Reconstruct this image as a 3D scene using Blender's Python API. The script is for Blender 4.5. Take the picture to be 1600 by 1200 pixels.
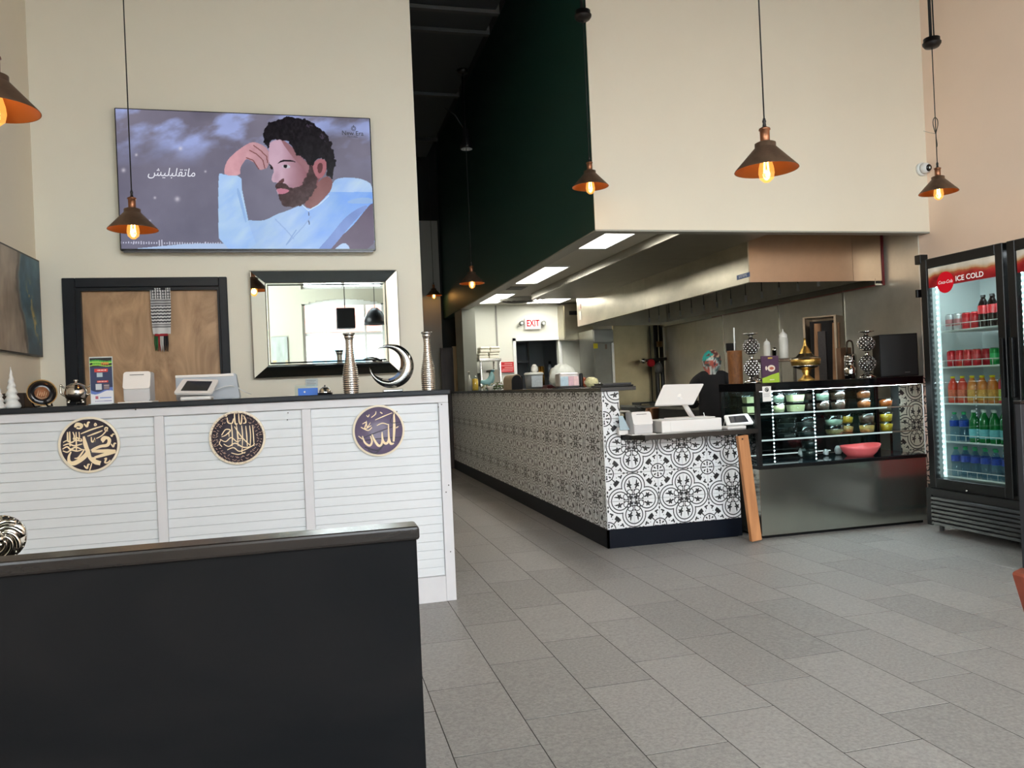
import bpy, bmesh, math, random
import numpy as np
from mathutils import Vector, Matrix
random.seed(7)
for _o in list(bpy.data.objects): bpy.data.objects.remove(_o)
SC=bpy.context.scene; COL=SC.collection
PI=math.pi
# ------------------------------------------------------------------ camera
CAMH=1.2396; FPX=1226.686; YAW=0.247318; PIT=0.003107; ROL=-0.043968
def _cam():
    cy,sy=math.cos(YAW),math.sin(YAW)
    F=Vector((sy*math.cos(PIT),cy*math.cos(PIT),math.sin(PIT))); R=Vector((cy,-sy,0)); U=R.cross(F)
    c,s=math.cos(ROL),math.sin(ROL)
    return c*R+s*U, -s*R+c*U, F
CR,CU,CF=_cam(); CO=Vector((0,0,CAMH))
cd=bpy.data.cameras.new('camera'); cam=bpy.data.objects.new('camera',cd); COL.objects.link(cam)
cd.sensor_width=36; cd.lens=FPX/1600*36; cd.clip_start=.02; cd.clip_end=200
cam.matrix_world=Matrix(((CR.x,CU.x,-CF.x,0),(CR.y,CU.y,-CF.y,0),(CR.z,CU.z,-CF.z,CAMH),(0,0,0,1)))
SC.camera=cam
# ------------------------------------------------------------------ light
def srgb(r,g,b):
    f=lambda c:(c/255/12.92) if c/255<=.04045 else ((c/255+.055)/1.055)**2.4
    return (f(r),f(g),f(b),1)
SC.view_settings.view_transform='Standard'; SC.view_settings.look='None'; SC.view_settings.gamma=1
SC.view_settings.use_curve_mapping=False
SC.view_settings.exposure=0.0
SKY=22.5
wd=bpy.data.worlds.new('world'); SC.world=wd; wd.use_nodes=True
nt=wd.node_tree; nt.nodes.clear()
wo=nt.nodes.new('ShaderNodeOutputWorld'); bg=nt.nodes.new('ShaderNodeBackground'); bg.inputs[1].default_value=SKY
tc=nt.nodes.new('ShaderNodeTexCoord'); sx=nt.nodes.new('ShaderNodeSeparateXYZ'); rp=nt.nodes.new('ShaderNodeValToRGB')
rp.color_ramp.elements[0].position=.45; rp.color_ramp.elements[0].color=(.95,.95,1,1)
rp.color_ramp.elements[1].position=.9; rp.color_ramp.elements[1].color=(.80,.86,1,1)
nt.links.new(tc.outputs['Generated'],sx.inputs[0]); nt.links.new(sx.outputs[2],rp.inputs[0]); nt.links.new(rp.outputs[0],bg.inputs[0]); nt.links.new(bg.outputs[0],wo.inputs[0])
SC.cycles.use_denoising=True; SC.cycles.max_bounces=10; SC.cycles.diffuse_bounces=5; SC.cycles.glossy_bounces=5; SC.cycles.transparent_max_bounces=16; SC.cycles.transmission_bounces=6
SC.cycles.sample_clamp_indirect=8
WINS=[(-.15,1.32),(1.62,3.1),(3.4,4.85)]; FY=-3.2
for a,b in WINS:                       # daylight portals in the real window openings
    L=bpy.data.lights.new('window_portal','AREA'); L.shape='RECTANGLE'; L.size=b-a; L.size_y=2.4; L.cycles.is_portal=True
    o=bpy.data.objects.new('window_portal',L); COL.objects.link(o); o.location=((a+b)/2,FY-.12,1.7); o.rotation_euler=(PI/2,0,0)
    L2=L.copy(); L2.size_y=1.6; o=bpy.data.objects.new('window_portal',L2); COL.objects.link(o); o.location=((a+b)/2,FY-.12,3.95); o.rotation_euler=(PI/2,0,0)
L3=bpy.data.lights.new('window_portal','AREA'); L3.shape='RECTANGLE'; L3.size=2.2; L3.size_y=3.6; L3.cycles.is_portal=True
o=bpy.data.objects.new('window_portal',L3); COL.objects.link(o); o.location=(-1.732-.13,-1.7,2.6); o.rotation_euler=(PI/2,0,-PI/2)
# ------------------------------------------------------------------ pixel helpers (photo pixel -> point on a real plane)
def at(px,py,X=None,Y=None,Z=None):
    d=CF+CR*((px-800)/FPX)-CU*((py-600)/FPX)
    t=X/d.x if X is not None else Y/d.y if Y is not None else (Z-CAMH)/d.z
    return CO+d*t
def xat(px,Y,Z):
    k=(px-800)/FPX; q=CR-CF*k
    return -(q.y*Y+q.z*(Z-CAMH))/q.x
def zat(py,X,Y):
    k=(600-py)/FPX; q=CU-CF*k
    return CAMH-(q.x*X+q.y*Y)/q.z
def mpp(X,Y): return (CF.x*X+CF.y*Y)/FPX      # metres per photo pixel at that depth
def px_of(P):
    d=Vector(P)-CO; w=d.dot(CF); return 800+FPX*d.dot(CR)/w, 600-FPX*d.dot(CU)/w
# ------------------------------------------------------------------ materials
MATS={}
def M(name,col=(128,128,128),rough=.5,metal=0,emit=0,noise=0,nscale=20,bump=0,bscale=60,stretch=None,spec=None,trans=0,coat=0,rnd=0,alpha=1,ecol=None,ior=None,aniso=0):
    if name in MATS: return MATS[name]
    m=bpy.data.materials.new(name); MATS[name]=m; m.use_nodes=True; nt=m.node_tree; b=nt.nodes['Principled BSDF']
    c=srgb(*col) if max(col)>1.0 else (*col,1)
    b.inputs['Base Color'].default_value=c; b.inputs['Roughness'].default_value=rough; b.inputs['Metallic'].default_value=metal
    if spec is not None: b.inputs['Specular IOR Level'].default_value=spec
    if trans: b.inputs['Transmission Weight'].default_value=trans
    if ior: b.inputs['IOR'].default_value=ior
    if coat: b.inputs['Coat Weight'].default_value=coat; b.inputs['Coat Roughness'].default_value=.08
    if aniso: b.inputs['Anisotropic'].default_value=aniso
    if alpha<1: b.inputs['Alpha'].default_value=alpha
    if emit:
        b.inputs['Emission Color'].default_value=srgb(*ecol) if ecol else c; b.inputs['Emission Strength'].default_value=emit
    tcn=mp=None
    if noise or bump:
        tcn=nt.nodes.new('ShaderNodeTexCoord'); mp=nt.nodes.new('ShaderNodeMapping'); nt.links.new(tcn.outputs['Object'],mp.inputs[0])
        if stretch: mp.inputs['Scale'].default_value=stretch
    if noise or rnd:
        hs=nt.nodes.new('ShaderNodeHueSaturation'); hs.inputs['Color'].default_value=c; nt.links.new(hs.outputs[0],b.inputs['Base Color'])
        val=nt.nodes.new('ShaderNodeMath'); val.operation='ADD'; val.inputs[0].default_value=1; val.inputs[1].default_value=0
        if noise:
            n=nt.nodes.new('ShaderNodeTexNoise'); n.inputs['Scale'].default_value=nscale; n.inputs['Detail'].default_value=5; n.inputs['Roughness'].default_value=.65
            nt.links.new(mp.outputs[0],n.inputs[0])
            mr=nt.nodes.new('ShaderNodeMapRange'); mr.inputs[1].default_value=.3; mr.inputs[2].default_value=.7; mr.inputs[3].default_value=1-noise; mr.inputs[4].default_value=1+noise
            nt.links.new(n.outputs[0],mr.inputs[0]); nt.links.new(mr.outputs[0],val.inputs[0])
        if rnd:
            oi=nt.nodes.new('ShaderNodeObjectInfo'); m2=nt.nodes.new('ShaderNodeMapRange'); m2.inputs[3].default_value=-rnd; m2.inputs[4].default_value=rnd
            nt.links.new(oi.outputs['Random'],m2.inputs[0]); nt.links.new(m2.outputs[0],val.inputs[1])
            if noise:
                ad=nt.nodes.new('ShaderNodeVectorMath'); ad.operation='ADD'; cb=nt.nodes.new('ShaderNodeMath'); cb.operation='MULTIPLY'; cb.inputs[1].default_value=37
                nt.links.new(oi.outputs['Random'],cb.inputs[0]); nt.links.new(mp.outputs[0],ad.inputs[0]); nt.links.new(cb.outputs[0],ad.inputs[1]); nt.links.new(ad.outputs[0],n.inputs[0])
        nt.links.new(val.outputs[0],hs.inputs['Value'])
    if bump:
        n2=nt.nodes.new('ShaderNodeTexNoise'); n2.inputs['Scale'].default_value=bscale; n2.inputs['Detail'].default_value=4; nt.links.new(mp.outputs[0],n2.inputs[0])
        bp=nt.nodes.new('ShaderNodeBump'); bp.inputs['Strength'].default_value=bump; bp.inputs['Distance'].default_value=.004
        nt.links.new(n2.outputs[0],bp.inputs['Height']); nt.links.new(bp.outputs[0],b.inputs['Normal'])
    return m
def glass_mat(name,tint=(244,248,247),refl=1.0,rough=.0):
    if name in MATS: return MATS[name]
    m=bpy.data.materials.new(name); MATS[name]=m; m.use_nodes=True; nt=m.node_tree; nt.nodes.clear()
    o=nt.nodes.new('ShaderNodeOutputMaterial'); mx=nt.nodes.new('ShaderNodeMixShader'); t=nt.nodes.new('ShaderNodeBsdfTransparent'); g=nt.nodes.new('ShaderNodeBsdfGlossy'); f=nt.nodes.new('ShaderNodeFresnel')
    t.inputs[0].default_value=srgb(*tint); g.inputs['Roughness'].default_value=rough; f.inputs[0].default_value=1.45
    mu=nt.nodes.new('ShaderNodeMath'); mu.operation='MULTIPLY'; mu.inputs[1].default_value=refl
    ge=nt.nodes.new('ShaderNodeNewGeometry'); sb=nt.nodes.new('ShaderNodeMath'); sb.operation='SUBTRACT'; sb.inputs[0].default_value=1; nt.links.new(ge.outputs['Backfacing'],sb.inputs[1])
    m3=nt.nodes.new('ShaderNodeMath'); m3.operation='MULTIPLY'; nt.links.new(mu.outputs[0],m3.inputs[0]); nt.links.new(sb.outputs[0],m3.inputs[1])
    nt.links.new(f.outputs[0],mu.inputs[0]); nt.links.new(m3.outputs[0],mx.inputs[0]); nt.links.new(t.outputs[0],mx.inputs[1]); nt.links.new(g.outputs[0],mx.inputs[2]); nt.links.new(mx.outputs[0],o.inputs[0])
    return m
def emat(name,col=None,s=None):
    if name in MATS: return MATS[name]
    m=bpy.data.materials.new(name); MATS[name]=m; m.use_nodes=True; nt=m.node_tree; nt.nodes.clear()
    o=nt.nodes.new('ShaderNodeOutputMaterial'); e=nt.nodes.new('ShaderNodeEmission'); e.inputs[0].default_value=srgb(*col); e.inputs[1].default_value=s; nt.links.new(e.outputs[0],o.inputs[0]); return m
def vmat(name,emit=None,rough=.5):
    if name in MATS: return MATS[name]
    m=bpy.data.materials.new(name); MATS[name]=m; m.use_nodes=True; nt=m.node_tree; b=nt.nodes['Principled BSDF']
    a=nt.nodes.new('ShaderNodeVertexColor'); a.layer_name='Col'; b.inputs['Roughness'].default_value=rough
    if emit:
        b.inputs['Base Color'].default_value=(.004,.004,.004,1); b.inputs['Specular IOR Level'].default_value=.15; nt.links.new(a.outputs[0],b.inputs['Emission Color']); b.inputs['Emission Strength'].default_value=emit
    else: nt.links.new(a.outputs[0],b.inputs['Base Color'])
    return m
# node expression helper
class X_:
    def __init__(s,nt,v): s.nt=nt; s.v=v
    def _op(s,op,*a):
        n=s.nt.nodes.new('ShaderNodeMath'); n.operation=op
        for i,x in enumerate((s,)+a):
            if isinstance(x,X_): 
                if hasattr(x.v,'is_output') or not isinstance(x.v,(int,float)): s.nt.links.new(x.v,n.inputs[i])
                else: n.inputs[i].default_value=x.v
            else: n.inputs[i].default_value=x
        return X_(s.nt,n.outputs[0])
    def __add__(s,o): return s._op('ADD',o)
    def __sub__(s,o): return s._op('SUBTRACT',o)
    def __mul__(s,o): return s._op('MULTIPLY',o)
    def __truediv__(s,o): return s._op('DIVIDE',o)
    def abs(s): return s._op('ABSOLUTE')
    def sqrt(s): return s._op('SQRT')
    def cos(s): return s._op('COSINE')
    def lt(s,o): return s._op('LESS_THAN',o)
    def gt(s,o): return s._op('GREATER_THAN',o)
    def mx(s,o): return s._op('MAXIMUM',o)
    def mn(s,o): return s._op('MINIMUM',o)
    def pp(s,o): return s._op('PINGPONG',o)
    def atan(s,o): return s._op('ARCTAN2',o)
def hyp(a,b): return (a*a+b*b).sqrt()
def tile_mat(name,axis,off0,offz,S=.207,white=(225,226,228)):
    m=bpy.data.materials.new(name); m.use_nodes=True; nt=m.node_tree; b=nt.nodes['Principled BSDF']; MATS[name]=m
    g=nt.nodes.new('ShaderNodeNewGeometry'); s=nt.nodes.new('ShaderNodeSeparateXYZ'); nt.links.new(g.outputs['Position'],s.inputs[0])
    u=((X_(nt,s.outputs[axis])-off0)/S).pp(1.0); v=((X_(nt,s.outputs[2])-offz)/S).pp(1.0)
    a=u.mx(v); c=u.mn(v)                       # folded into one eighth of the pattern
    ink=None
    def add(x):
        nonlocal ink
        ink=x if ink is None else ink.mx(x)
    def line(d,w): return d.abs().lt(w)
    d1=hyp(a-.525,c)
    add(line(d1-.447,.019)); add(line(d1-.330,.019))
    add(line(hyp(a-.285,c-.135)-.105,.015)*((a-.22).gt(0)))
    def star(x0,y0,r0,k,amp,rot=0):
        dx=a-x0; dy=c-y0; th=dy.atan(dx); r=hyp(dx,dy)
        return r.lt((((th+rot)*k).cos()*amp+1)*r0)
    add(star(.555,.155,.082,5,.28,.3)); add(((a-.67).abs()*.45+(c-.145).abs()*1.5).lt(.045)); add(((a-.45).abs()*.6+(c-.10).abs()*1.3).lt(.04)); add(star(.365,.045,.03,3,.35))
    add(star(.130,.130,.078,4,.45,0)); add(hyp(a-.21,c-.03).lt(.022))
    p=(a*-1+1).abs(); q=(c*-1+1).abs(); r=hyp(p,q); th=q.atan(p)
    add(line(r-.262,.019))
    cs=(th*4).cos()
    add(((r-.165).abs().lt(.045))*(cs.abs().gt(.80))); add(((r-.085).abs().lt(.028))*(cs.gt(.4)))
    add((cs.lt(-.62))*((r-.50).abs().lt(.075))); add((cs.lt(-.975))*((r-.36).abs().lt(.10)))
    add(((r-(cs*.03+.545)).abs().lt(.026))*(cs.gt(.15))*(cs.lt(.93))); add(((r-(cs*.0+.50)).abs().lt(.05))*((cs-.55).abs().lt(.16)))
    add(((r-.40).abs().lt(.012))*(cs.gt(-.2))*(cs.lt(.25)))
    add(((r-.66).abs()*.8+(p.mn(q))*1.4).lt(.055)); add(((r-.80).abs()+(p.mn(q))*1.6).lt(.06))
    mix=nt.nodes.new('ShaderNodeMix'); mix.data_type='RGBA'; mix.inputs[6].default_value=srgb(*white); mix.inputs[7].default_value=srgb(24,26,30)
    nt.links.new(ink.v,mix.inputs[0]); nt.links.new(mix.outputs[2],b.inputs['Base Color']); b.inputs['Roughness'].default_value=.28
    return m
def wood_mat(name,c1,c2,scale=3,stretch=(1,1,.12),rough=.45,dist=2.5,wt='Z'):
    if name in MATS: return MATS[name]
    m=bpy.data.materials.new(name); MATS[name]=m; m.use_nodes=True; nt=m.node_tree; b=nt.nodes['Principled BSDF']
    t=nt.nodes.new('ShaderNodeTexCoord'); mp=nt.nodes.new('ShaderNodeMapping'); mp.inputs['Scale'].default_value=stretch; nt.links.new(t.outputs['Object'],mp.inputs[0])
    n=nt.nodes.new('ShaderNodeTexNoise'); n.inputs['Scale'].default_value=scale; n.inputs['Detail'].default_value=8; n.inputs['Roughness'].default_value=.6; n.inputs['Distortion'].default_value=dist
    nt.links.new(mp.outputs[0],n.inputs[0]); r=nt.nodes.new('ShaderNodeValToRGB'); r.color_ramp.elements[0].position=.32; r.color_ramp.elements[1].position=.68
    r.color_ramp.elements[0].color=srgb(*c1); r.color_ramp.elements[1].color=srgb(*c2); nt.links.new(n.outputs[0],r.inputs[0]); nt.links.new(r.outputs[0],b.inputs['Base Color']); b.inputs['Roughness'].default_value=rough
    return m
# ------------------------------------------------------------------ mesh helpers
def box(bm,x0,x1,y0,y1,z0,z1,bev=0,mat=0,mtx=None,seg=1):
    x0,x1=min(x0,x1),max(x0,x1); y0,y1=min(y0,y1),max(y0,y1); z0,z1=min(z0,z1),max(z0,z1)
    v=[bm.verts.new((x,y,z)) for x in (x0,x1) for y in (y0,y1) for z in (z0,z1)]
    fs=[bm.faces.new([v[i] for i in q]) for q in ((0,1,3,2),(4,6,7,5),(0,4,5,1),(2,3,7,6),(0,2,6,4),(1,5,7,3))]
    for f in fs: f.material_index=mat
    if bev:
        es=list({e for f in fs for e in f.edges})
        r=bmesh.ops.bevel(bm,geom=es,offset=bev,segments=seg,affect='EDGES',profile=.5,material=-1)
        fs=[f for f in r['faces'] if f.is_valid]+[f for f in fs if f.is_valid]; v=list({x for f in fs for x in f.verts})
        for f in fs: f.material_index=mat
    if mtx is not None:
        for x in v: x.co=mtx@x.co
    return v
def lathe(bm,prof,c=(0,0,0),n=24,mat=0,mtx=None,smooth=True,ngon=True):
    rings=[]
    for r,z in prof:
        if r<1e-6: rings.append([bm.verts.new((0,0,z))])
        else: rings.append([bm.verts.new((r*math.cos(2*PI*i/n),r*math.sin(2*PI*i/n),z)) for i in range(n)])
    T=Matrix.Translation(Vector(c)); mtx=T if mtx is None else T@mtx
    for a,b in zip(rings,rings[1:]):
        for i in range(n):
            j=(i+1)%n
            if len(a)==1 and len(b)==1: continue
            if len(a)==1: f=bm.faces.new((a[0],b[i],b[j]))
            elif len(b)==1: f=bm.faces.new((a[i],a[j],b[0]))
            else: f=bm.faces.new((a[i],a[j],b[j],b[i]))
            f.material_index=mat; f.smooth=smooth
    vs=[v for r in rings for v in r]
    for v in vs: v.co=mtx@v.co
    return vs
def cyl(bm,r,z0,z1,c=(0,0,0),n=20,mat=0,mtx=None,r2=None):
    r2=r if r2 is None else r2
    return lathe(bm,[(0,z0),(r,z0),(r,z0),(r2,z1),(r2,z1),(0,z1)],c,n,mat,mtx,smooth=True)
def tube(bm,pts,r,n=8,mat=0,closed=False,cap=True):
    pts=[Vector(p) for p in pts]; rings=[]; N=len(pts); rr=r if isinstance(r,(list,tuple)) else [r]*N
    up=None
    for i,p in enumerate(pts):
        a=pts[(i-1)%N] if (i>0 or closed) else p; b=pts[(i+1)%N] if (i<N-1 or closed) else p
        t=(b-a).normalized()
        if up is None: up=Vector((0,0,1)) if abs(t.z)<.9 else Vector((0,1,0))
        s=t.cross(up).normalized(); up2=s.cross(t).normalized(); up=up2
        rings.append([bm.verts.new(p+(s*math.cos(2*PI*k/n)+up2*math.sin(2*PI*k/n))*rr[i]) for k in range(n)])
    for i in range(N if closed else N-1):
        a,b=rings[i],rings[(i+1)%N]
        for k in range(n):
            f=bm.faces.new((a[k],a[(k+1)%n],b[(k+1)%n],b[k])); f.smooth=True; f.material_index=mat
    if cap and not closed:
        for rg in (rings[0],rings[-1]):
            f=bm.faces.new(rg); f.material_index=mat
def prism(bm,poly,d,mat=0,mtx=None):
    """poly: 2D points in the XZ plane, extruded along +Y by d"""
    a=[bm.verts.new((x,0,z)) for x,z in poly]; b=[bm.verts.new((x,d,z)) for x,z in poly]; n=len(poly)
    fs=[bm.faces.new(a),bm.faces.new(b[::-1])]+[bm.faces.new((a[i],b[i],b[(i+1)%n],a[(i+1)%n])) for i in range(n)]
    for f in fs: f.material_index=mat
    if mtx is not None:
        for v in a+b: v.co=mtx@v.co
def sphere(bm,c,r,n=16,sc=(1,1,1),mat=0):
    m=Matrix.Translation(Vector(c))@Matrix.Diagonal((*sc,1))
    prof=[(r*math.sin(PI*i/(n//2)),-r*math.cos(PI*i/(n//2))) for i in range(n//2+1)]
    prof[0]=(0,-r); prof[-1]=(0,r)
    return lathe(bm,prof,(0,0,0),n,mat,m)
def B(): return bmesh.new()
def wloc(p):
    v=Vector((0,0,0))
    while p is not None: v=v+Vector(p.location); p=p.parent
    return v
def obj(name,bm,mat,parent=None,kind=None,label=None,local=False,fix=True,smooth=None):
    me=bpy.data.meshes.new(name)
    if fix: bmesh.ops.recalc_face_normals(bm,faces=bm.faces)
    co=[v.co for v in bm.verts]
    lo=Vector([min(c[i] for c in co) for i in range(3)]); hi=Vector([max(c[i] for c in co) for i in range(3)])
    c=Vector(((lo.x+hi.x)/2,(lo.y+hi.y)/2,lo.z if parent is None else (lo.z+hi.z)/2))
    bmesh.ops.translate(bm,verts=bm.verts,vec=-c)
    bm.to_mesh(me); bm.free()
    for m in (mat if isinstance(mat,(list,tuple)) else [mat]): me.materials.append(m)
    o=bpy.data.objects.new(name,me); COL.objects.link(o); o.location=c
    if parent is not None:
        o.parent=parent; o.location=c if local else c-wloc(parent)
    if local: o['_l']=1
    if kind: o['kind']=kind
    if label: o['label']=label
    return o
def add(o,mat=None): return o
def tag(o,label,cat,group=None):
    o['label']=label; o['category']=cat
    if group: o['group']=group
    return o
def thing(name,label,cat,loc=(0,0,0),group=None,rz=0):
    o=bpy.data.objects.new(name,None); COL.objects.link(o); o.location=loc; o.rotation_euler=(0,0,rz); o.empty_display_size=.1
    return tag(o,label,cat,group)
def struct(name,bm,mat,parent=None): return obj(name,bm,mat,parent,kind='structure' if parent is None else None)
def sgroup(name,loc=(0,0,0)):
    o=bpy.data.objects.new(name,None); COL.objects.link(o); o.location=loc; o['kind']='structure'; return o
def copy_tree(o,parent=None):
    c=o.copy(); COL.objects.link(c); c.parent=parent
    for ch in [x for x in KIDS.get(o.name,[])]: copy_tree(ch,c)
    return c
KIDS={}
def dup(root,loc=None,label=None,group=None,rz=None):
    if root.name not in KIDS:
        def rec(o):
            KIDS[o.name]=list(o.children)
            for c in o.children: rec(c)
        rec(root)
    r=copy_tree(root)
    if loc is not None: r.location=loc
    if rz is not None: r.rotation_euler=(0,0,rz)
    if label: r['label']=label
    if group: r['group']=group
    return r
def text(name,body,size,loc,rot,mat,parent,ext=.0006,align='CENTER',sx=1.0,shear=0,label=None,bold=0):
    cu=bpy.data.curves.new(name,'FONT'); cu.body=body; cu.size=size; cu.align_x=align; cu.align_y='CENTER'; cu.extrude=ext; cu.shear=shear; cu.offset=bold; cu.resolution_u=3
    o=bpy.data.objects.new(name,cu); COL.objects.link(o); o.rotation_euler=rot; o.scale=(sx,1,1); cu.materials.append(mat)
    if parent is not None: o.parent=parent; o.location=Vector(loc)-wloc(parent)
    else: o.location=loc
    me=bpy.data.meshes.new_from_object(o.evaluated_get(bpy.context.evaluated_depsgraph_get())) if False else bpy.data.meshes.new_from_object(o)
    o2=bpy.data.objects.new(name,me); COL.objects.link(o2); o2.parent=o.parent; o2.location=o.location; o2.rotation_euler=rot; o2.scale=(sx,1,1)
    bpy.data.objects.remove(o); o2.name=name; o=o2
    if not o.data.materials: o.data.materials.append(mat)
    if label: o['label']=label
    return o
def grid_paint(name,fn,P0,dU,dV,nu,nv,mat,parent):
    """flat panel P0 + u*dU + v*dV with per-vertex colour fn(u,v)->(n,3) sRGB 0-255"""
    us,vs=np.meshgrid(np.linspace(0,1,nu),np.linspace(0,1,nv)); us=us.ravel(); vs=vs.ravel()
    P0=np.array(P0);dU=np.array(dU);dV=np.array(dV); c0=P0+.5*dU+.5*dV
    pos=P0+us[:,None]*dU+vs[:,None]*dV-c0
    idx=np.arange(nu*nv).reshape(nv,nu); q=np.stack([idx[:-1,:-1],idx[:-1,1:],idx[1:,1:],idx[1:,:-1]],-1).reshape(-1,4)
    me=bpy.data.meshes.new(name); me.from_pydata(pos.tolist(),[],q.tolist())
    c=np.clip(fn(us,vs)/255.,0,1); lin=np.where(c<=.04045,c/12.92,((c+.055)/1.055)**2.4)
    at_=me.color_attributes.new('Col','FLOAT_COLOR','POINT'); at_.data.foreach_set('color',np.concatenate([lin,np.ones((len(lin),1))],1).astype(np.float32).ravel())
    me.materials.append(mat); o=bpy.data.objects.new(name,me); COL.objects.link(o)
    o.parent=parent; o.location=Vector(c0.tolist())-(wloc(parent) if parent else Vector())
    return o
def inpoly(x,y,poly):
    r=np.zeros(x.shape,bool); n=len(poly)
    for i in range(n):
        x1,y1=poly[i]; x2,y2=poly[(i+1)%n]
        if y1==y2: continue
        c=((y1>y)!=(y2>y))&(x<(x2-x1)*(y-y1)/(y2-y1)+x1); r^=c
    return r
def smooth_poly(p,it=2):
    for _ in range(it):
        q=[]
        for i in range(len(p)):
            a=p[i];b=p[(i+1)%len(p)]; q+=[(a[0]*.75+b[0]*.25,a[1]*.75+b[1]*.25),(a[0]*.25+b[0]*.75,a[1]*.25+b[1]*.75)]
        p=q
    return p
_rs=np.random.RandomState(3)
def vnoise(x,y,s,seed=0):
    T=np.random.RandomState(seed).rand(64,64); x=x/s;y=y/s; i=np.floor(x).astype(int);j=np.floor(y).astype(int);fx=x-i;fy=y-j
    fx=fx*fx*(3-2*fx);fy=fy*fy*(3-2*fy); g=lambda a,b:T[a%64,b%64]
    return g(i,j)*(1-fx)*(1-fy)+g(i+1,j)*fx*(1-fy)+g(i,j+1)*(1-fx)*fy+g(i+1,j+1)*fx*fy
def fbm(x,y,s,seed=0,o=4): return sum(vnoise(x,y,s/2**k,seed+k)*.5**k for k in range(o))/sum(.5**k for k in range(o))
def ribbon(bm,pts,w,Y,mat=0):
    """flat stroke in the XZ plane at depth Y; w scalar or list"""
    n=len(pts); ww=w if isinstance(w,(list,tuple)) else [w]*n; L=[];Rr=[]
    for i,(x,z) in enumerate(pts):
        a=pts[max(i-1,0)]; b=pts[min(i+1,n-1)]; tx,tz=b[0]-a[0],b[1]-a[1]; l=math.hypot(tx,tz) or 1; nx,nz=-tz/l,tx/l; h=ww[i]/2
        L.append(bm.verts.new((x+nx*h,Y,z+nz*h))); Rr.append(bm.verts.new((x-nx*h,Y,z-nz*h)))
    for i in range(n-1):
        f=bm.faces.new((L[i],L[i+1],Rr[i+1],Rr[i])); f.material_index=mat
def catmull(p,k=5):
    o=[]; n=len(p)
    for i in range(n-1):
        a=p[max(i-1,0)];b=p[i];c=p[i+1];d=p[min(i+2,n-1)]
        for j in range(k):
            t=j/k; o.append(tuple(.5*((2*b[m])+(-a[m]+c[m])*t+(2*a[m]-5*b[m]+4*c[m]-d[m])*t*t+(-a[m]+3*b[m]-3*c[m]+d[m])*t**3) for m in range(len(b))))
    o.append(tuple(p[-1])); return o
# ================================================================== SETTING
paint=M('cream_paint',(224,214,194),.6,noise=.02,nscale=1.5,bump=.05,bscale=90)
paintB=M('tv_wall_paint',(226,220,203),.6,noise=.02,nscale=1.2,bump=.05,bscale=90)
paintR=M('warm_lit_cream',(242,216,194),.6,noise=.02,nscale=1.5)  # right wall's cream made pinker and lighter, imitating warm lamp light
green=M('dark_green_paint',(28,66,58),.5,noise=.05,nscale=2)
blackc=M('black_ceiling_paint',(14,15,17),.8)
steel=M('brushed_steel',(172,168,158),.26,1,noise=.16,nscale=3,stretch=(1,1,2.5),bump=.02,bscale=12,aniso=.3)
steelw=M('worn_steel_wall',(196,192,180),.42,.6,noise=.14,nscale=2.2,bump=.05,bscale=6)
steeld=M('dark_steel',(80,80,76),.35,1,noise=.15,nscale=4)
white=M('white_paint',(232,234,232),.45)
whitep=M('white_plastic',(226,226,224),.35)
black=M('black_plastic',(9,9,10),.38,spec=.3)
blackm=M('black_metal',(22,22,24),.4,.3)
chrome=M('chrome',(205,203,198),.12,1)
LX=-1.732; WY=5.75; RX=5.05; CH=5.2; SY=5.5; KX=2.08
# floor ------------------------------------------------------------
bm=B(); box(bm,LX-.2,RX+.2,FY-.15,13.2,-.1,-.0008)
floor=struct('floor',bm,M('grout',(66,64,61),.95,spec=.1))
def floor_tile_mat():
    m=M('slate_tile',(147,144,140),.45,noise=.26,nscale=70,bump=.6,bscale=160,rnd=.10,stretch=(1,1,1)); return m
TM=floor_tile_mat()
def piece(mesh,loc,parent,name='tile'):
    o=bpy.data.objects.new(name,mesh); COL.objects.link(o); o.parent=parent; o.location=Vector(loc)-wloc(parent); return o
TW,TL=.3048,.6096
def tile_mesh(w,l,t,name,mat,bev=.0008):
    bm=B(); box(bm,-w/2,w/2,-l/2,l/2,-t,0,bev=bev); me=bpy.data.meshes.new(name); bm.to_mesh(me); bm.free(); me.materials.append(mat); return me
tme=tile_mesh(TW-.0035,TL-.0045,.012,'tile',TM)
rest=B()
for i in range(-8,16):
    x=.4033+(i+.5)*TW
    if x<LX-.1 or x>RX+.1: continue
    for j in range(-12,18):
        y=2.626+.2062*i+(j+.5)*TL
        y=y-TL*math.floor(.2062*i/TL) if False else y
        if y<FY or y>12.6: continue
        vis=(x>.0 and 1.5<y<5.75) or (KX>x-.15>.45 and y>=5.75)
        if vis: piece(tme,(x,y,0),floor)
        elif y<=1.5 or y<4.6: box(rest,x-TW/2+.0017,x+TW/2-.0017,y-TL/2+.0017,y+TL/2-.0017,-.0015,0)
o=obj('tile_field',rest,TM,floor,fix=False); o['kind']='stuff'
# walls -----------------------------------------------------------
bm=B(); box(bm,LX-.15,LX,-.6,WY+.15,0,CH); box(bm,LX-.15,LX,FY,-2.8,0,CH); box(bm,LX-.15,LX,-2.8,-.6,0,.8); box(bm,LX-.15,LX,-2.8,-.6,4.4,CH); struct('wall_left',bm,paint)
bm=B(); x0,x1=-1.504,-.606
box(bm,LX,x0,WY,WY+.15,0,CH); box(bm,x1,.80,WY,WY+.15,0,CH); box(bm,x0,x1,WY,WY+.15,2.02,CH); struct('wall_back',bm,paintB)
bm=B(); box(bm,.66,.80,WY+.15,12.6,0,CH); struct('wall_aisle_left',bm,paint)
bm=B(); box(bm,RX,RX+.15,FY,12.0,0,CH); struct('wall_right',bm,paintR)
bm=B(); box(bm,KX,RX,SY,SY+.010,2.38,CH); box(bm,KX+.12,RX,SY+.010,SY+.1,2.38,CH); struct('wall_bulkhead',bm,paint)
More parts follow.
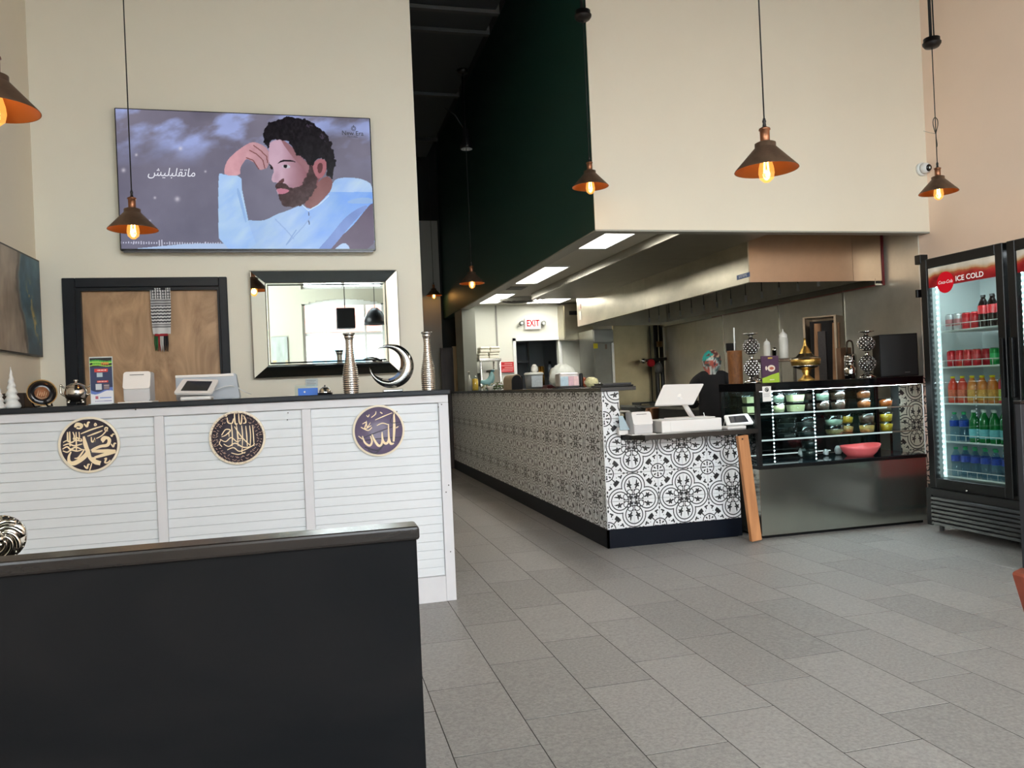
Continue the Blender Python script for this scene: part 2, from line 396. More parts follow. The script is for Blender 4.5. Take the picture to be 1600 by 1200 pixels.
bm=B(); box(bm,KX,KX+.1195,SY+.011,12.6,2.38,CH); struct('wall_aisle_right',bm,green)
bm=B(); box(bm,KX+.012,KX+.2,11.03,11.6,0,2.379); struct('wall_aisle_end',bm,M('grey_green_paint',(120,122,112),.6))
bm=B(); box(bm,KX+.001,RX,SY+.001,SY+.0995,2.368,2.3795); box(bm,KX+.001,KX+.119,SY+.1,11.03,2.368,2.38); struct('trim_1',bm,M('soffit_grey',(150,148,138),.5))
bm=B(); box(bm,.66,2.75,12.6,12.75,0,CH); box(bm,2.6,2.7,11.6,12.6,0,CH); struct('wall_corridor_end',bm,M('near_black_green',(15,26,24),.7))
gx=at(683,345,Y=12.45)
bm=B(); box(bm,.81,gx.x,12.45,12.59,0,gx.z); struct('wall_corridor_panel',bm,M('dim_grey_paint',(150,152,146),.7))
bm=B(); box(bm,LX-.15,RX+.15,FY-.15,12.75,CH,CH+.1); struct('ceiling',bm,blackc)
# front wall with its windows (seen in the mirror)
bm=B(); xs=[LX-.15]+[v for w in WINS for v in w]+[RX+.15]
for k in range(0,len(xs),2): box(bm,xs[k],xs[k+1],FY-.15,FY,0,CH)
for a,b in WINS:
    box(bm,a,b,FY-.15,FY,0,.45)
    n=12; c=(a+b)/2; 
    for q in range(n):
        xa=a+(b-a)*q/n; xb=a+(b-a)*(q+1)/n; xm=(xa+xb)/2; box(bm,xa,xb,FY-.15,FY,2.97-.10*((xm-c)/((b-a)/2))**2,3.15)
    box(bm,a,b,FY-.15,FY,4.75,CH)
struct('wall_front',bm,M('sage_paint',(178,176,158),.6))
wf=M('window_frame_white',(225,226,222),.4); clear=glass_mat('window_glass')
for k,(a,b) in enumerate(WINS):
    g=sgroup('window_%d'%(k+1),((a+b)/2,FY-.08,.45)); bm=B()
    for x in (a,b-.05): box(bm,x,x+.05,FY-.11,FY-.05,.45,2.9)
    box(bm,a,b,FY-.11,FY-.05,.45,.52); box(bm,a,b,FY-.11,FY-.05,2.86,2.98); obj('window_frame',bm,wf,g)
    bm=B()
    for t in (.26,.76): box(bm,a+(b-a)*t-.02,a+(b-a)*t+.02,FY-.10,FY-.06,.52,2.86)
    box(bm,a+.05,b-.05,FY-.099,FY-.061,2.31,2.36); obj('mullions',bm,wf,g)
    bm=B(); box(bm,a+.05,b-.05,FY-.083,FY-.077,.52,2.86); obj('pane',bm,clear,g)
    bm=B(); box(bm,a,b,FY-.11,FY-.05,3.15,3.20); box(bm,a,b,FY-.11,FY-.05,4.70,4.75); box(bm,a,a+.05,FY-.11,FY-.05,3.2,4.7); box(bm,b-.05,b,FY-.11,FY-.05,3.2,4.7); box(bm,(a+b)/2-.02,(a+b)/2+.02,FY-.10,FY-.06,3.2,4.7); obj('transom_frame',bm,wf,g)
    bm=B(); box(bm,a+.05,b-.05,FY-.083,FY-.077,3.2,4.7); obj('transom_pane',bm,clear,g)
    bm=B(); box(bm,a-.03,b+.03,FY-.11,FY+.07,.42,.45,bev=.005); obj('window_sill',bm,wf,g)
g=sgroup('window_4',(LX-.08,-1.7,.8)); bm=B()
for a,b,c,d_ in ((-2.8,-2.74,.8,4.4),(-.66,-.6,.8,4.4),(-2.8,-.6,.8,.86),(-2.8,-.6,4.34,4.4),(-2.8,-.6,2.9,2.98)): box(bm,LX-.11,LX-.05,a,b,c,d_)
obj('window_frame',bm,wf,g)
bm=B(); box(bm,LX-.10,LX-.06,-1.72,-1.68,.86,4.34); obj('mullions',bm,wf,g)
bm=B(); box(bm,LX-.083,LX-.077,-2.74,-.66,.86,4.34); obj('pane',bm,clear,g)
# outside: street ground and shops across the lot, seen in the mirror through the windows
bm=B(); box(bm,-30,34,-60,FY-.16,-.2,-.12); struct('ground',bm,M('asphalt',(120,120,118),.9,noise=.1,nscale=1))
# kitchen ----------------------------------------------------------
KZ=2.47; EY=11.5
bm=B(); box(bm,KX+.12,RX,SY+.1,12.0,KZ,KZ+.08); struct('ceiling_kitchen',bm,M('kitchen_ceiling_grey',(176,174,162),.6))
dl=at(806,533,Y=EY); dr=at(872,533,Y=EY)
bm=B(); box(bm,KX+.12,dl.x,EY,EY+.1,0,KZ); box(bm,dr.x,RX,EY,EY+.1,0,KZ); box(bm,dl.x,dr.x,EY,EY+.1,dl.z,KZ); struct('wall_kitchen_end',bm,M('kitchen_white_board',(222,224,214),.4))
bm=B(); a=at(776,520,Y=EY).x; box(bm,a-.012,a+.012,EY-.012,EY-.001,.0,KZ-.005); struct('trim_2',bm,M('grey_joint_strip',(150,150,145),.4))
bm=B(); 
for x in (dl.x-.05,dr.x+.005): box(bm,x,x+.045,EY-.02,EY+.11,0,dl.z+.045)
box(bm,dl.x-.05,dr.x+.05,EY-.02,EY+.11,dl.z,dl.z+.045); struct('trim_3',bm,white)
bm=B(); box(bm,dl.x-.3,dl.x-.2,EY+.1,13.1,0,KZ); box(bm,dr.x+.2,dr.x+.3,EY+.1,13.1,0,KZ); box(bm,dl.x-.3,dr.x+.3,13.0,13.1,0,KZ); box(bm,dl.x-.3,dr.x+.3,EY+.1,13.1,KZ,KZ+.05); struct('wall_store_room',bm,M('store_room_grey',(150,156,160),.7))
# stainless cladding sheets on the right wall under the hood and across the end of the cook line
cl=sgroup('wall_steel_cladding',(RX-.01,8,0)); ys=[5.62]+[at(px,480,X=RX).y for px in (1318,1206,1119)]+[10.7]
ys=[5.62,6.62,7.72,8.94,10.7]
for a,b in zip(ys,ys[1:]):
    bm=B(); box(bm,RX-.012,RX-.002,a+.002,b-.002,0,KZ-.01,bev=.001); obj('steel_sheet',bm,steelw,cl)
    bm=B(); box(bm,RX-.018,RX-.012,b-.012,b+.012,.0,2.05); obj('joint_strip',bm,steel,cl)
xa=at(960,560,Y=10.72).x
bm=B(); box(bm,xa,RX-.02,10.72,10.76,0,KZ-.01); obj('end_sheet',bm,M('yellowed_steel',(196,184,150),.34,1,noise=.14,nscale=2.5,bump=.04,bscale=5),cl)
# kitchen lights
def panel_light(x0,x1,y0,y1,lab,em=16):
    t=thing('ceiling_light',lab,'ceiling light',((x0+x1)/2,(y0+y1)/2,KZ),'kitchen ceiling panel lights')
    bm=B(); 
    for a in ((x0-.015,x1+.015,y0-.015,y0),(x0-.015,x1+.015,y1,y1+.015),(x0-.015,x0,y0,y1),(x1,x1+.015,y0,y1)): box(bm,*a,KZ-.012,KZ-.0005)
    obj('frame',bm,white,t); bm=B(); box(bm,x0,x1,y0,y1,KZ-.008,KZ-.001); obj('diffuser',bm,emat('panel_glow',(255,250,238),em),t)
panel_light(2.36,2.63,5.7,6.72,'white ceiling light panel nearest the cream bulkhead')
panel_light(2.36,2.63,7.8,9.02,'white ceiling light panel second from the bulkhead')
panel_light(2.36,2.63,10.05,11.1,'white ceiling light panel at the far end along the green wall')
panel_light(3.1,3.62,10.42,11.2,'wide white ceiling light panel above the exit sign')
vt=M('vent_grey',(140,140,132),.5)
t=thing('ceiling_vent','small square slotted grille in kitchen ceiling between light panels','vent',(2.5,9.5,KZ))
bm=B(); box(bm,2.38,2.62,9.35,9.65,KZ-.008,KZ-.001); obj('frame',bm,vt,t)
for q in range(5): bm=B(); box(bm,2.40,2.60,9.385+q*.05,9.40+q*.05,KZ-.016,KZ-.008); obj('slat',bm,M('vent_slat',(95,95,90),.5),t)
t=thing('ceiling_vent','round louvred ceiling diffuser in front of the exit sign','vent',(2.95,10.7,KZ))
for r in (.08,.15,.22,.29):
    bm=B(); lathe(bm,[(r,KZ-.03),(r+.05,KZ-.005),(r+.045,KZ-.002),(r-.005,KZ-.03),(r,KZ-.03)],(2.9,10.7,0),28); obj('ring',bm,vt,t)
# ================================================================== CORRIDOR OVERHEAD
dk=M('dark_duct',(30,34,38),.5,.2); dk2=M('duct_flange',(52,52,52),.5,.2)
DZ=4.35; e=at(768,20,Z=DZ); e2=at(715,150,Z=DZ)
t=thing('air_duct','black rectangular air duct with raised flanges high above the aisle','duct',(1.3,7,DZ))
xr=(e.x+e2.x)/2
bm=B(); box(bm,.82,xr,5.95,10.4,DZ,DZ+.5); obj('duct_body',bm,dk,t)
for py in (12,46,147,218):
    y=at(700,py,Z=DZ).y
    if y<5.96: continue
    bm=B(); box(bm,.82,xr+.03,y-.025,y+.025,DZ-.03,DZ+.53); obj('flange',bm,dk2,t)
# hanging spot in the dark aisle
Y=7.6; x=xat(729,Y,3.6); z=zat(233,x,Y); s=mpp(x,Y)
t=thing('spotlight','black spotlight with pale round lens hanging high in the dark aisle','spotlight',(x,Y,z))
bm=B(); cyl(bm,.012,z+.05,DZ-.032,(x-.01,Y,0),8); obj('pole',bm,blackm,t)
bm=B(); lathe(bm,[(0,z+.20),(.03,z+.20),(.035,z+.10),(.065,z+.03),(.065,z),(.058,z),(0,z+.01)],(x,Y,0),20); obj('housing',bm,blackm,t)
bm=B(); cyl(bm,.055,z-.002,z+.004,(x,Y,0),20); obj('lens',bm,M('pale_lens',(170,170,165),.3,emit=.12),t)
bm=B(); tube(bm,[(x-.02,Y,z+.2),(x-.1,Y,z+.33),(x-.2,Y,z+.40)],.006,6); obj('arm',bm,blackm,t)
# sprinkler pipe along aisle
bm=B(); tube(bm,[(1.75,6.0,4.9),(1.75,12.4,4.9)],.03,10); tag(obj('pipe',bm,blackm),'black pipe running along the ceiling above the aisle','pipe')
# tall framed board standing past the far end of the tiled counter
ya_=12.14; xa_=xat(690,ya_,1.5); xb_=xat(716,ya_,1.5); xm_=xat(709,ya_,1.5); ztop=zat(541,xb_,ya_)
t=thing('wooden_screen','dark wooden board with a pale right edge at the far end of the aisle','board',((xa_+xb_)/2,ya_,0))
bm=B(); box(bm,xa_,xm_,ya_,ya_+.05,0,ztop-.02); obj('panel',bm,wood_mat('dark_walnut',(38,28,24),(66,50,40),4,(1,1,.2)),t)
bm=B(); box(bm,xm_+.001,xb_,ya_-.01,ya_+.06,0,ztop); obj('edge_strip',bm,M('pale_timber',(200,176,140),.6),t)
# ================================================================== LEFT COUNTER
CY=4.578; CZ=1.24
ctr=thing('service_counter','long white shiplap counter with black top in front of the tv wall','counter',(-.48,4.85,0))
wp=M('white_shiplap',(206,209,212),.38,noise=.02,nscale=8,stretch=(1,1,4)); wp2=M('white_trim_board',(206,205,208),.4,noise=.02,nscale=9)
bm=B(); box(bm,LX+.001,.755,CY+.022,5.10,0,CZ-.03); obj('base',bm,white,ctr); bm=B(); box(bm,LX+.001,.755,5.1005,5.118,0,CZ-.031); obj('back_panel',bm,M('dark_counter_back',(30,30,32),.5),ctr)
bm=B(); box(bm,LX+.001,.775,CY-.03,5.14,CZ-.03,CZ,bev=.006,seg=2); obj('countertop',bm,M('black_countertop',(28,31,36),.4,spec=.3,noise=.1,nscale=30),ctr)
bays=[(LX+.002,-.842),(-.793,-.073),(-.022,.704)]
for a,b in bays:
    z=.15
    while z<1.155:
        z2=min(z+.0505,1.163)
        bm=B(); v=box(bm,a+.001,b-.001,CY+.006,CY+.0215,z+.0010,z2-.0010); 
        for q in v:
            if q.co.y<CY+.01 and q.co.z>z2-.002: q.co.y+=.004
        obj('plank',bm,wp,ctr); z=z2
for a,b in ((-.842,-.793),(-.073,-.022),(.704,.762)):
    bm=B(); box(bm,a,b,CY-.008,CY+.0215,.0 if b>.5 else .15,1.163,bev=.002); obj('batten',bm,wp2,ctr)
bm=B(); box(bm,LX+.002,.762,CY-.008,CY+.0215,1.164,1.2095,bev=.002); obj('top_rail',bm,wp2,ctr)
bm=B(); box(bm,LX+.002,.703,CY-.012,CY+.0215,.0,.149,bev=.002); obj('kick_board',bm,wp2,ctr)
bm=B(); box(bm,.7555,.764,CY+.022,5.10,0,1.209); obj('end_panel',bm,wp2,ctr)
scr=M('screw_head',(70,66,62),.5,.5)
for px,py in ((449,656),(620,643),(685,636),(690,632),(212,640),(701,758),(697,769),(704,862),(450,645)):
    p=at(px,py,Y=CY-.009); bm=B(); cyl(bm,.0035,0,.002,n=8,mtx=Matrix.Rotation(PI/2,4,'X')); bmesh.ops.translate(bm,verts=bm.verts,vec=(p.x,CY-.0085,p.z)); obj('screw',bm,scr,ctr)
# medallions ---------------------------------------------------------
gold=M('pale_gold_lettering',(236,214,176),.5); med_dark=M('plum_black_disc',(58,52,62),.45,noise=.12,nscale=9); med_mid=M('mauve_disc',(104,92,116),.4,noise=.18,nscale=5); med_rim=M('cream_rim',(226,214,192),.5)
FCE=CY-.012
def medallion(cpx,cpy,disc,label,ring=None):
    p=at(cpx,cpy,Y=FCE); r=.148
    t=thing('wall_medallion',label,'medallion',(p.x,CY,p.z),'calligraphy medallions on the white counter')
    bm=B(); lathe(bm,[(r-.012,0),(r,0),(r,.012),(r-.010,.014),(r-.012,.012),(r-.012,0)],n=64,mtx=Matrix.Rotation(PI/2,4,'X'),smooth=False); bmesh.ops.translate(bm,verts=bm.verts,vec=(p.x,CY+.004,p.z)); obj('rim',bm,med_rim,t)
    bm=B(); cyl(bm,r-.011,0,.010,n=64,mtx=Matrix.Rotation(PI/2,4,'X')); bmesh.ops.translate(bm,verts=bm.verts,vec=(p.x,CY+.004,p.z)); obj('disc',bm,disc,t)
    return t,p
def strokes(name,t,lst,mat,Y,cx,cy,sc):
    """lst of (points in photo px, width px); drawn on the flat disc"""
    bm=B()
    for k,(pts,w) in enumerate(lst):
        q=catmull([at(x,y,Y=Y).xz[:] for x,y in pts],6); m=mpp(-.5,Y); n=len(q)
        if isinstance(w,(list,tuple)):
            ww=[np.interp(i/(n-1),np.linspace(0,1,len(w)),w)*m for i in range(n)]
        else: ww=[w*m*(.55+.45*math.sin(PI*min(max((i+.5)/n,.08),.92))) for i in range(n)]
        ribbon(bm,q,ww,Y-.00012*k)
    o=obj(name,bm,mat,t,fix=False); o['kind']='stuff'; return o
YL=CY-.0066
t,p=medallion(139,695,med_dark,'leftmost of the three round dark calligraphy medallions, one bold gold word')
s=180/1600; f=lambda L:[(60+x*s,630+y*s) for x,y in L]
big=[(f([(890,545),(940,480),(985,510),(960,580),(860,600),(770,640),(745,665)]),[2,5,6,6,5,5,6]),
 (f([(905,530),(885,505),(910,475),(950,470)]),5),
 (f([(740,670),(900,665),(1075,665)]),[3,6,7,5]),(f([(1075,668),(980,695),(780,755)]),[6,7,4]),
 (f([(775,750),(775,800),(862,835)]),[6,7,8]),
 (f([(630,460),(650,560),(690,680),(720,760),(790,820),(860,830)]),[3,7,7,6,7,8]),
 (f([(700,640),(660,720),(580,790),(490,835),(430,815),(425,740),(455,675)]),[4,8,8,8,6,4,2]),
 (f([(640,640),(600,700),(550,760),(500,765)]),[2,3,3,1]),
 (f([(505,335),(540,295),(600,310),(580,350),(530,345)]),[3,7,6,3,3])]
strokes('lettering',t,[(a_,[q_*.82 for q_ in b_] if isinstance(b_,list) else b_*.82) for a_,b_ in big],gold,YL,0,0,0)
small=[(f([(590,425),(740,365),(900,315)]),2.2),(f([(680,460),(800,415),(890,380)]),2.2),(f([(805,490),(880,450),(940,385),(960,345),(930,340),(925,375),(965,385)]),2),
 (f([(635,285),(675,325),(690,270),(715,268)]),3),(f([(775,300),(790,280),(805,300),(785,312),(775,300)]),2),(f([(1010,565),(1040,605),(1055,560),(1080,560)]),2.4),
 (f([(915,775),(945,765),(925,820),(960,825),(1000,790)]),2.4),(f([(635,865),(675,905),(690,855),(715,850)]),2.6),(f([(1005,440),(1020,460),(1035,430),(1060,435)]),2),
 (f([(735,470),(740,530),(760,535),(775,510),(785,535),(780,480)]),2.2),(f([(745,830),(720,910),(700,975)]),1.6),
 (f([(405,400),(410,520),(440,530)]),2.4),(f([(435,395),(440,600)]),2.4),(f([(345,545),(400,520),(460,545),(520,515),(600,525),(590,490)]),2.2),(f([(480,400),(500,460),(490,500),(540,480),(570,500),(565,400)]),2.2),
 (f([(345,590),(420,565),(500,590),(610,565)]),2.2),(f([(335,640),(400,605),(450,640),(520,610),(600,640)]),2.4),(f([(340,660),(400,680),(460,650),(540,665),(625,640)]),2.2),(f([(525,400),(530,660)]),2)]
strokes('small_lettering',t,small,gold,YL,0,0,0)
t,p=medallion(371,684,med_dark,'middle one of the three round medallions, dense gold calligraphy with a patterned ring')
s=.25; f=lambda L:[(320+x*s,600+y*s) for x,y in L]
L=[]
for i,x in enumerate((168,200,232,258,282,300)): L.append((f([(x-2,262-abs(i-3)*3),(x+4,320),(x+ (8 if i%2 else 2),388)]),2.2))
L+=[(f([(105,320),(130,285),(160,290),(130,320),(105,330)]),2.4),(f([(95,345),(130,360),(165,335),(200,360),(225,350)]),2.2),(f([(118,375),(150,390),(190,370),(240,395),(290,390),(312,372)]),2.4),(f([(140,412),(180,398),(215,420),(262,405),(300,385)]),2.2),(f([(165,430),(210,440),(255,425)]),2),
 (f([(185,265),(230,330),(285,385)]),2.2),(f([(100,350),(92,372),(108,392)]),1.8),(f([(235,400),(232,425),(252,432)]),2),(f([(150,300),(152,330)]),1.6),(f([(205,300),(212,340),(240,335)]),2),
 (f([(140,210),(145,240),(170,245),(180,215)]),2.6),(f([(185,180),(190,245),(205,248)]),3),(f([(212,185),(216,240),(228,246),(232,190)]),2.8),(f([(240,195),(252,215),(256,240),(240,246)]),2.6),(f([(130,205),(140,195)]),2)]
strokes('lettering',t,[(a_,b_*.78) for a_,b_ in L],gold,YL,0,0,0)
L=[]
rr=random.Random(5); cx,cy=371,684
for k in range(46):
    a=k/46*2*PI; 
    for rad in (32,37,41.5):
        if rad<40 and 1.2<((a+PI)%(2*PI))<1.9: continue
        a2=a+rr.uniform(-.05,.05); x=cx+rad*math.cos(a2); y=cy+rad*math.sin(a2)*.94
        w=rr.uniform(1.0,2.2); h=rr.uniform(-1.6,1.6); L.append(([(x-w,y-h),(x+rr.uniform(-1,1),y+rr.uniform(-1.5,1.5)),(x+w,y+h)],.9))
strokes('ring_pattern',t,L,M('dull_gold',(180,152,132),.5),YL,0,0,0)
t,p=medallion(592,673,med_mid,'rightmost of the three round medallions, paler mauve with a tall gold word')
L=[(f([(1182,175),(1184,270),(1180,360)]),[2,4.4,3]),(f([(1148,250),(1150,330),(1162,372),(1182,370)]),[1.6,3,4,2]),(f([(1108,300),(1112,350),(1130,372),(1148,355),(1150,300)]),[1.6,3.6,4,3.6,2]),(f([(1045,315),(1060,350),(1085,385),(1105,375),(1110,330)]),[1.6,3.2,4,3.4,2]),(f([(985,325),(1000,365),(1030,385),(1045,360),(1035,325)]),[1.6,3,3.6,3,1.6]),
 (f([(1065,225),(1110,205),(1170,180)]),1.6),(f([(985,250),(1010,240),(1000,280),(1040,260)]),1.8),(f([(975,270),(1020,290),(1045,270)]),1.8),(f([(1010,230),(1015,270),(1035,240)]),1.4),(f([(1040,210),(1065,190),(1070,170)]),1.5),(f([(1075,260),(1110,245),(1150,255)]),1.6),(f([(1010,195),(1020,205),(1028,190)]),1.6),(f([(1095,175),(1110,185)]),1.8),(f([(1195,275),(1210,265)]),1.8),(f([(960,325),(985,345)]),1.6)]
strokes('lettering',t,L,gold,YL,0,0,0)
L=[(f([(970,345),(1080,300),(1240,245)]),1.6),(f([(960,360),(1100,340),(1245,330)]),1.6),(f([(1000,395),(1080,415),(1120,380),(1190,350)]),3),(f([(1020,410),(1060,435),(1100,405)]),2.5),(f([(1185,175),(1160,240),(1245,235)]),1.4)]
strokes('dark_streak',t,L,M('plum_streak',(48,42,58),.5),YL+.0004,0,0,0)
# ================================================================== TV WALL THINGS
def quad_to(t,pt): return pt
TVY=WY-.075
x0,x1,z0,z1=-1.2205,.4785,2.267,3.233
k=TVY/WY; tl=at(178,165,Y=TVY); br=at(587,395,Y=TVY); x0,x1=tl.x,at(583.5,300,Y=TVY).x; z1=at(380,176,Y=TVY).z; z0=at(380,391.5,Y=TVY).z
tv=thing('television','large wall mounted flat television showing a bearded man in pale blue','television',((x0+x1)/2,WY-.04,z0))
bm=B(); box(bm,x0,x1,TVY+.002,TVY+.045,z0,z1,bev=.004); obj('housing',bm,M('tv_black',(8,8,10),.25),tv)
bm=B(); box(bm,x0+.3,x1-.3,TVY+.045,WY-.001,z0+.25,z1-.25); obj('wall_bracket',bm,blackm,tv)
bm=B(); box(bm,x0+.02,x1-.02,TVY-.003,TVY+.02,z0-.012,z0); obj('lower_bezel',bm,M('tv_grey',(70,70,74),.3,.5),tv)
def PQ(L): return [(340+x/5.22,170+y/5.22) for x,y in L]
def tvpaint(u,v):
    P=[at(0,0,Y=TVY)]
    X=x0+.008+u*(x1-x0-.016); Z=z0+.012+v*(z1-z0-.02)
    d=np.stack([X,np.full_like(X,TVY),Z-CAMH],-1); w=d@np.array(CF[:]); px=800+FPX*(d@np.array(CR[:]))/w; py=600-FPX*(d@np.array(CU[:]))/w
    C=np.empty((len(u),3)); g=fbm(px,py,60,1)
    base=np.array([118,114,132]); C[:]=base+ (g[:,None]-.5)*26; C+= (np.array([-8,-6,-4])*((py-240)/120)[:,None])
    cl=fbm(px+py*.5,py*1.6,46,9,5); top=np.clip((262-py)/70,0,1)
    big=np.exp(-(((px-345)/75)**2+((py-205)/32)**2))*.55+np.exp(-(((px-590)/40)**2+((py-205)/45)**2))*.4
    m=np.clip((cl-.47)*4.5*top+big*(.4+cl)*1.1,0,1)[:,None]; C=C*(1-m)+np.array([160,172,222])*m
    dk=np.clip((fbm(px,py,80,21)-.55)*3,0,1)[:,None]*top[:,None]; C=C*(1-.25*dk)
    for sx_,sy_,r in ((193,266,2.2),(277,311,2.6),(242,309,1.4),(321,268,1.2),(282,232,2),(234,345,1.2),(213,242,1.5)):
        a=np.exp(-((px-sx_)**2+(py-sy_)**2)/(r*r*2))[:,None]*.7; C=C*(1-a)+np.array([225,220,230])*a
    # wave meter at the foot
    q=np.floor(px/4); h=2+8*np.abs(np.sin(q*12.9898)*43758.5%1)*(.35+.65*np.exp(-((px-250)/18)**2)+.4*np.exp(-((px-330)/18)**2)); ybase=379+(px-185)*.012
    mm=((px%4)<1.7)&(np.abs(py-ybase)<h/1.9)&(px<345)&(px>186); C[mm]=[205,205,225]
    mm=(py>384+ (px-180)*.0)&(px>215)&(px<440); mm=inpoly(px,py,[(215,388),(290,381),(380,380),(440,392),(440,396),(215,394)]); C[mm]=[176,198,232]
    def poly(L,c,sm=2,shade=None,raw=False):
        L=L if raw else PQ(L); m=inpoly(px,py,smooth_poly(L,sm) if sm else L)
        c=np.array(c,float); 
        C[m]=c if shade is None else c+shade(px[m],py[m])
        return m
    n=lambda s,a,seed=2:(lambda x,y:((fbm(x,y,s,seed)-.5)*a)[:,None]*np.ones(3))
    blue=lambda x,y:np.stack([ (fbm(x*1.3+y,y,26,5)-.5)*46-np.clip((x-455)/90,0,1)*40*(y>300), (fbm(x*1.3+y,y,26,5)-.5)*34-np.clip((x-455)/90,0,1)*26*(y>300),(fbm(x,y,26,5)-.5)*16],-1)
    # torso and arms
    poly([(230,905),(330,915),(400,905),(480,860),(560,835),(690,780),(740,820),(900,700),(945,585),(1000,562),(1120,562),(1200,580),(1262,620),(1290,800),(1300,1170),(560,1165),(200,1150)],(168,198,238),1,blue)
    poly([(1262,760),(1290,800),(1300,1170),(860,1170),(960,1080),(1100,960),(1200,830)],(92,74,100),2,n(30,20))
    poly([(930,1170),(1010,1095),(1060,1100),(1090,1170)],(176,204,240),1)
    m=poly([(1040,760),(1160,720),(1270,730),(1270,775),(1100,775)],(140,176,226),2,n(20,16))
    # band of shade along upper arm
    poly([(800,1165),(900,1060),(1040,880),(1180,790),(1240,790),(1100,930),(980,1080),(900,1170)],(112,140,204),2,n(24,30))
    poly([(8,545),(20,522),(60,540),(195,545),(196,640),(215,740),(250,905),(262,960),(330,1150),(10,1140),(5,800)],(172,204,242),1,blue)
    poly([(150,650),(175,650),(210,780),(240,920),(225,930),(190,800)],(148,182,230),1)
    # hand
    sk=lambda x,y:(np.array([[28,16,18]])*np.clip((400-x)/50,-.6,.6)[:,None]+((fbm(x,y,9,7)-.5)*22)[:,None])
    poly([(55,545),(55,480),(85,410),(150,350),(220,300),(280,268),(350,285),(415,330),(425,400),(410,480),(385,490),(355,500),(335,490),(300,440),(240,405),(215,430),(180,490),(188,545)],(196,150,158),1,sk)
    for L in ([(262,340),(320,370),(370,420),(385,485)],[(295,300),(350,340),(400,390),(408,440)],[(236,400),(290,420),(335,490)]):
        Lp=PQ(L); 
        for (ax,ay),(bx,by) in zip(Lp,Lp[1:]):
            tt=np.clip(((px-ax)*(bx-ax)+(py-ay)*(by-ay))/((bx-ax)**2+(by-ay)**2),0,1); dd=np.hypot(px-ax-tt*(bx-ax),py-ay-tt*(by-ay)); C[dd<.75]=[122,72,70]
    # neck and face
    poly([(740,820),(700,770),(780,640),(880,540),(940,580),(930,660),(880,720),(800,800)],(132,86,86),1,n(16,24))
    face=[(420,300),(430,270),(520,240),(620,330),(720,430),(780,470),(880,420),(890,520),(830,570),(800,650),(700,770),(600,795),(540,780),(505,720),(490,690),(475,650),(490,600),(445,600),(440,560),(465,500),(425,460),(415,400)]
    poly(face,(206,172,190),1,lambda x,y:np.stack([-np.clip((x-440)/45,0,1)*78,-np.clip((x-440)/45,0,1)*94,-np.clip((x-440)/45,0,1)*104],-1)-18*np.exp(-((x-432)/5)**2-((y-277)/9)**2)[:,None]-14*np.exp(-((x-452)/14)**2-((y-292)/5)**2)[:,None]+((fbm(x,y,14,8)-.5)*14)[:,None]+np.clip((y-265)/40,-1,0)[:,None]*8)
    poly([(500,240),(580,280),(700,420),(760,470),(760,560),(690,480),(600,380)],(148,104,112),2,n(12,16))
    # beard
    _px,_py=px,py; px=px+(fbm(px,py,4,41)-.5)*5; py=py+(fbm(px,py,4,42)-.5)*5
    poly([(755,455),(800,500),(815,610),(785,685),(705,780),(600,802),(535,790),(503,735),(496,705),(500,690),(476,655),(466,625),(500,598),(545,610),(600,648),(650,645),(700,600),(735,530)],(66,44,46),1,n(5,44))
    px,py=_px,_py
    poly([(478,652),(530,648),(592,664),(565,688),(505,700),(490,680)],(190,120,140),1)
    poly([(490,600),(540,560),(545,600),(500,610)],(92,56,60),1)
    poly([(480,455),(520,415),(600,415),(650,440),(600,430),(530,430)],(34,24,30),1)
    poly([(412,445),(440,460),(450,480),(430,470)],(34,24,30),1); poly([(515,470),(560,450),(605,475),(560,490)],(196,190,200),1); poly([(535,455),(570,455),(565,485),(540,482)],(24,18,22),1); poly([(425,470),(455,475),(450,498),(430,490)],(40,30,34),1)
    # ear
    poly([(770,470),(800,420),(850,405),(890,430),(888,490),(860,560),(820,570),(795,540)],(168,104,112),1,n(8,20)); poly([(810,460),(840,435),(862,460),(850,520),(820,530)],(96,52,56),1)
    # hair
    _px,_py=px,py; jx=(fbm(px,py,7,33)-.5)*9; jy=(fbm(px,py,7,34)-.5)*9; px=px+jx; py=py+jy
    m=inpoly(px,py,smooth_poly(PQ([(370,190),(380,150),(430,110),(500,80),(600,66),(700,80),(800,125),(885,200),(935,290),(952,370),(958,460),(940,560),(915,575),(885,520),(890,440),(850,395),(800,415),(765,480),(735,450),(640,370),(600,290),(540,250),(470,250),(432,270),(412,325),(395,290),(372,240)]),1)); C[m]=np.array([19,14,20])+((fbm(_px*1.6,_py,5,2)-.45)*34)[m][:,None]
    px,py=_px,_py
    False and poly([(370,190),(395,150),(440,110),(500,85),(600,70),(700,85),(800,130),(880,200),(930,290),(948,370),(955,460),(940,560),(915,570),(890,520),(893,440),(850,402),(800,420),(760,480),(730,440),(640,370),(600,300),(540,250),(470,255),(430,270),(412,320),(395,290),(372,240)],(20,14,22),1,n(5,30))
    m=inpoly(px,py,PQ([(720,110),(800,150),(880,230),(900,300),(860,260),(790,180),(720,140)])); mm=m&(fbm(px,py,4,12)>.58); C[mm]=[60,50,66]
    for L,c in (([(742,845),(746,870)],(70,80,110)),([(742,905),(748,940)],(70,80,110)),([(560,1110),(700,960),(760,880)],(148,176,224)),([(470,900),(560,990),(620,1060)],(150,178,226)),([(640,990),(560,1110)],(140,170,220)),([(690,785),(740,830),(830,780),(905,710)],(200,222,248))):
        Lp=PQ(L)
        for (ax,ay),(bx,by) in zip(Lp,Lp[1:]):
            tt=np.clip(((px-ax)*(bx-ax)+(py-ay)*(by-ay))/((bx-ax)**2+(by-ay)**2),0,1); dd=np.hypot(px-ax-tt*(bx-ax),py-ay-tt*(by-ay)); C[dd<.8]=c
    return C
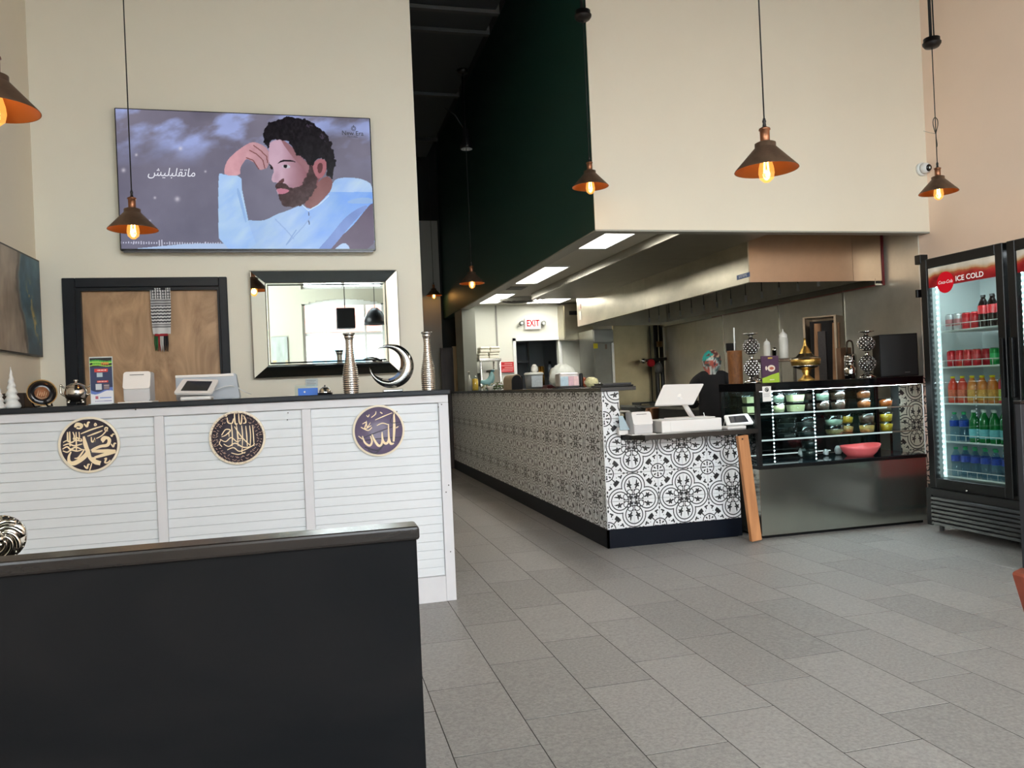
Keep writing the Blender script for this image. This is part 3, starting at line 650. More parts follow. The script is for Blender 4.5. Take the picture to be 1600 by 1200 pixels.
grid_paint('screen_picture',tvpaint,(x0+.008,TVY-.0005,z0+.012),(x1-x0-.016,0,0),(0,0,z1-z0-.02),520,300,vmat('tv_screen',.95,.2),tv)
p=at(268,270,Y=TVY); ew=emat('screen_white_letters',(235,235,245),1.0)
text('screen_lettering',"\uFEB6\uFEF4\uFEE0\uFE92\uFEE0\uFED8\uFE97\uFE8E\uFEE3",.078,(p.x,TVY-.0015,p.z),(PI/2,0,0),ew,tv,ext=.0003,shear=.25,sx=.92)
ek=M('screen_black_letters',(12,12,16),.4)
p=at(551,208.5,Y=TVY); text('screen_logo','New Era',.045,(p.x,TVY-.0015,p.z),(PI/2,0,0),ek,tv,ext=.0003,sx=.95)
p=at(551,214,Y=TVY); text('screen_logo','PICTURES',.012,(p.x,TVY-.0015,p.z),(PI/2,0,0),ek,tv,ext=.0003,sx=1.35)
p=at(552.5,201,Y=TVY); bm=B(); 
for r in (.014,.0075): lathe(bm,[(r,0),(r+.003,0),(r+.003,.0006),(r,.0006),(r,0)],n=20,mtx=Matrix.Rotation(PI/2,4,'X'),smooth=False)
tube(bm,[(0,0,.014),(0.001,0,.024)],.002,5); bmesh.ops.translate(bm,verts=bm.verts,vec=(p.x,TVY-.001,p.z)); obj('screen_emblem',bm,ek,tv)
# boarded door -------------------------------------------------------
d=sgroup('door_1',(-1.067,WY,0)); fk=M('black_door_trim',(20,24,30),.4,spec=.25,noise=.08,nscale=8)
bm=B(); box(bm,-1.504,-.606,WY+.03,WY+.05,0,2.02); obj('plywood_panel',bm,wood_mat('plywood',(146,112,80),(190,154,116),2.4,(1.3,1,.5),dist=4.5),d)
for a in ((-1.582,-1.504,WY-.018,WY+.03,0,2.084),(-.606,-.552,WY-.018,WY+.03,0,2.084),(-1.504,-.606,WY-.018,WY+.03,2.02,2.084)):
    bm=B(); box(bm,*a,bev=.004); obj('casing',bm,fk,d)
for a in ((-1.504,-1.475,WY-.005,WY+.03,0,2.02),(-.620,-.606,WY-.005,WY+.03,0,2.02),(-1.475,-.620,WY-.005,WY+.03,1.998,2.02)):
    bm=B(); box(bm,*a); obj('door_stop',bm,fk,d)
# checked scarf -------------------------------------------------------
def scarf_paint(u,v):
    C=np.full((len(u),3),206.); dkc=np.array([44,44,50]); X=u; Z=1-v      # Z 0 top .. 1 bottom
    fish=(Z<.24)&(np.abs(np.abs(((X*4+np.floor(Z*16)*.5)%1)-.5)-.25)<.09); C[fish]=dkc
    fish2=(Z<.24)&(np.abs(((Z*16)%1)-.5)<.12)&(((X*4)%1)>.35); C[fish2]=dkc
    for a,b in ((.25,.29),(.31,.35),(.78,.81),(.83,.86)): C[(Z>a)&(Z<b)]=[120,120,122]
    zz=(Z>.37)&(Z<.76)&((((Z-.37)/.39*5.5+.16*np.abs(((X*6)%1)*2-1))%1)<.45); C[zz]=dkc
    return C
sx0,sx1=-1.047,-.919; szt,szb=2.012,1.70; SYY=WY-.006
t=thing('checked_scarf','black and white patterned scarf with coloured tassels hanging on the plywood','scarf',(-.983,SYY,1.59))
o=grid_paint('cloth',scarf_paint,(sx0,SYY,szb),(sx1-sx0,0,0),(0,0,szt-szb),70,150,vmat('scarf_cloth',None,.9),t)
me=o.data
for v in me.vertices:
    v.co.x*=1-.12*max(0,-v.co.z/.16); v.co.y=.005*math.sin(v.co.x*90)+.003*math.sin(v.co.z*20)
sm=o.modifiers.new('s','SOLIDIFY'); sm.thickness=.003
cols=[(28,92,48),(28,92,48),(150,26,36),(190,190,186),(190,190,186),(24,24,28),(24,24,28)]
bm=B(); box(bm,-1.028,-.945,SYY-.006,SYY+.004,1.685,1.702,bev=.003); obj('tassel_band',bm,M('tassel_red',(150,26,36),.8),t)
for i in range(15):
    x=-1.028+i*.0058; c=cols[min(6,i//2)]; bm=B(); L=.10+.015*random.random()
    tube(bm,[(x,SYY,1.69),(x+random.uniform(-.003,.003),SYY-.003,1.69-L/2),(x+random.uniform(-.004,.004),SYY,1.69-L)],[.003,.0035,.0015],5); obj('tassel',bm,M('tassel%s'%str(c),c,.85),t)
# mirror ---------------------------------------------------------------
mir=M('mirror_glass',(232,238,234),.0,1); bead=M('silver_bead',(165,158,145),.3,.8,noise=.3,nscale=200)
t=thing('wall_mirror','large rectangular silver mirror with angled mirror borders and beaded edges on the wall','mirror',(.11,WY,1.365))
ox0,ox1,oz0,oz1=-.40,.622,1.37,2.122; ix0,ix1,iz0,iz1=-.294,.527,1.462,2.028; yo,yi=WY-.038,WY-.058
bm=B(); box(bm,ox0+.004,ox1-.004,yo+.001,WY-.001,oz0+.004,oz1-.004); obj('backing',bm,blackm,t)
def quad(P,th=.004):
    bm=B(); a=[bm.verts.new(p) for p in P]; b=[bm.verts.new((p[0],p[1]+th,p[2])) for p in P]; bm.faces.new(a); bm.faces.new(b[::-1])
    for i in range(4): bm.faces.new((a[i],b[i],b[(i+1)%4],a[(i+1)%4]))
    return bm
g=.006
for P in ([(ox0+g,yo-.004,oz0+g),(ox0+g,yo-.004,oz1-g),(ix0-g,yi,iz1+g),(ix0-g,yi,iz0-g)],[(ox1-g,yo-.004,oz0+g),(ox1-g,yo-.004,oz1-g),(ix1+g,yi,iz1+g),(ix1+g,yi,iz0-g)],
          [(ox0+g,yo-.004,oz1-g),(ox1-g,yo-.004,oz1-g),(ix1+g,yi,iz1+g),(ix0-g,yi,iz1+g)],[(ox0+g,yo-.004,oz0+g),(ox1-g,yo-.004,oz0+g),(ix1+g,yi,iz0-g),(ix0-g,yi,iz0-g)]):
    obj('frame_panel',quad(P),mir,t)
bm=B(); box(bm,ix0,ix1,yi+.004,yi+.01,iz0,iz1); obj('glass',bm,mir,t)
# bevelled border of the inner glass
bw=.016
for P in ([(ix0,yi+.006,iz0),(ix0,yi+.006,iz1),(ix0+bw,yi+.0005,iz1-bw),(ix0+bw,yi+.0005,iz0+bw)],[(ix1,yi+.006,iz0),(ix1,yi+.006,iz1),(ix1-bw,yi+.0005,iz1-bw),(ix1-bw,yi+.0005,iz0+bw)],
          [(ix0,yi+.006,iz1),(ix1,yi+.006,iz1),(ix1-bw,yi+.0005,iz1-bw),(ix0+bw,yi+.0005,iz1-bw)],[(ix0,yi+.006,iz0),(ix1,yi+.006,iz0),(ix1-bw,yi+.0005,iz0+bw),(ix0+bw,yi+.0005,iz0+bw)]):
    obj('bevel',quad(P,.001),mir,t)
bm=B(); box(bm,ix0+bw,ix1-bw,yi+.0005,yi+.004,iz0+bw,iz1-bw); obj('centre_glass',bm,mir,t)
def beads(name,X0,X1,Z0,Z1,y,r=.0042,st=.0105):
    bm=B(); L=[]
    for i in range(int((X1-X0)/st)+1): L+=[(X0+i*st,Z0),(X0+i*st,Z1)]
    for i in range(1,int((Z1-Z0)/st)): L+=[(X0,Z0+i*st),(X1,Z0+i*st)]
    for x,z in L:
        m=Matrix.Translation((x,y,z))@Matrix.Diagonal((r,r,r,1)); bmesh.ops.create_icosphere(bm,subdivisions=1,radius=1,matrix=m)
    o=obj(name,bm,bead,t,fix=False); o['kind']='stuff'
beads('beaded_edge',ox0+.002,ox1-.002,oz0+.002,oz1-.002,yo-.002); beads('inner_beaded_edge',ix0-.003,ix1+.003,iz0-.003,iz1+.003,yi-.001,.0036,.009)
# small notice under the mirror
a=at(487,598,Y=WY-.002); bm=B(); box(bm,a.x-.042,a.x+.042,WY-.004,WY-.001,a.z-.028,a.z+.028); o=obj('paper_notice',bm,M('notice_paper',(196,204,206),.7)); tag(o,'small white printed notice on the wall below the mirror','notice')
for q in range(4): bm=B(); box(bm,a.x-.034,a.x+.03-.01*(q%2),WY-.0048,WY-.004,a.z+.014-q*.011,a.z+.0165-q*.011); obj('print_line',bm,M('faint_print',(120,126,130),.7),o)
# painting on the left wall ---------------------------------------------
def artpaint(u,v):
    y=4.72+u*.985; z=1.572+v*.62; X=u*4; Z=v*2.6; w=fbm(X*50+fbm(X*30,Z*30,40,3)*60,Z*50,40,4); C=np.empty((len(u),3))
    edge=.60+.10*(1-v)+.05*np.sin(v*7)+(w-.5)*.14; tt=np.clip((u-edge)/.05,0,1)[:,None]
    warm=np.array([150,138,124])+(w-.5)[:,None]*60+((fbm(X*90,Z*30,20,6)-.5)*50)[:,None]*np.array([1,.9,.8]); cool=np.array([46,78,96])+(w-.5)[:,None]*90*np.array([.6,.9,1])
    lt=np.clip((fbm(X*40,Z*60,50,13)-.5)*4,0,1)[:,None]; cool=cool*(1-lt*.5)+np.array([110,150,160])*lt*.5
    C=warm*(1-tt)+cool*tt; g=(np.exp(-(((u-.80)/.045)**2+((v-.62)/.10)**2))+np.exp(-(((u-.86-(.4-v)*.3)/.03)**2+((v-.3)/.2)**2)))*np.clip((fbm(X*120,Z*90,20,15)-.42)*5,0,1)
    g=np.clip(g*1.3,0,1)[:,None]; C=C*(1-g)+np.array([176,150,84])*g
    d=np.exp(-((u-edge)/.02)**2)[:,None]*.6; C=C*(1-d)+np.array([52,48,46])*d; return C
t=thing('abstract_painting','abstract canvas of grey, teal and gold swirls on the left wall','painting',(LX,5.2,1.57))
bm=B(); box(bm,LX+.001,LX+.03,4.70,5.712,1.565,2.195); obj('frame',bm,blackm,t)
grid_paint('canvas',artpaint,(LX+.0305,4.712,1.575),(0,.988,0),(0,0,.61),260,160,vmat('art_paint',None,.5),t)
# artwork and hanging board on the front wall (seen in the mirror)
def art2(u,v):
    w=fbm(u*300,v*400,80,31); g=np.clip((w-.48)*4,0,1)[:,None]*(v<.6)[:,None]; return np.array([150,156,148])*(1-g)+np.array([176,148,104])*g+(w-.5)[:,None]*40
t=thing('framed_print','pale gold and grey framed print on the front wall beside window','picture',(-.56,FY,1.2))
bm=B(); box(bm,-.70,-.42,FY+.001,FY+.02,1.25,2.31); obj('frame',bm,M('silver_frame',(150,150,146),.4,.5),t); grid_paint('print',art2,(-.43,FY+.0205,1.26),(-.26,0,0),(0,0,1.04),60,120,vmat('art_paint',None,.5),t)
t=thing('wall_speaker','square black speaker hanging inside the front window, seen in the mirror','speaker',(.60,FY+.2,2.38))
bm=B(); box(bm,.44,.77,FY+.1,FY+.35,2.40,2.77,bev=.02,seg=3); obj('cabinet',bm,black,t); bm=B(); tube(bm,[(.6,FY+.2,2.77),(.6,FY+.2,CH)],.008,6); obj('cord',bm,black,t)
t=thing('dome_lamp','black dome lamp hanging inside the front window, seen in the mirror','lamp',(1.12,FY+.3,2.45))
bm=B(); lathe(bm,[(0,2.76),(.05,2.76),(.12,2.70),(.19,2.58),(.20,2.46),(.19,2.46),(.17,2.57),(.1,2.68),(0,2.72)],(1.12,FY+.3,0),24); obj('shade',bm,black,t); bm=B(); tube(bm,[(1.12,FY+.3,2.76),(1.12,FY+.3,CH)],.006,6); obj('cord',bm,black,t)
# street seen in the mirror
t=thing('shop_building','low pale shop building with red canopy across the street, seen in mirror','building',(1,-24,0))
bm=B(); box(bm,-16,18,-27,-24,-.12,5.0); obj('wall',bm,M('shop_wall',(190,186,178),.8),t); bm=B(); box(bm,-16.2,18.2,-24.4,-23.2,3.9,5.2); obj('canopy',bm,M('shop_red',(168,90,76),.7),t)
for q in range(9): bm=B(); box(bm,-14+q*3.5,-11.6+q*3.5,-23.99,-23.9,.4,3.2); obj('shop_window',bm,M('shop_glass',(110,150,170),.15),t)
cc=[(215,215,212),(60,90,120),(120,122,126),(230,230,226)]
for q,(x,c) in enumerate(((-4.2,0),(.2,3),(3.2,1),(7.2,2))):
    t=thing('parked_car',['white car parked outside at the left, seen in mirror','pale car parked outside the first window, seen in mirror','blue car parked outside, seen in the mirror edge','grey car parked outside beyond the blue one'][q],'car',(x,-11,-.12),'cars parked outside')
    bm=B(); prism(bm,[(-.9,.3),(.9,.3),(.92,.85),(.78,.95),(.62,1.42),(-.62,1.42),(-.78,.95),(-.92,.85)],4.2,mtx=Matrix.Translation((x,-13.2,-.12))); obj('body',bm,M('car_paint%d'%c,cc[c],.3),t)
    bm=B(); box(bm,x-.62,x+.62,-8.995,-8.97,.82,1.22); obj('windscreen',bm,M('car_glass',(30,36,42),.1),t)
    for sx_ in (-.8,.62):
        for sy_ in (-12.4,-9.9):
            bm=B(); lathe(bm,[(0,0),(.32,0),(.32,.18),(0,.18)],n=16,mtx=Matrix.Rotation(PI/2,4,'Y')); bmesh.ops.translate(bm,verts=bm.verts,vec=(x+sx_,sy_,.2)); obj('wheel',bm,black,t)
# ================================================================== AISLE COUNTER (tiled)
tc=thing('tiled_counter','long aisle counter clad in black and white patterned tiles with dark plinth','counter',(2.15,8,0))
tf=tile_mat('pattern_tile_front',0,2.297,.345); ts=tile_mat('pattern_tile_side',1,5.765,.350,white=(236,238,240)); tb=tile_mat('pattern_tile_stub',0,4.92,.765,white=(226,204,190))  # one tile: side's white lifted, stub's white pinkened to imitate their light
S=.207; blk=M('blue_black_plinth',(10,16,27),.4,spec=.15); core=M('counter_core',(96,98,100),.8)
bm=B(); box(bm,2.09,2.212,5.53,11.03,0,1.172); obj('core',bm,core,tc); bm=B(); box(bm,2.09,2.2,11.61,12.1,0,1.172); obj('core',bm,core,tc); bm=B(); box(bm,2.06,2.0915,11.03,12.1,1.173,1.203); box(bm,2.0915,2.2,11.605,12.1,1.173,1.203); obj('countertop',bm,M('black_slab',(24,25,27),.25),tc)
bm=B(); box(bm,2.212,3.185,5.53,5.62,0,.80); box(bm,2.25,3.185,5.62,6.15,.05,.80); obj('cabinet',bm,M('steel_cabinet',(120,120,115),.35,.8),tc)
bm=B(); box(bm,2.074,2.09,5.511,12.1,0,.138); box(bm,2.074,3.19,5.511,5.53,0,.138); obj('plinth',bm,blk,tc)
bm=B(); box(bm,2.06,2.345,5.49,11.03,1.173,1.203,bev=.003); obj('countertop',bm,M('black_slab',(24,25,27),.25),tc)
G=.0013
def tilepiece(x0,x1,y0,y1,z0,z1,m,par):
    bm=B(); box(bm,x0,x1,y0,y1,z0,z1,bev=.0007); return obj('tile',bm,m,par,fix=False)
_c={}
for k in range(5):
    z0=.138+k*S; z1=z0+S
    for q in range(-1,32):
        y0=5.558+q*S; y1=y0+S
        if q==-1: y0=5.518
        if y0>12.05: continue
        y1=min(y1,12.1)
        if q>=0 and y1-y0>S-.001:
            if k not in _c:
                o=tilepiece(2.0805,2.09,y0+G,y1-G,z0+G,z1-G,ts,tc); _c[k]=o.data
            else: piece(_c[k],(2.08525,(y0+y1)/2,(z0+z1)/2),tc)
        else: tilepiece(2.0805,2.09,y0+G,y1-G,z0+G,z1-G,ts,tc)
    xs=[2.083]+[2.297+S*i for i in range(0,5)]+[3.19]
    for a,b in zip(xs,xs[1:]):
        if k<3: tilepiece(a+G,b-G,5.518,5.53,z0+G,z1-G,tf,tc)
        elif k==3: 
            tilepiece(a+G,b-G,5.518,5.53,z0+G,.80-G,tf,tc)
    if k==3: tilepiece(2.083,2.216,5.518,5.53,.80,z1-G,tf,tc)
    if k==4: tilepiece(2.083,2.216,5.518,5.53,z0+G,z1-G,tf,tc)
bm=B(); box(bm,2.0775,2.083,5.5155,5.521,.14,1.172); obj('corner_trim',bm,M('bright_trim',(210,212,214),.3,.6),tc)
# low service shelf
sh=thing('service_shelf','thin black shelf in front of the tiled counter holding the till','shelf',(2.8,5.4,.80))
bm=B(); P=[(2.222,5.52),(2.31,5.285),(3.232,5.285),(3.232,5.60),(2.222,5.60)]
a=[bm.verts.new((x,y,.842)) for x,y in P]; b=[bm.verts.new((x,y,.806)) for x,y in P]; bm.faces.new(a); bm.faces.new(b[::-1]); 
for i in range(5): bm.faces.new((a[i],b[i],b[(i+1)%5],a[(i+1)%5]))
obj('board',bm,M('black_gloss_board',(12,12,14),.2),sh)
bm=B(); box(bm,2.225,3.18,5.60,6.16,.801,.841); obj('rear_board',bm,M('black_gloss_board'),sh)
# leaning timber post
tx=at(1159,680,Y=5.25).x; bx=at(1181,842,Y=5.25).x
bm=B(); m=Matrix.Translation((bx,5.25,0))@Matrix.Rotation(math.atan2(tx-bx,.80),4,'Y'); box(bm,-.042,.042,-.02,.02,0.012,.803,bev=.003,mtx=m)
t=thing('timber_post','raw timber stud leaning under the black shelf beside the display case','post',(bx,5.25,0))
obj('stud',bm,wood_mat('pine_stud',(160,104,62),(200,140,90),5,(1,1,.12),.6),t)
bm=B(); p=at(1160,686,Y=5.228); cyl(bm,.007,0,.003,n=10,mtx=Matrix.Rotation(PI/2,4,'X')); bmesh.ops.translate(bm,verts=bm.verts,vec=(p.x,5.229,p.z)); obj('knot',bm,M('knot',(60,34,20),.7),t)
# stub wall with tiles right of the case
st=sgroup('wall_tile_stub',(4.9,5.62,0)); bm=B(); box(bm,4.76,RX,5.612,5.70,0,1.17); obj('core',bm,core,st)
for i in range(-1,2):
    for k in range(6):
        x0=max(4.765,4.92-.207+i*.207); x1=min(RX-.002,x0+.207 if i>=0 else 4.92-.207); 
        if i==-1: x0,x1=4.765,4.92-.0
        if i==0: x0,x1=4.92,RX-.002
        if i==1: continue
        z0=.765-.207*3+k*.207-.0; z1=min(z0+.207,1.17)
        if z0>1.16: continue
        tilepiece(x0+G,x1-G,5.60,5.612,z0+G,z1-G,tb,st)
# ================================================================== DISPLAY CASE
gl=glass_mat('case_glass',(244,249,248),1.0); ledw=emat('led_strip_glow',(225,240,255),14); glintd=emat('led_dot',(235,245,255),16)
x0,x1,y0,y1=3.238,4.742,5.31,5.86
dc=thing('display_case','refrigerated glass display case with black frame and mirror steel base','display case',(4,5.6,0))
bm=B(); box(bm,x0,x1,y0,y1,.025,.528,bev=.002); obj('base',bm,M('mirror_steel',(176,178,168),.17,.92,noise=.10,nscale=2.2,stretch=(1,1,.6),bump=.035,bscale=2.2),dc)
bm=B(); box(bm,x0+.03,x1-.03,y0+.03,y1,.0,.025); obj('kick_gap',bm,black,dc)
bm=B(); box(bm,x0-.004,x1+.004,y0-.006,y1,.528,.552); obj('lower_frame',bm,black,dc)
bm=B(); box(bm,x0+.01,x1-.01,y0+.01,y1-.01,.552,.556); obj('deck',bm,M('black_deck',(22,30,36),.08),dc)
bm=B(); box(bm,x0-.004,x1+.004,y0-.006,y1,1.118,1.182,bev=.002); obj('top',bm,M('gloss_black_top',(10,10,12),.1),dc)
for a in ((x0-.002,x0+.030,y0-.004,y0+.028),(x0,x0+.02,y1-.03,y1-.002),(x1-.02,x1,y1-.03,y1-.002)):
    bm=B(); box(bm,*a,.552,1.118); obj('post',bm,black,dc)
bm=B(); box(bm,x1-.006,x1,y0-.002,y0+.004,.552,1.118); obj('edge_trim',bm,whitep,dc)
bm=B(); box(bm,x0+.03,x1-.006,y0,y0+.005,.554,1.117); obj('front_glass',bm,gl,dc)
bm=B(); box(bm,x0+.001,x0+.006,y0+.028,y1-.03,.554,1.117); obj('side_glass',bm,gl,dc)
bm=B(); box(bm,x1-.006,x1-.001,y0+.006,y1-.03,.554,1.117); obj('side_glass',bm,gl,dc)
xm=(x0+x1)/2
for a,b,yy in ((x0+.03,xm+.02,y1-.03),(xm-.02,x1-.02,y1-.018)):
    bm=B(); box(bm,a,b,yy,yy+.005,.56,1.115); obj('rear_door',bm,glass_mat('rear_glass',(150,172,180),1.0),dc)
for z,xe in ((.935,4.46),(.735,4.50)):
    bm=B(); box(bm,x0+.04,x1-.02,y0+.09,y1-.06,z,z+.006); o=obj('shelf',bm,gl,dc)
    bm=B(); box(bm,x0+.05,xe,y0+.078,y0+.09,z-.003,z+.008); obj('shelf_light',bm,emat('shelf_edge_glow',(225,240,240),.95),o)
    bm=B(); box(bm,xe+.005,x1-.02,y0+.085,y0+.10,z-.002,z+.008); obj('shelf_rail',bm,M('bronze_rail',(130,112,100),.35,.6),o)
bm=B(); box(bm,x0+.05,4.12,y0+.35,y0+.36,.592,.600); obj('deck_light',bm,emat('shelf_edge_glow'),dc)
for px in (1207,1272):  # glowing dotted strips stand in for dots reflected in the front glass
    x=at(px,660,Y=y0+.02).x; o=None; bm=B(); box(bm,x-.003,x+.003,y0+.012,y0+.015,.56,1.115); o=obj('dotted_strip',bm,M('glint_carrier',(120,130,130),.4,alpha=1),dc)
    bm=B()
    for q in range(20): box(bm,x-.0035,x+.0035,y0+.009,y0+.012,.575+q*.028,.582+q*.028)
    r=obj('strip_dots',bm,glintd,o); r['kind']='stuff'
bm=B(); box(bm,x0+.05,x1-.03,y0+.03,y0+.10,1.1155,1.1175); obj('top_light',bm,emat('case_top_glow',(230,242,250),42),dc)
# sticker
a=at(1191,604,Y=y0-.007); b=at(1205.5,627,Y=y0-.007)
t=thing('window_sticker','white notice with round black emblem stuck on the display case corner','sticker',((a.x+b.x)/2,y0,b.z))
bm=B(); box(bm,a.x,b.x,y0-.0075,y0-.0062,b.z,a.z); obj('paper',bm,M('sticker_white',(225,222,216),.6),t)
bm=B(); cyl(bm,.017,0,.0006,n=24,mtx=Matrix.Rotation(PI/2,4,'X')); bmesh.ops.translate(bm,verts=bm.verts,vec=((a.x+b.x)/2,y0-.0076,a.z-.025)); e=obj('emblem',bm,M('ink_black',(25,25,28),.6),t)
bm=B(); tube(bm,[((a.x+b.x)/2+.009*math.cos(q*.7),y0-.0084,a.z-.025+.009*math.sin(q*.7)) for q in range(8)],.0016,5); obj('emblem_mark',bm,M('sticker_white'),e)
for q in range(4): bm=B(); box(bm,a.x+.008,b.x-.01-.006*(q%2),y0-.0080,y0-.0075,a.z-.055-q*.008,a.z-.053-q*.008); obj('print_line',bm,M('faint_print'),t)
# --- containers
clearp=glass_mat('clear_plastic',(240,246,244),2.2,.12)
def tub(px,z,w,h,food,lab,grp,y=5.5,fill=.7,lid=True,shape='round',fh=0,white_lid=False):
    x=at(px,640,Y=y).x; t=thing('food_tub',lab,'food container',(x,y,z),grp)
    r=w*mpp(x,y)/2; bm=B()
    n=24 if shape=='round' else 4
    m=Matrix.Rotation(PI/4 if n==4 else 0,4,'Z'); k=1.28 if n==4 else 1
    lathe(bm,[(0,.001),(r*.82*k,.001),(r*.97*k,h*.92),(r*.95*k,h*.92),(r*.80*k,.003),(0,.003)],(x,y,z),n,mtx=m,smooth=n>4); obj('tub',bm,clearp,t)
    bm=B(); pr=[(0,.004),(r*.78*k,.004),(r*(.80+.14*fill)*k,h*fill)]+([(r*.4,h*fill+fh),(0,h*fill+fh*1.1)] if fh else [(0,h*fill)])
    lathe(bm,pr,(x,y,z),n,mtx=m,smooth=n>4); obj('food',bm,food,t)
    if lid:
        bm=B(); lathe(bm,[(0,h*.97),(r*.9*k,h*.97),(r*1.03*k,h*.91),(r*1.03*k,h*.95),(r*.93*k,h),(0,h)],(x,y,z),n,mtx=m,smooth=n>4); obj('lid',bm,clearp if not white_lid else M('pale_lid',(190,210,206),.3),t)
    return t
def food(n,c,s=25,a=.35): return M(n,c,.55,noise=a,nscale=s)
cream=food('cream_dessert',(226,222,176),20,.12); pale=food('pale_mint_food',(186,206,190),30,.15); brown=food('brown_dessert',(96,66,52),40,.5); bak=food('amber_pastry',(176,96,44),50,.4); orange=food('orange_pastry',(190,96,30),40,.3); yel=food('yellow_fruit',(226,184,40),40,.35); mix=food('tan_salad',(150,130,84),60,.4); mixd=food('custard_mix',(214,168,96),45,.4); darkf=food('dark_food',(30,42,44),30,.3)
z1,z2=.942,.742; H=.077
def pair(px,z,w,fd1,fd2,desc,grp,**k):
    tub(px,z,w,H,fd1,desc+', lower of the stacked pair',grp,**k); tub(px,z+H+.001,w,H,fd2,desc+', upper of the stacked pair',grp,**k)
g1='dessert tubs on the top shelf of the case'; g2='food tubs on the middle shelf of the case'
pair(1217,z1,20,cream,pale,'clear tub of pale dessert next to the round sticker',g1,y=5.47)
pair(1243,z1,25,cream,cream,'clear square tub of cream dessert second from the left post',g1,shape='sq',y=5.47)
pair(1264,z1,13,brown,brown,'small dark brown dessert tub behind the led strip',g1,y=5.66)
pair(1286,z1,22,brown,pale,'clear tub of brown and mint food in the middle',g1,y=5.48)
pair(1310,z1,24,brown,brown,'clear tub with brown layered dessert right of the led strip',g1,y=5.48)
pair(1350,z1,23,bak,bak,'low clear tub of amber pastry shreds under a flat lid',g1,y=5.50,fill=.5,fh=.02)
tub(1384,z1,22,.064,orange,'single tub of orange brown pastry at the right end',g1,y=5.5,fill=.7,fh=.01)
pair(1227,z2,26,darkf,darkf,'dark oval tray with pale rim near the left post',g2,shape='sq',y=5.5,fill=.4)
pair(1258,z2,33,darkf,darkf,'wide dark tray with pale rim left of the centre',g2,y=5.5,fill=.4)
pair(1302,z2,30,mix,pale,'wide clear tub of tan salad',g2,y=5.48,fill=.5)
pair(1322,z2,22,mixd,yel,'clear tub of yellow fruit next to the tan salad',g2,y=5.60,fill=.55,fh=.01)
pair(1353,z2,25,mixd,brown,'clear tub of layered custard above the pink bowl',g2,y=5.48)
pair(1384,z2,20,yel,yel,'clear cup of orange yellow fruit at the right end',g2,y=5.48,fill=.75)
pair(1170,z1-.0,18,cream,cream,'clear tub of cream dessert seen through the side glass',g1,y=5.62,shape='sq')
pair(1262,.557,26,darkf,darkf,'dark tray on the case deck behind the left glass',g2+' deck',y=5.6)
# pink bowl
x=at(1346,702,Y=5.45).x; y=5.47; r=30*mpp(x,y)
t=thing('pink_bowl','glossy coral pink bowl with raised lip on the case deck','bowl',(x,y,.557))
bm=B(); lathe(bm,[(0,.004),(r*.55,.002),(r*.62,.0),(r*.80,.028),(r*.93,.062),(r*.97,.082),(r*.94,.082),(r*.88,.062),(r*.74,.03),(r*.5,.012),(0,.012)],(0,0,0),36)
for v in bm.verts:
    if v.co.z>.05: v.co.z+=.018*max(0,(v.co.x/r))**2; v.co.x*=1+.10*max(0,v.co.x/r)
bmesh.ops.translate(bm,verts=bm.verts,vec=(x,y,.557)); obj('bowl_body',bm,M('coral_pink',(236,104,108),.22,emit=.12),t)  # bowl given a slight glow of its own to look lit
# white crumpled gloves at rear
for px,w,l in ((1292,.05,'narrow white paper cone standing on the deck left of the pink bowl'),(1312,.07,'rolled white paper bundle just left of the pink bowl'),(1255,.07,'pale fan of folded paper on the deck behind the glass')):
    x=at(px,690,Y=5.62).x; bm=B(); sphere(bm,(x,5.64,.557+w*.55),w*.5,10,(1,.6,1.1)); rr=random.Random(px)
    for v in bm.verts: v.co+=Vector((rr.uniform(-1,1),rr.uniform(-1,1),rr.uniform(-.3,1)))*.006
    tag(obj('paper_bundle',bm,M('white_paper',(190,196,198),.7)),l,'paper')
# ================================================================== ON TOP OF THE CASE
ZT=1.182
crys=M('crystal_core',(60,56,52),.4,.6)
crysb=M('crystal_bead',(206,202,196),.15,.85)
def crystal(px,lab,y,h,wtop):
    x=xat(px,y,1.3); m=mpp(x,y); t=thing('crystal_candle_holder',lab,'candle holder',(x,y,ZT),'crystal candle holders on the display case')
    r=12*m
    bm=B(); lathe(bm,[(0,0),(r*1.1,0),(r*1.15,.008),(r*.6,.03),(r*.3,.05),(r*.28,.06),(0,.06)],(x,y,ZT),20); obj('base',bm,chrome,t)
    def ball(z,hh,name):
        bm=B(); lathe(bm,[(r*.45,0),(r*.85,hh*.2),(r,hh*.5),(r*.85,hh*.8),(r*.4,hh)],(x,y,ZT+z),20); obj(name,bm,crys,t)
        b2=B()
        for q in range(7):
            zz=hh*(.12+.76*q/6); rr_=r*math.sin(PI*(.22+.56*q/6))*1.02
            for a in range(11):
                an=(a+.5*(q%2))/11*2*PI; bmesh.ops.create_icosphere(b2,subdivisions=1,radius=.0072,matrix=Matrix.Translation((x+rr_*math.cos(an),y+rr_*math.sin(an),ZT+z+zz)))
        o=obj('crystal_beads',b2,crysb,t,fix=False); o['kind']='stuff'
    ball(.055,h*.36,'lower_globe'); ball(.08+h*.40,h*.34,'upper_globe')
    bm=B(); z=ZT+.055+h*.36; lathe(bm,[(r*.35,0),(r*.22,.015),(r*.35,.03)],(x,y,z),16); obj('neck',bm,chrome,t)
    z=ZT+.08+h*.74; bm=B(); lathe(bm,[(0,0),(r*.3,0),(r*.25,.02),(r*.4,.03),(r*1.0,.036),(r*1.0,.042),(0,.042)],(x,y,z),20); obj('dish',bm,chrome,t)
crystal(1175,'silver crystal ball candle holder left of the purple card','5' and 5.45,.36,1)
crystal(1355,'silver crystal ball candle holder left of the black monitor',5.62,.36,1)
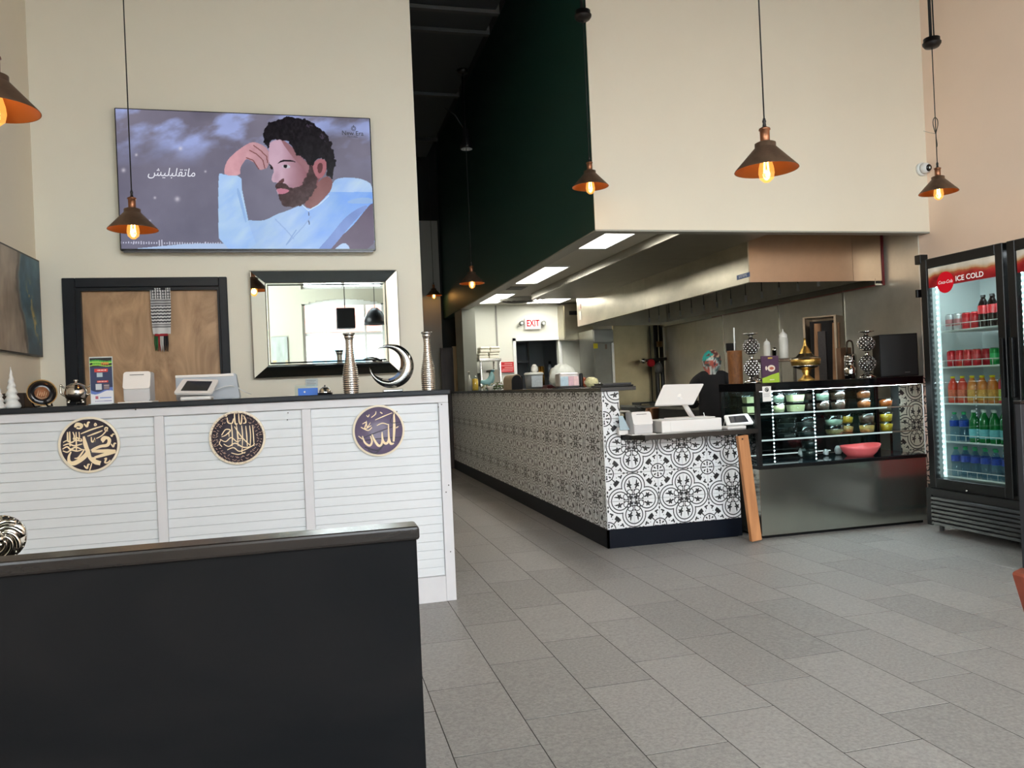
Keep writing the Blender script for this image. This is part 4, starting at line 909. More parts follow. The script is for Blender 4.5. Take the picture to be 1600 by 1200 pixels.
# menu card
x=xat(1204,5.42,1.25); m=mpp(x,5.42); w=15*m; z1_=zat(556,x,5.42)
t=thing('menu_card','upright purple and green card showing a plate of food','card',(x,5.42,ZT))
bm=B(); box(bm,x-w,x+w,5.42,5.432,ZT,z1_); obj('card',bm,M('purple_card',(70,38,66),.5),t)
bm=B(); prism(bm,[(x-w,ZT),(x+w,ZT),(x+w,ZT+.075),(x+.2*w,ZT+.062),(x-.5*w,ZT+.045),(x-w,ZT+.035)],.001,mtx=Matrix.Translation((0,5.4185,0))); obj('green_wave',bm,M('lime_card',(160,190,50),.5),t)
def disc(r,P,mat,name,par,sx=1,sz=1,th=.0008):
    bm=B(); cyl(bm,r,0,th,n=24,mtx=Matrix.Translation(P)@Matrix.Rotation(PI/2,4,'X')@Matrix.Diagonal((sx,sz,1,1))); return obj(name,bm,mat,par)
disc(.030,(x+.008,5.419,ZT+.11),M('plate_cream',(226,214,196),.5),'plate_print',t,1.1,.85); disc(.016,(x+.010,5.418,ZT+.11),M('food_red',(176,92,70),.5),'food_print',t,1.2,.7); disc(.016,(x-.036,5.419,ZT+.112),M('plate_cream'),'side_plate_print',t,.5,1)
bm=B(); box(bm,x-.018,x+.020,5.4185,5.4195,z1_-.022,z1_-.012); obj('gold_line',bm,M('gold_ink',(200,160,60),.5),t)
bm=B(); box(bm,x-.01,x+.03,5.4180,5.4184,ZT+.018,ZT+.024); obj('print_line',bm,M('plate_cream'),t)
# little dish
x=xat(1187,5.5,1.2); t=thing('silver_dish','small silver dish beside the purple card','dish',(x,5.5,ZT)); bm=B(); lathe(bm,[(0,0),(.03,0),(.045,.02),(.042,.02),(.028,.006),(0,.006)],(x,5.50,ZT),20); obj('bowl',bm,chrome,t)
bm=B(); lathe(bm,[(0,.018),(.03,.02),(.02,.034),(0,.038)],(x,5.5,ZT),20); obj('cover',bm,chrome,t)
# gold incense burner
gm=M('gold_metal',(206,168,92),.3,1,noise=.3,nscale=60,bump=.6,bscale=120); x=xat(1259,5.45,1.3); m=mpp(x,5.45); y=5.45
t=thing('incense_burner','ornate gold and silver pedestal bowl with a pointed pierced lid','incense burner',(x,y,ZT)); r=26*m
h=zat(528,x,y)-ZT
bm=B(); lathe(bm,[(0,0),(r*.50,0),(r*.46,.012),(r*.24,.035),(r*.16,.055),(r*.26,.075),(r*.20,.088)],(x,y,ZT),28); obj('pedestal',bm,gm,t)
bm=B(); lathe(bm,[(r*.2,.086),(r*.55,.10),(r*.82,.125),(r*.86,.155),(r*.86,.172),(r*.70,.172),(0,.165)],(x,y,ZT),28); b=obj('bowl',bm,gm,t)
bm=B(); lathe(bm,[(r*.60,.104),(r*.80,.119),(r*.80,.126),(r*.58,.112),(r*.60,.104)],(x,y,ZT-.002),28); obj('silver_band',bm,chrome,t)
bm=B(); lathe(bm,[(r*.88,.172),(r*.86,.180),(r*.55,.192),(r*.38,.215),(r*.34,.218),(0,.218)],(x,y,ZT),28); obj('lid_rim',bm,M('silver_lid',(170,160,140),.25,1,noise=.4,nscale=80),t)
bm=B(); lathe(bm,[(r*.38,.214),(r*.28,.24),(r*.12,.275),(r*.05,h-.02),(r*.09,h-.01),(0,h)],(x,y,ZT),12,smooth=False); obj('pointed_lid',bm,gm,t)
for sx_ in (-1,1): bm=B(); tube(bm,[(x+sx_*r*.85,y,ZT+.168),(x+sx_*r*1.0,y,ZT+.178),(x+sx_*r*1.08,y,ZT+.174)],.004,6); obj('handle',bm,chrome,t)
# black monitor back box
a=at(1380,522,Y=5.62); b=at(1380,588,Y=5.62)
t=thing('black_speaker','matt black box speaker on the case top beside the drinks fridge','speaker',(4.8,5.7,ZT))
m=Matrix.Translation((4.815,5.66,ZT))@Matrix.Rotation(math.radians(-24),4,'Z')
bm=B(); box(bm,-.17,.13,-.10,.12,.0,.355,bev=.004,mtx=m); obj('cabinet',bm,black,t); bm=B(); box(bm,-.16,.12,-.104,-.100,.01,.345,mtx=m); obj('front_grille',bm,M('grille_black',(10,10,11),.6),t)
bm=B(); box(bm,.02,.06,-.1055,-.104,.03,.034,mtx=m); obj('badge',bm,M('grey_mark',(120,120,120),.4),t)
# ---- rear kitchen shelf with bottles, behind the case
RY=6.55; 
t=thing('steel_shelf','narrow stainless shelf behind the display case carrying squeeze bottles','shelf',(4.2,RY,1.2))
xa=xat(1178,RY,1.3); xb=xat(1246,RY,1.3); zs=zat(560,xat(1225,RY,1.3),RY)
bm=B(); box(bm,xa,xb,RY-.06,RY+.12,zs-.03,zs,bev=.003); obj('board',bm,steel,t)
for x in (xa+.03,xb-.03): bm=B(); box(bm,x-.012,x+.012,RY-.012,RY+.012,0,zs-.03); obj('leg',bm,steel,t)
bm=B(); box(bm,xa,xb,RY-.10,RY+.15,.86,.90); obj('lower_board',bm,steel,t)
def squeeze(px,ptop,w,lab):
    x=xat(px,RY,1.4); m=mpp(x,RY); h=zat(ptop,x,RY)-zs; r=w*m/2
    t=thing('squeeze_bottle',lab,'bottle',(x,RY,zs),'squeeze bottles')
    bm=B(); lathe(bm,[(0,.0),(r*.9,0),(r,.01),(r,h*.68),(r*.85,h*.72),(0,h*.72)],(x,RY,zs),20); obj('body',bm,M('milky_plastic',(205,202,192),.4,noise=.05,nscale=10),t)
    bm=B(); lathe(bm,[(r*.9,h*.70),(r*.9,h*.80),(r*.45,h*.88),(r*.2,h*.9),(r*.1,h),(0,h)],(x,RY,zs),16); obj('nozzle_cap',bm,M('milky_cap',(220,218,210),.4),t)
squeeze(1199,529,11,'short milky squeeze bottle above the purple card'); squeeze(1225,514,14,'tall milky squeeze bottle between the card and the gold burner')
x=xat(1211,RY,1.4); t=thing('shaker','small chrome shaker between the two squeeze bottles','shaker',(x,RY,zs)); bm=B(); cyl(bm,.024,0,.08,(x,RY,zs),16); obj('body',bm,chrome,t); bm=B(); lathe(bm,[(.024,.08),(.024,.095),(.012,.105),(0,.107)],(x,RY,zs),16); obj('cap',bm,steel,t)
# brown drink container with straw
y=6.2; x=xat(1149,y,1.3); m=mpp(x,y); r=12*m; zb=1.18; zt=zat(548,x,y)
t=thing('brown_urn','tall brown textured canister with a white stick, behind the display case','canister',(x,y,zb-.28))
bm=B(); lathe(bm,[(0,-.28),(r*.9,-.28),(r*.9,0),(r*.95,zt-zb-.01),(r,zt-zb),(r*.9,zt-zb),(r*.88,zt-zb-.03),(0,zt-zb-.03)],(x,y,zb),24); obj('body',bm,M('brown_crust',(122,76,38),.6,noise=.4,nscale=50,stretch=(1,1,.4),bump=.5,bscale=60),t)
bm=B(); tube(bm,[(x,y,zt-.05),(x+.004,y,zat(512,x,y))],.006,8); obj('stick',bm,white,t)
bm=B(); box(bm,x-.04,x+.05,y+.06,y+.075,zt-.01,zt+.07); obj('dark_tag',bm,black,t)
# vertical broiler
t=thing('vertical_broiler','open fronted stainless broiler with scorched timber boards inside','grill',(4.55,6.35,.9))
yb=6.30; m=Matrix.Translation((xat(1308,yb,1.5),yb,0))@Matrix.Rotation(math.radians(38),4,'Z'); zt=zat(494,4.6,6.3); W_,D_=.30,.27
stb=M('broiler_steel',(176,160,140),.4,1,noise=.15,nscale=6,bump=.1,bscale=10)
for nm,a in (('side_panel',(0,W_*.85,0,.012,.9,zt)),('side_panel',(0,W_*.85,D_+.02,D_+.032,.9,zt)),('back_panel',(W_*.85-.012,W_*.85,0,D_+.02,.9,zt)),('top_panel',(0,W_*.85,0,D_+.03,zt,zt+.012)),('front_edge',(-.006,.006,0,.02,.9,zt)),('front_edge',(-.006,.006,D_+.012,D_+.032,.9,zt)),('base_tray',(-.04,W_*.85,0,D_+.03,.88,.9))):
    bm=B(); box(bm,*a,mtx=m); obj(nm,bm,stb,t)
bw_=wood_mat('scorched_board',(70,40,22),(204,150,100),3,(1,1,.3),.6)
for y_,l in ((.04,.06),(.21,.055)): bm=B(); box(bm,.05,.09,y_,y_+l,.9,zt-.06,mtx=m@Matrix.Rotation(.03,4,'X')); obj('timber_board',bm,bw_,t)
bm=B(); box(bm,.03,.07,.11,.18,.9,zt-.13,mtx=m); obj('burner_column',bm,M('dark_burner',(50,44,42),.5,noise=.3,nscale=60),t)
bm=B(); box(bm,.1,.12,.03,D_,.95,zt-.03,mtx=m); obj('burner_plate',bm,M('soot',(28,22,18),.8),t)
# steel canister and thermos
y=6.0; x=xat(1329,y,1.3); m=mpp(x,y); t=thing('steel_canister','shiny steel canister with dark twisted handle right of the broiler','canister',(x,y,1.0))
zt=zat(553,x,y); bm=B(); lathe(bm,[(0,-.2),(9.5*m,-.2),(9.5*m,zt-1.2-.02),(8*m,zt-1.2),(0,zt-1.2)],(x,y,1.2),20); obj('body',bm,chrome,t)
zh=zat(536,x,y); bm=B(); tube(bm,catmull([(x-6*m,y,zt),(x-5*m,y,zh),(x,y,zh+.02),(x+5*m,y,zh),(x+6*m,y,zt)],4),.008,6); obj('handle',bm,M('dark_brass',(60,48,36),.4,.6),t)
bm=B(); box(bm,x-.05,x+.06,y+.06,y+.12,1.0,zt+.06); obj('rear_box',bm,M('copper_tin',(150,116,92),.35,.8),t)
t=thing('chrome_pot','polished chrome pot standing in front of the steel canister','pot',(xat(1328,5.6,1.2),5.6,ZT)); x=xat(1328,5.6,1.25); bm=B(); lathe(bm,[(0,0),(.04,0),(.045,.05),(.045,.09),(.034,.10),(.034,.135),(0,.135)],(x,5.6,ZT),20); obj('body',bm,chrome,t); bm=B(); lathe(bm,[(.034,.135),(.05,.142),(.0,.165)],(x,5.6,ZT),20); obj('lid',bm,chrome,t)
# low work table that carries the kitchen things behind the case
t=thing('work_table','stainless work table under the broiler behind the display case','table',(4.45,6.2,0)); bm=B(); box(bm,3.35,RX-.03,5.92,6.38,.85,.879,bev=.003); obj('tabletop',bm,steel,t)
for x in (3.39,RX-.07):
    for y in (5.95,6.34): bm=B(); box(bm,x-.02,x+.02,y-.02,y+.02,0,.85); obj('leg',bm,steel,t)
bm=B(); box(bm,3.39,RX-.07,5.94,6.36,.25,.27); obj('undershelf',bm,steel,t)
for o_ in bpy.data.objects: pass
# ================================================================== POS ON THE LOW SHELF
ZS=.842
pl=M('pos_white',(232,228,224),.4); plg=M('pos_grey',(196,194,194),.45); scr_=M('screen_black',(24,26,32),.12)
t=thing('cash_drawer','long white cash drawer under the tilted white display','cash drawer',(2.78,5.5,ZS))
a=at(1040,668,Y=5.37).x; b=at(1128,662,Y=5.37).x; zt=.935
bm=B(); box(bm,a-.03,b,5.37,5.66,ZS+.001,zt,bev=.006,seg=2); obj('drawer_body',bm,pl,t); bm=B(); box(bm,a+.04,b-.006,5.366,5.3695,ZS+.012,zt-.012,bev=.0005); obj('drawer_front',bm,pl,t)
t=thing('pos_display','back of a white tilted till display on a cylindrical arm','display',(2.75,5.5,zt))
Y=5.44; q=[at(1023,633,Y=5.40),at(1037,601,Y=5.52),at(1100,599.5,Y=5.52),at(1084,631,Y=5.40)]
def slab(P,off,bev,mat,name,par,rnd=.012):
    c=sum(P,Vector())/4; n=(P[1]-P[0]).cross(P[3]-P[0]).normalized(); 
    if n.y>0: n=-n
    pts=[]
    for i in range(4):
        A,Bp,Cc=P[i-1],P[i],P[(i+1)%4]; u=(A-Bp).normalized()*rnd; w=(Cc-Bp).normalized()*rnd
        pts+=[Bp+u,Bp+u*.3+w*.3,Bp+w]
    bm=B(); a=[bm.verts.new(p) for p in pts]; b=[bm.verts.new(p-n*off) for p in pts]; k=len(a); bm.faces.new(a); bm.faces.new(b[::-1])
    for i in range(k): bm.faces.new((a[i],b[i],b[(i+1)%k],a[(i+1)%k]))
    return obj(name,bm,mat,par),n
slab(q,.014,0,pl,'display_panel',t); 
c=at(1061,618,Y=5.44); e=at(1082,648,Y=5.50); bm=B(); tube(bm,[c,(e.x,5.50,zt+.006)],.019,14); obj('arm',bm,pl,t)
bm=B(); box(bm,c.x-.04,e.x+.16,5.44,5.64,zt+.0005,zt+.008,bev=.003); obj('foot',bm,pl,t)
bm=B(); tube(bm,catmull([(a+.01,5.5,zt+.01),(a+.07,5.46,zt+.006),(a+.12,5.45,zt+.004),(e.x,5.43,zt+.004),(b-.11,5.44,zt+.006),(b-.10,5.46,zt+.04)],5),.003,6); obj('cable',bm,white,t)
def printer(px,w,pbot,ptop,Y,z,lab,base=True):
    x=xat(px,Y,z); m=mpp(x,Y); W=w*m/2; h=(pbot-ptop)*m
    t=thing('receipt_printer',lab,'printer',(x,Y+.08,z),'receipt printers'); 
    if base: bm=B(); box(bm,x-W*1.15,x+W,Y-.02,Y+.17,z+.0005,z+.008,bev=.002); obj('foot_plate',bm,pl,t)
    bm=B(); z0=z+.0085; pr=[(0,z0),(.0,z0+h*.40),(.04,z0+h*.98),(.16,z0+h*.98),(.16,z0)]
    A=[bm.verts.new((x-W*.82,Y+p,q)) for p,q in pr]; Bv=[bm.verts.new((x+W*.82,Y+p,q)) for p,q in pr]; bm.faces.new(A); bm.faces.new(Bv[::-1])
    for i in range(5): bm.faces.new((A[i],Bv[i],Bv[(i+1)%5],A[(i+1)%5]))
    bmesh.ops.bevel(bm,geom=list(bm.edges),offset=.005,segments=2,affect='EDGES'); obj('printer_body',bm,plg,t)
    n=Vector((0,-h*.58,.04)).normalized(); bm=B()
    P=[Vector((x+sx_*W*.86,Y-.004+p,q)) for sx_,p,q in ((-1,0,z0+h*.42),(-1,.042,z0+h*1.0),(1,.042,z0+h*1.0),(1,0,z0+h*.42))]
    slab(P,.006,0,pl,'lid',t,.014)
    c=(P[1]+P[2])/2*.8+(P[0]+P[3])/2*.2; bm=B(); box(bm,-W*.45,W*.45,-.001,.001,-.0015,.0015,mtx=Matrix.Translation(c+Vector((0,-.004,.001)))); obj('paper_slot',bm,M('slot_grey',(110,104,104),.5),t)
    return t
printer(1006,38,672,638,5.36,ZS,'white receipt printer at the left of the till shelf beside the tiles')
# leaning card holder by pillar
x=xat(976,5.42,.88); t=thing('card_holder','pale blue and white leaflet holder tucked beside the tiled pillar','leaflet holder',(x,5.4,ZS))
bm=B(); box(bm,x-.03,x+.045,5.46,5.50,ZS+.0005,.90,bev=.003); obj('holder',bm,pl,t); slab([Vector((x-.028,5.44,.88)),Vector((x-.022,5.47,.985)),Vector((x+.01,5.47,.985)),Vector((x+.05,5.44,.88))],.004,0,M('pale_blue_card',(170,190,198),.5),'leaflet',t,.004)
bm=B(); box(bm,2.30,2.62,5.292,5.345,ZS+.0003,ZS+.004); tag(obj('paper_sheet',bm,M('grey_paper',(170,168,164),.5)),'flat pale sheet lying along the front of the till shelf','paper')
# card terminal
def tablet(name,P,lab,par_loc,scrin,foot=None,grp=None):
    t=thing(name,lab,'card terminal',par_loc,grp); o,n=slab(P,.012,0,pl,'body',t,.012)
    c=sum(P,Vector())/4; q=[c+(p-c)*scrin+n*.0012 for p in P]; slab(q,.0012,0,scr_,'screen',t,.004); return t
P=[at(1136,664,Y=5.36),at(1131,649,Y=5.47),at(1168,646,Y=5.47),at(1178,661,Y=5.36)]
t=tablet('card_terminal',P,'white card terminal with dark screen at the right of the till shelf',(3.15,5.42,ZS),.68)
bm=B(); box(bm,P[0].x+.01,P[3].x-.06,5.37,5.47,ZS+.001,ZS+.022,bev=.004); obj('dock',bm,pl,t)
bm=B(); tube(bm,catmull([(3.06,5.5,ZS+.01),(3.08,5.49,.93),(3.12,5.49,.935),(3.2,5.5,.92)],4),.0025,6); obj('cable',bm,white,t)
# ================================================================== DRINKS FRIDGE
FX=4.49; f0,f1=3.47,5.03
fr=thing('drinks_fridge','tall black two door drinks fridge with red banner and lit shelves','fridge',(4.77,4.25,0))
red=M('fridge_red',(150,10,18),.25)
inn=M('fridge_interior',(206,214,214),.5)
bm=B(); box(bm,FX+.05,RX-.01,f1-.02,f1,.34,2.06); box(bm,FX+.05,RX-.01,f1-.02,f1,.08,.34); obj('side_panel',bm,red,fr)
bm=B(); box(bm,FX+.05,RX-.01,f0,f0+.02,.08,2.06); obj('side_panel',bm,red,fr)
bm=B(); box(bm,FX+.05,RX-.01,f0+.02,f1-.02,2.03,2.06); obj('top_panel',bm,black,fr)
bm=B(); box(bm,RX-.03,RX-.01,f0+.02,f1-.02,.35,2.03); obj('back_panel',bm,inn,fr)
bm=B(); box(bm,FX+.05,RX-.03,f0+.02,f1-.02,.35,.40); obj('floor_panel',bm,inn,fr)
for y in (f1-.02-.02,4.24,f0+.02): bm=B(); box(bm,FX+.06,RX-.03,y,y+.02,.40,2.03); obj('liner',bm,inn,fr)
bm=B(); box(bm,FX+.06,RX-.03,f0+.04,f1-.04,2.0,2.03); obj('liner_top',bm,inn,fr)
bm=B(); box(bm,FX+.05,RX-.02,f0,f1,.055,.345); obj('machine_box',bm,black,fr)
bm=B(); box(bm,FX+.004,FX+.03,4.22,f1-.005,.335,.36); obj('door_gap_bar',bm,black,fr)
for y in (f1-.03,4.9-.6,f0+.1):
    for x in (FX+.09,RX-.08): bm=B(); cyl(bm,.018,0,.056,(x,y,0),10); obj('foot',bm,M('foot_steel',(150,150,150),.3,.8),fr)
grl=M('louvre_black',(24,24,26),.3,.2)
bm=B(); box(bm,FX,FX+.05,f0,f1,.07,.33); obj('grille_backing',bm,M('grille_dark',(8,8,9),.6),fr)
bm=B(); box(bm,FX-.012,FX,f1-.05,f1,.055,.335); obj('grille_end',bm,grl,fr)
bm=B(); box(bm,FX-.014,FX+.01,f0,f1-.05,.285,.333); obj('grille_header',bm,grl,fr)
for q in range(7):
    z=.066+q*.031; bm=B(); v=box(bm,FX-.016,FX+.002,f0,f1-.05,z,z+.020,bev=.002)
    for w_ in v:
        if w_.co.z<z+.01: w_.co.x-=.006
    obj('louvre',bm,grl,fr)
def door(ya,yb,name,handle_y):
    d=thing(name,'','x',(FX,(ya+yb)/2,.36)); del d['category']; del d['label']; d.parent=fr; d.location=Vector((FX,(ya+yb)/2,.36))-wloc(fr)
    wy=.062
    for a in ((ya,ya+wy,.34,2.055),(yb-wy,yb,.34,2.055),(ya+wy,yb-wy,1.985,2.055),(ya+wy,yb-wy,.34,.415)):
        bm=B(); box(bm,FX-.004,FX+.045,a[0],a[1],a[2],a[3],bev=.004); obj('door_frame',bm,black,d)
    bm=B(); box(bm,FX+.014,FX+.018,ya+wy,yb-wy,.415,1.985); obj('door_glass',bm,glass_mat('fridge_glass',(236,244,242),1.0),d)
    def bp(u,v):
        Y_=u*10; n=fbm(u*220,v*60,26,7,4); edge=.62+.14*(fbm(u*150,v*3,20,11)-.5)*2; C=np.empty((len(u),3)); m=(v>edge)[:,None]
        redp=np.array([150,26,26])+(n-.5)[:,None]*np.array([120,80,60]); low=np.clip((.45-v)/.4,0,1)[:,None]; redp=redp*(1-low*.55)+np.array([140,16,24])*low*.55
        pale_=np.array([206,196,176])+(n-.5)[:,None]*60; mid=np.exp(-((v-edge)/.12)**2)[:,None]*.7
        C=np.where(m,pale_,redp); return C*(1-mid)+np.array([176,122,70])*mid
    grid_paint('banner',bp,(FX+.012,yb-wy-.001,1.838),(0,-(yb-ya-2*wy-.002),0),(0,0,.145),200,50,vmat('banner_lit',.75,.4),d)
    return d
d1=door(4.268,5.0,'left_door',0); d2=door(f0+.005,4.235,'right_door',0)
cy_=at(1477,441,X=FX+.011); bm=B(); rt=Matrix.Rotation(-PI/2,4,'Y')
bm=B(); cyl(bm,.078,0,.0015,n=36,mtx=Matrix.Translation((FX+.0115,cy_.y,cy_.z))@rt); cr=obj('red_disc',bm,emat('logo_red',(206,28,40),.85),d1)
wl=emat('logo_white',(240,236,230),.85); RYZ=(PI/2,0,-PI/2)
text('logo_script','Coca-Cola',.034,(FX+.009,cy_.y,cy_.z+.002),RYZ,wl,cr,ext=.0003,shear=.35,sx=.92)
p=at(1514,432,X=FX+.009); text('banner_lettering','ICE COLD',.052,(FX+.0105,p.y,p.z),RYZ,wl,d1,ext=.0003,sx=1.05,bold=.0008)
# handles
bm=B(); box(bm,FX-.03,FX-.004,4.275,4.30,1.02,1.42,bev=.006,seg=2); obj('handle',bm,black,d1); bm=B(); box(bm,FX-.03,FX-.004,4.20,4.225,1.02,1.42,bev=.006,seg=2); obj('handle',bm,black,d2)
# hinge cover
bm=B(); box(bm,FX-.01,FX+.06,4.985,5.045,2.03,2.10,bev=.003); obj('hinge_cover',bm,black,fr); bm=B(); box(bm,FX-.012,FX+.03,5.025,5.05,1.78,1.84,bev=.003); obj('lock',bm,black,fr)
bm=B(); box(bm,FX-.008,FX+.02,4.19,4.27,.300,.318,bev=.003); obj('yellow_tag',bm,M('yellow_tag',(206,204,70),.5),fr)
p=at(1512,767,X=FX); bm=B(); sphere(bm,(FX-.008,p.y,p.z),.009,10); obj('lock_knob',bm,chrome,fr)
# LED strips inside
for y in (4.915,4.185):
    bm=B(); box(bm,FX+.062,FX+.072,y-.012,y+.012,.42,1.95); o=obj('dotted_strip',bm,emat('led_holder_glow',(215,235,238),1.6),fr)
    bm=B(); 
    for q in range(38): box(bm,FX+.058,FX+.062,y-.007,y+.007,.44+q*.040,.455+q*.040)
    r=obj('strip_dots',bm,emat('fridge_led',(225,245,250),26),o); r['kind']='stuff'
bm=B(); box(bm,FX+.08,FX+.12,4.30,4.86,1.99,1.9995); obj('top_lamp',bm,emat('fridge_lamp',(235,245,250),40),fr)
bm=B(); box(bm,FX+.08,FX+.12,f0+.08,4.2,1.99,1.9995); obj('top_lamp',bm,emat('fridge_lamp'),fr)
SHZ=[.43,.69,.973,1.243,1.512]
ww=M('white_wire',(225,228,226),.4)
for z in SHZ:
    for ya,yb in ((4.275,4.925),(f0+.06,4.225)):
        bm=B(); box(bm,FX+.085,RX-.06,ya,yb,z-.012,z-.004); s_=obj('shelf',bm,ww,fr)
        for dz,k in ((.045,0),(-.004,1)):
            bm=B(); tube(bm,[(FX+.085,ya,z+dz),(FX+.085,yb,z+dz)],.003 if k==0 else .006,6); obj('wire_rail',bm,ww,s_)
        for q in range(8): 
            y=ya+.02+q*(yb-ya-.04)/7; bm=B(); tube(bm,[(FX+.085,y,z),(FX+.085,y,z+.045)],.0018,5); obj('wire_upright',bm,ww,s_)
# energy label sheet inside
bm=B(); box(bm,RX-.034,RX-.031,4.62,4.80,1.62,1.80); obj('spec_sheet',bm,M('grey_sheet',(150,156,158),.6),fr); bm=B(); box(bm,RX-.036,RX-.034,4.72,4.77,1.78,1.82); obj('yellow_label',bm,M('label_yellow',(214,206,60),.6),fr); bm=B(); box(bm,RX-.036,RX-.034,4.55,4.60,1.60,1.68); obj('blue_label',bm,M('label_blue',(60,120,190),.6),fr)
# --- drinks
def pet(name,h,r,body,cap,lab,label_z=None,neck=.25,lcol2=None,liquid=None):
    t=thing(name,'x','bottle',(0,0,0))
    bm=B(); lathe(bm,[(0,.002),(r*.85,0),(r,h*.04),(r,h*.32),(r*.93,h*.36),(r*.93,h*.42),(r,h*.46),(r,h*.62),(r*.9,h*.72),(r*.5,h*.86),(r*.38,h*.90),(r*.38,h*.955),(0,h*.955)],(0,0,0),16); obj('body',bm,body,t,local=True)
    bm=B(); cyl(bm,r*.46,h*.93,h,(0,0,0),14); obj('cap',bm,cap,t,local=True)
    if label_z: bm=B(); cyl(bm,r*1.02,h*label_z[0],h*label_z[1],(0,0,0),18); obj('label_band',bm,lab,t,local=True)
    return t
def can(name,body,band):
    t=thing(name,'x','can',(0,0,0)); r=.031
    bm=B(); lathe(bm,[(0,.004),(r*.75,0),(r,.010),(r,.108),(r*.82,.120),(0,.120)],(0,0,0),18); obj('body',bm,body,t,local=True)
    bm=B(); lathe(bm,[(0,.1205),(r*.78,.1205),(r*.84,.1235),(r*.80,.1225),(r*.74,.1215),(0,.1213)],(0,0,0),18); obj('rim',bm,chrome,t,local=True)
    bm=B(); lathe(bm,[(r*1.005,.035),(r*1.005,.085)],(0,0,0),18); obj('band',bm,band,t,local=True,fix=False)
    return t
water=glass_mat('water_plastic',(222,240,248),1.2,.08); cola=M('cola_dark',(28,12,12),.12); clr=M('cap_clear',(220,225,225),.3)
lib={'silver':can('soda_can',M('can_silver',(196,196,200),.3,.5),M('can_silver_red',(190,120,124),.35)),
'red':can('soda_can',M('can_red',(196,24,40),.3,.2),M('can_red_white',(214,60,70),.35)),
'green':can('soda_can',M('can_green',(20,150,70),.3,.2),M('can_green_pale',(60,190,110),.35)),
'coke':pet('cola_bottle',.232,.036,cola,black,M('cola_label',(206,24,36),.4,noise=.2,nscale=60),(.42,.68)),
'jr':pet('juice_bottle',.20,.034,M('red_juice',(214,70,50),.3),M('cap_yellow',(232,214,40),.4),M('juice_label_red',(222,116,90),.4,noise=.35,nscale=70),(.12,.5)),
'jo':pet('juice_bottle',.20,.034,M('orange_juice',(206,120,44),.3),M('cap_yellow',(232,214,40),.4),M('juice_label_orange',(224,166,84),.4,noise=.35,nscale=70),(.12,.5)),
'jp':pet('juice_bottle',.205,.034,M('pink_juice',(214,60,76),.3),M('cap_orange',(236,150,60),.4),M('juice_label_green',(200,214,110),.4,noise=.4,nscale=60),(.12,.5)),
'w':pet('water_bottle',.215,.033,water,M('cap_green',(60,170,110),.4),M('blue_label',(36,72,170),.35,noise=.3,nscale=60),(.52,.72)),
'g':pet('green_bottle',.235,.034,M('green_soda',(20,110,52),.18,noise=.2,nscale=20),M('cap_white',(226,228,224),.4),M('pale_soda_label',(120,196,206),.4,noise=.2,nscale=50),(.14,.42))}
NM={'silver':('soda_can','silver soda can'),'red':('soda_can','red soda can'),'green':('soda_can','green soda can'),'coke':('cola_bottle','dark cola bottle with red label'),'jr':('juice_bottle','red juice bottle with yellow cap'),'jo':('juice_bottle','orange juice bottle with yellow cap'),'jp':('juice_bottle','pink juice bottle with orange cap'),'w':('water_bottle','clear water bottle with blue label and green cap'),'g':('green_bottle','green soda bottle with white cap')}
SH={k:v[1] for k,v in NM.items()}; SH['coke']='dark cola bottle'; SH['jr']='red juice bottle'; SH['jo']='orange juice bottle'; SH['jp']='pink juice bottle'; SH['w']='clear water bottle'; SH['g']='green soda bottle'
rows=[(4,'top drinks shelf',['silver','silver','red','red','coke','coke','coke','coke']),(3,'second drinks shelf',['red','red','red','red',None,'green','green','green']),(2,'third drinks shelf',['jr','jr','jo','jo','jo','jp','jp']),(1,'fourth drinks shelf',['w','w','g','g','g','g','g']),(0,'bottom drinks shelf',['w','w','w','w','w','w','w'])]
ordn=['first from the left','second from the left','third from the left','fourth from the left','fifth from the left','sixth from the left','seventh from the left','eighth from the left']
used=set()
def put(k,x,y,z,lab,grp):
    root=lib[k]
    if k not in used:
        KIDSdone=dup(root,(x,y,z),lab,grp) if False else None
        used.add(k); 
        r=dup(root,(x,y,z),lab,grp)
    else: r=dup(root,(x,y,z),lab,grp)
    return r
for si,sn,L in rows:
    n=len(L)
    for i,k in enumerate(L):
        if k is None: continue
        y=4.880-(i+.0)*(4.880-4.345)/(n-1)
        put(k,FX+.135,y,SHZ[si]-.003,'%s, front row of %s, %s'%(SH[k],sn,ordn[i]),NM[k][1]+'s in the fridge')
    for i,k in enumerate(L):
        if k is None: continue
        y=4.875-i*(4.875-4.345)/(n-1)
        put(k,FX+.215,y,SHZ[si]-.003,'%s, second row of %s, %s'%(SH[k],sn,ordn[i]),NM[k][1]+'s in the fridge')
for k in lib:                                    # the prototypes themselves stand in the right hand half of the fridge
    pass
ys=[4.17-.075*i for i in range(9)]
for i,(k,o) in enumerate(lib.items()):
    si=[3,4,2,4,1,1,2,0,0][i]; o.location=(FX+.135,[4.13,4.13,4.13,4.05,4.13,4.05,4.05,4.13,4.05][i],SHZ[si]-.003); o['label']='%s behind the right hand fridge door'%NM[k][1]; o['group']=NM[k][1]+'s in the fridge'
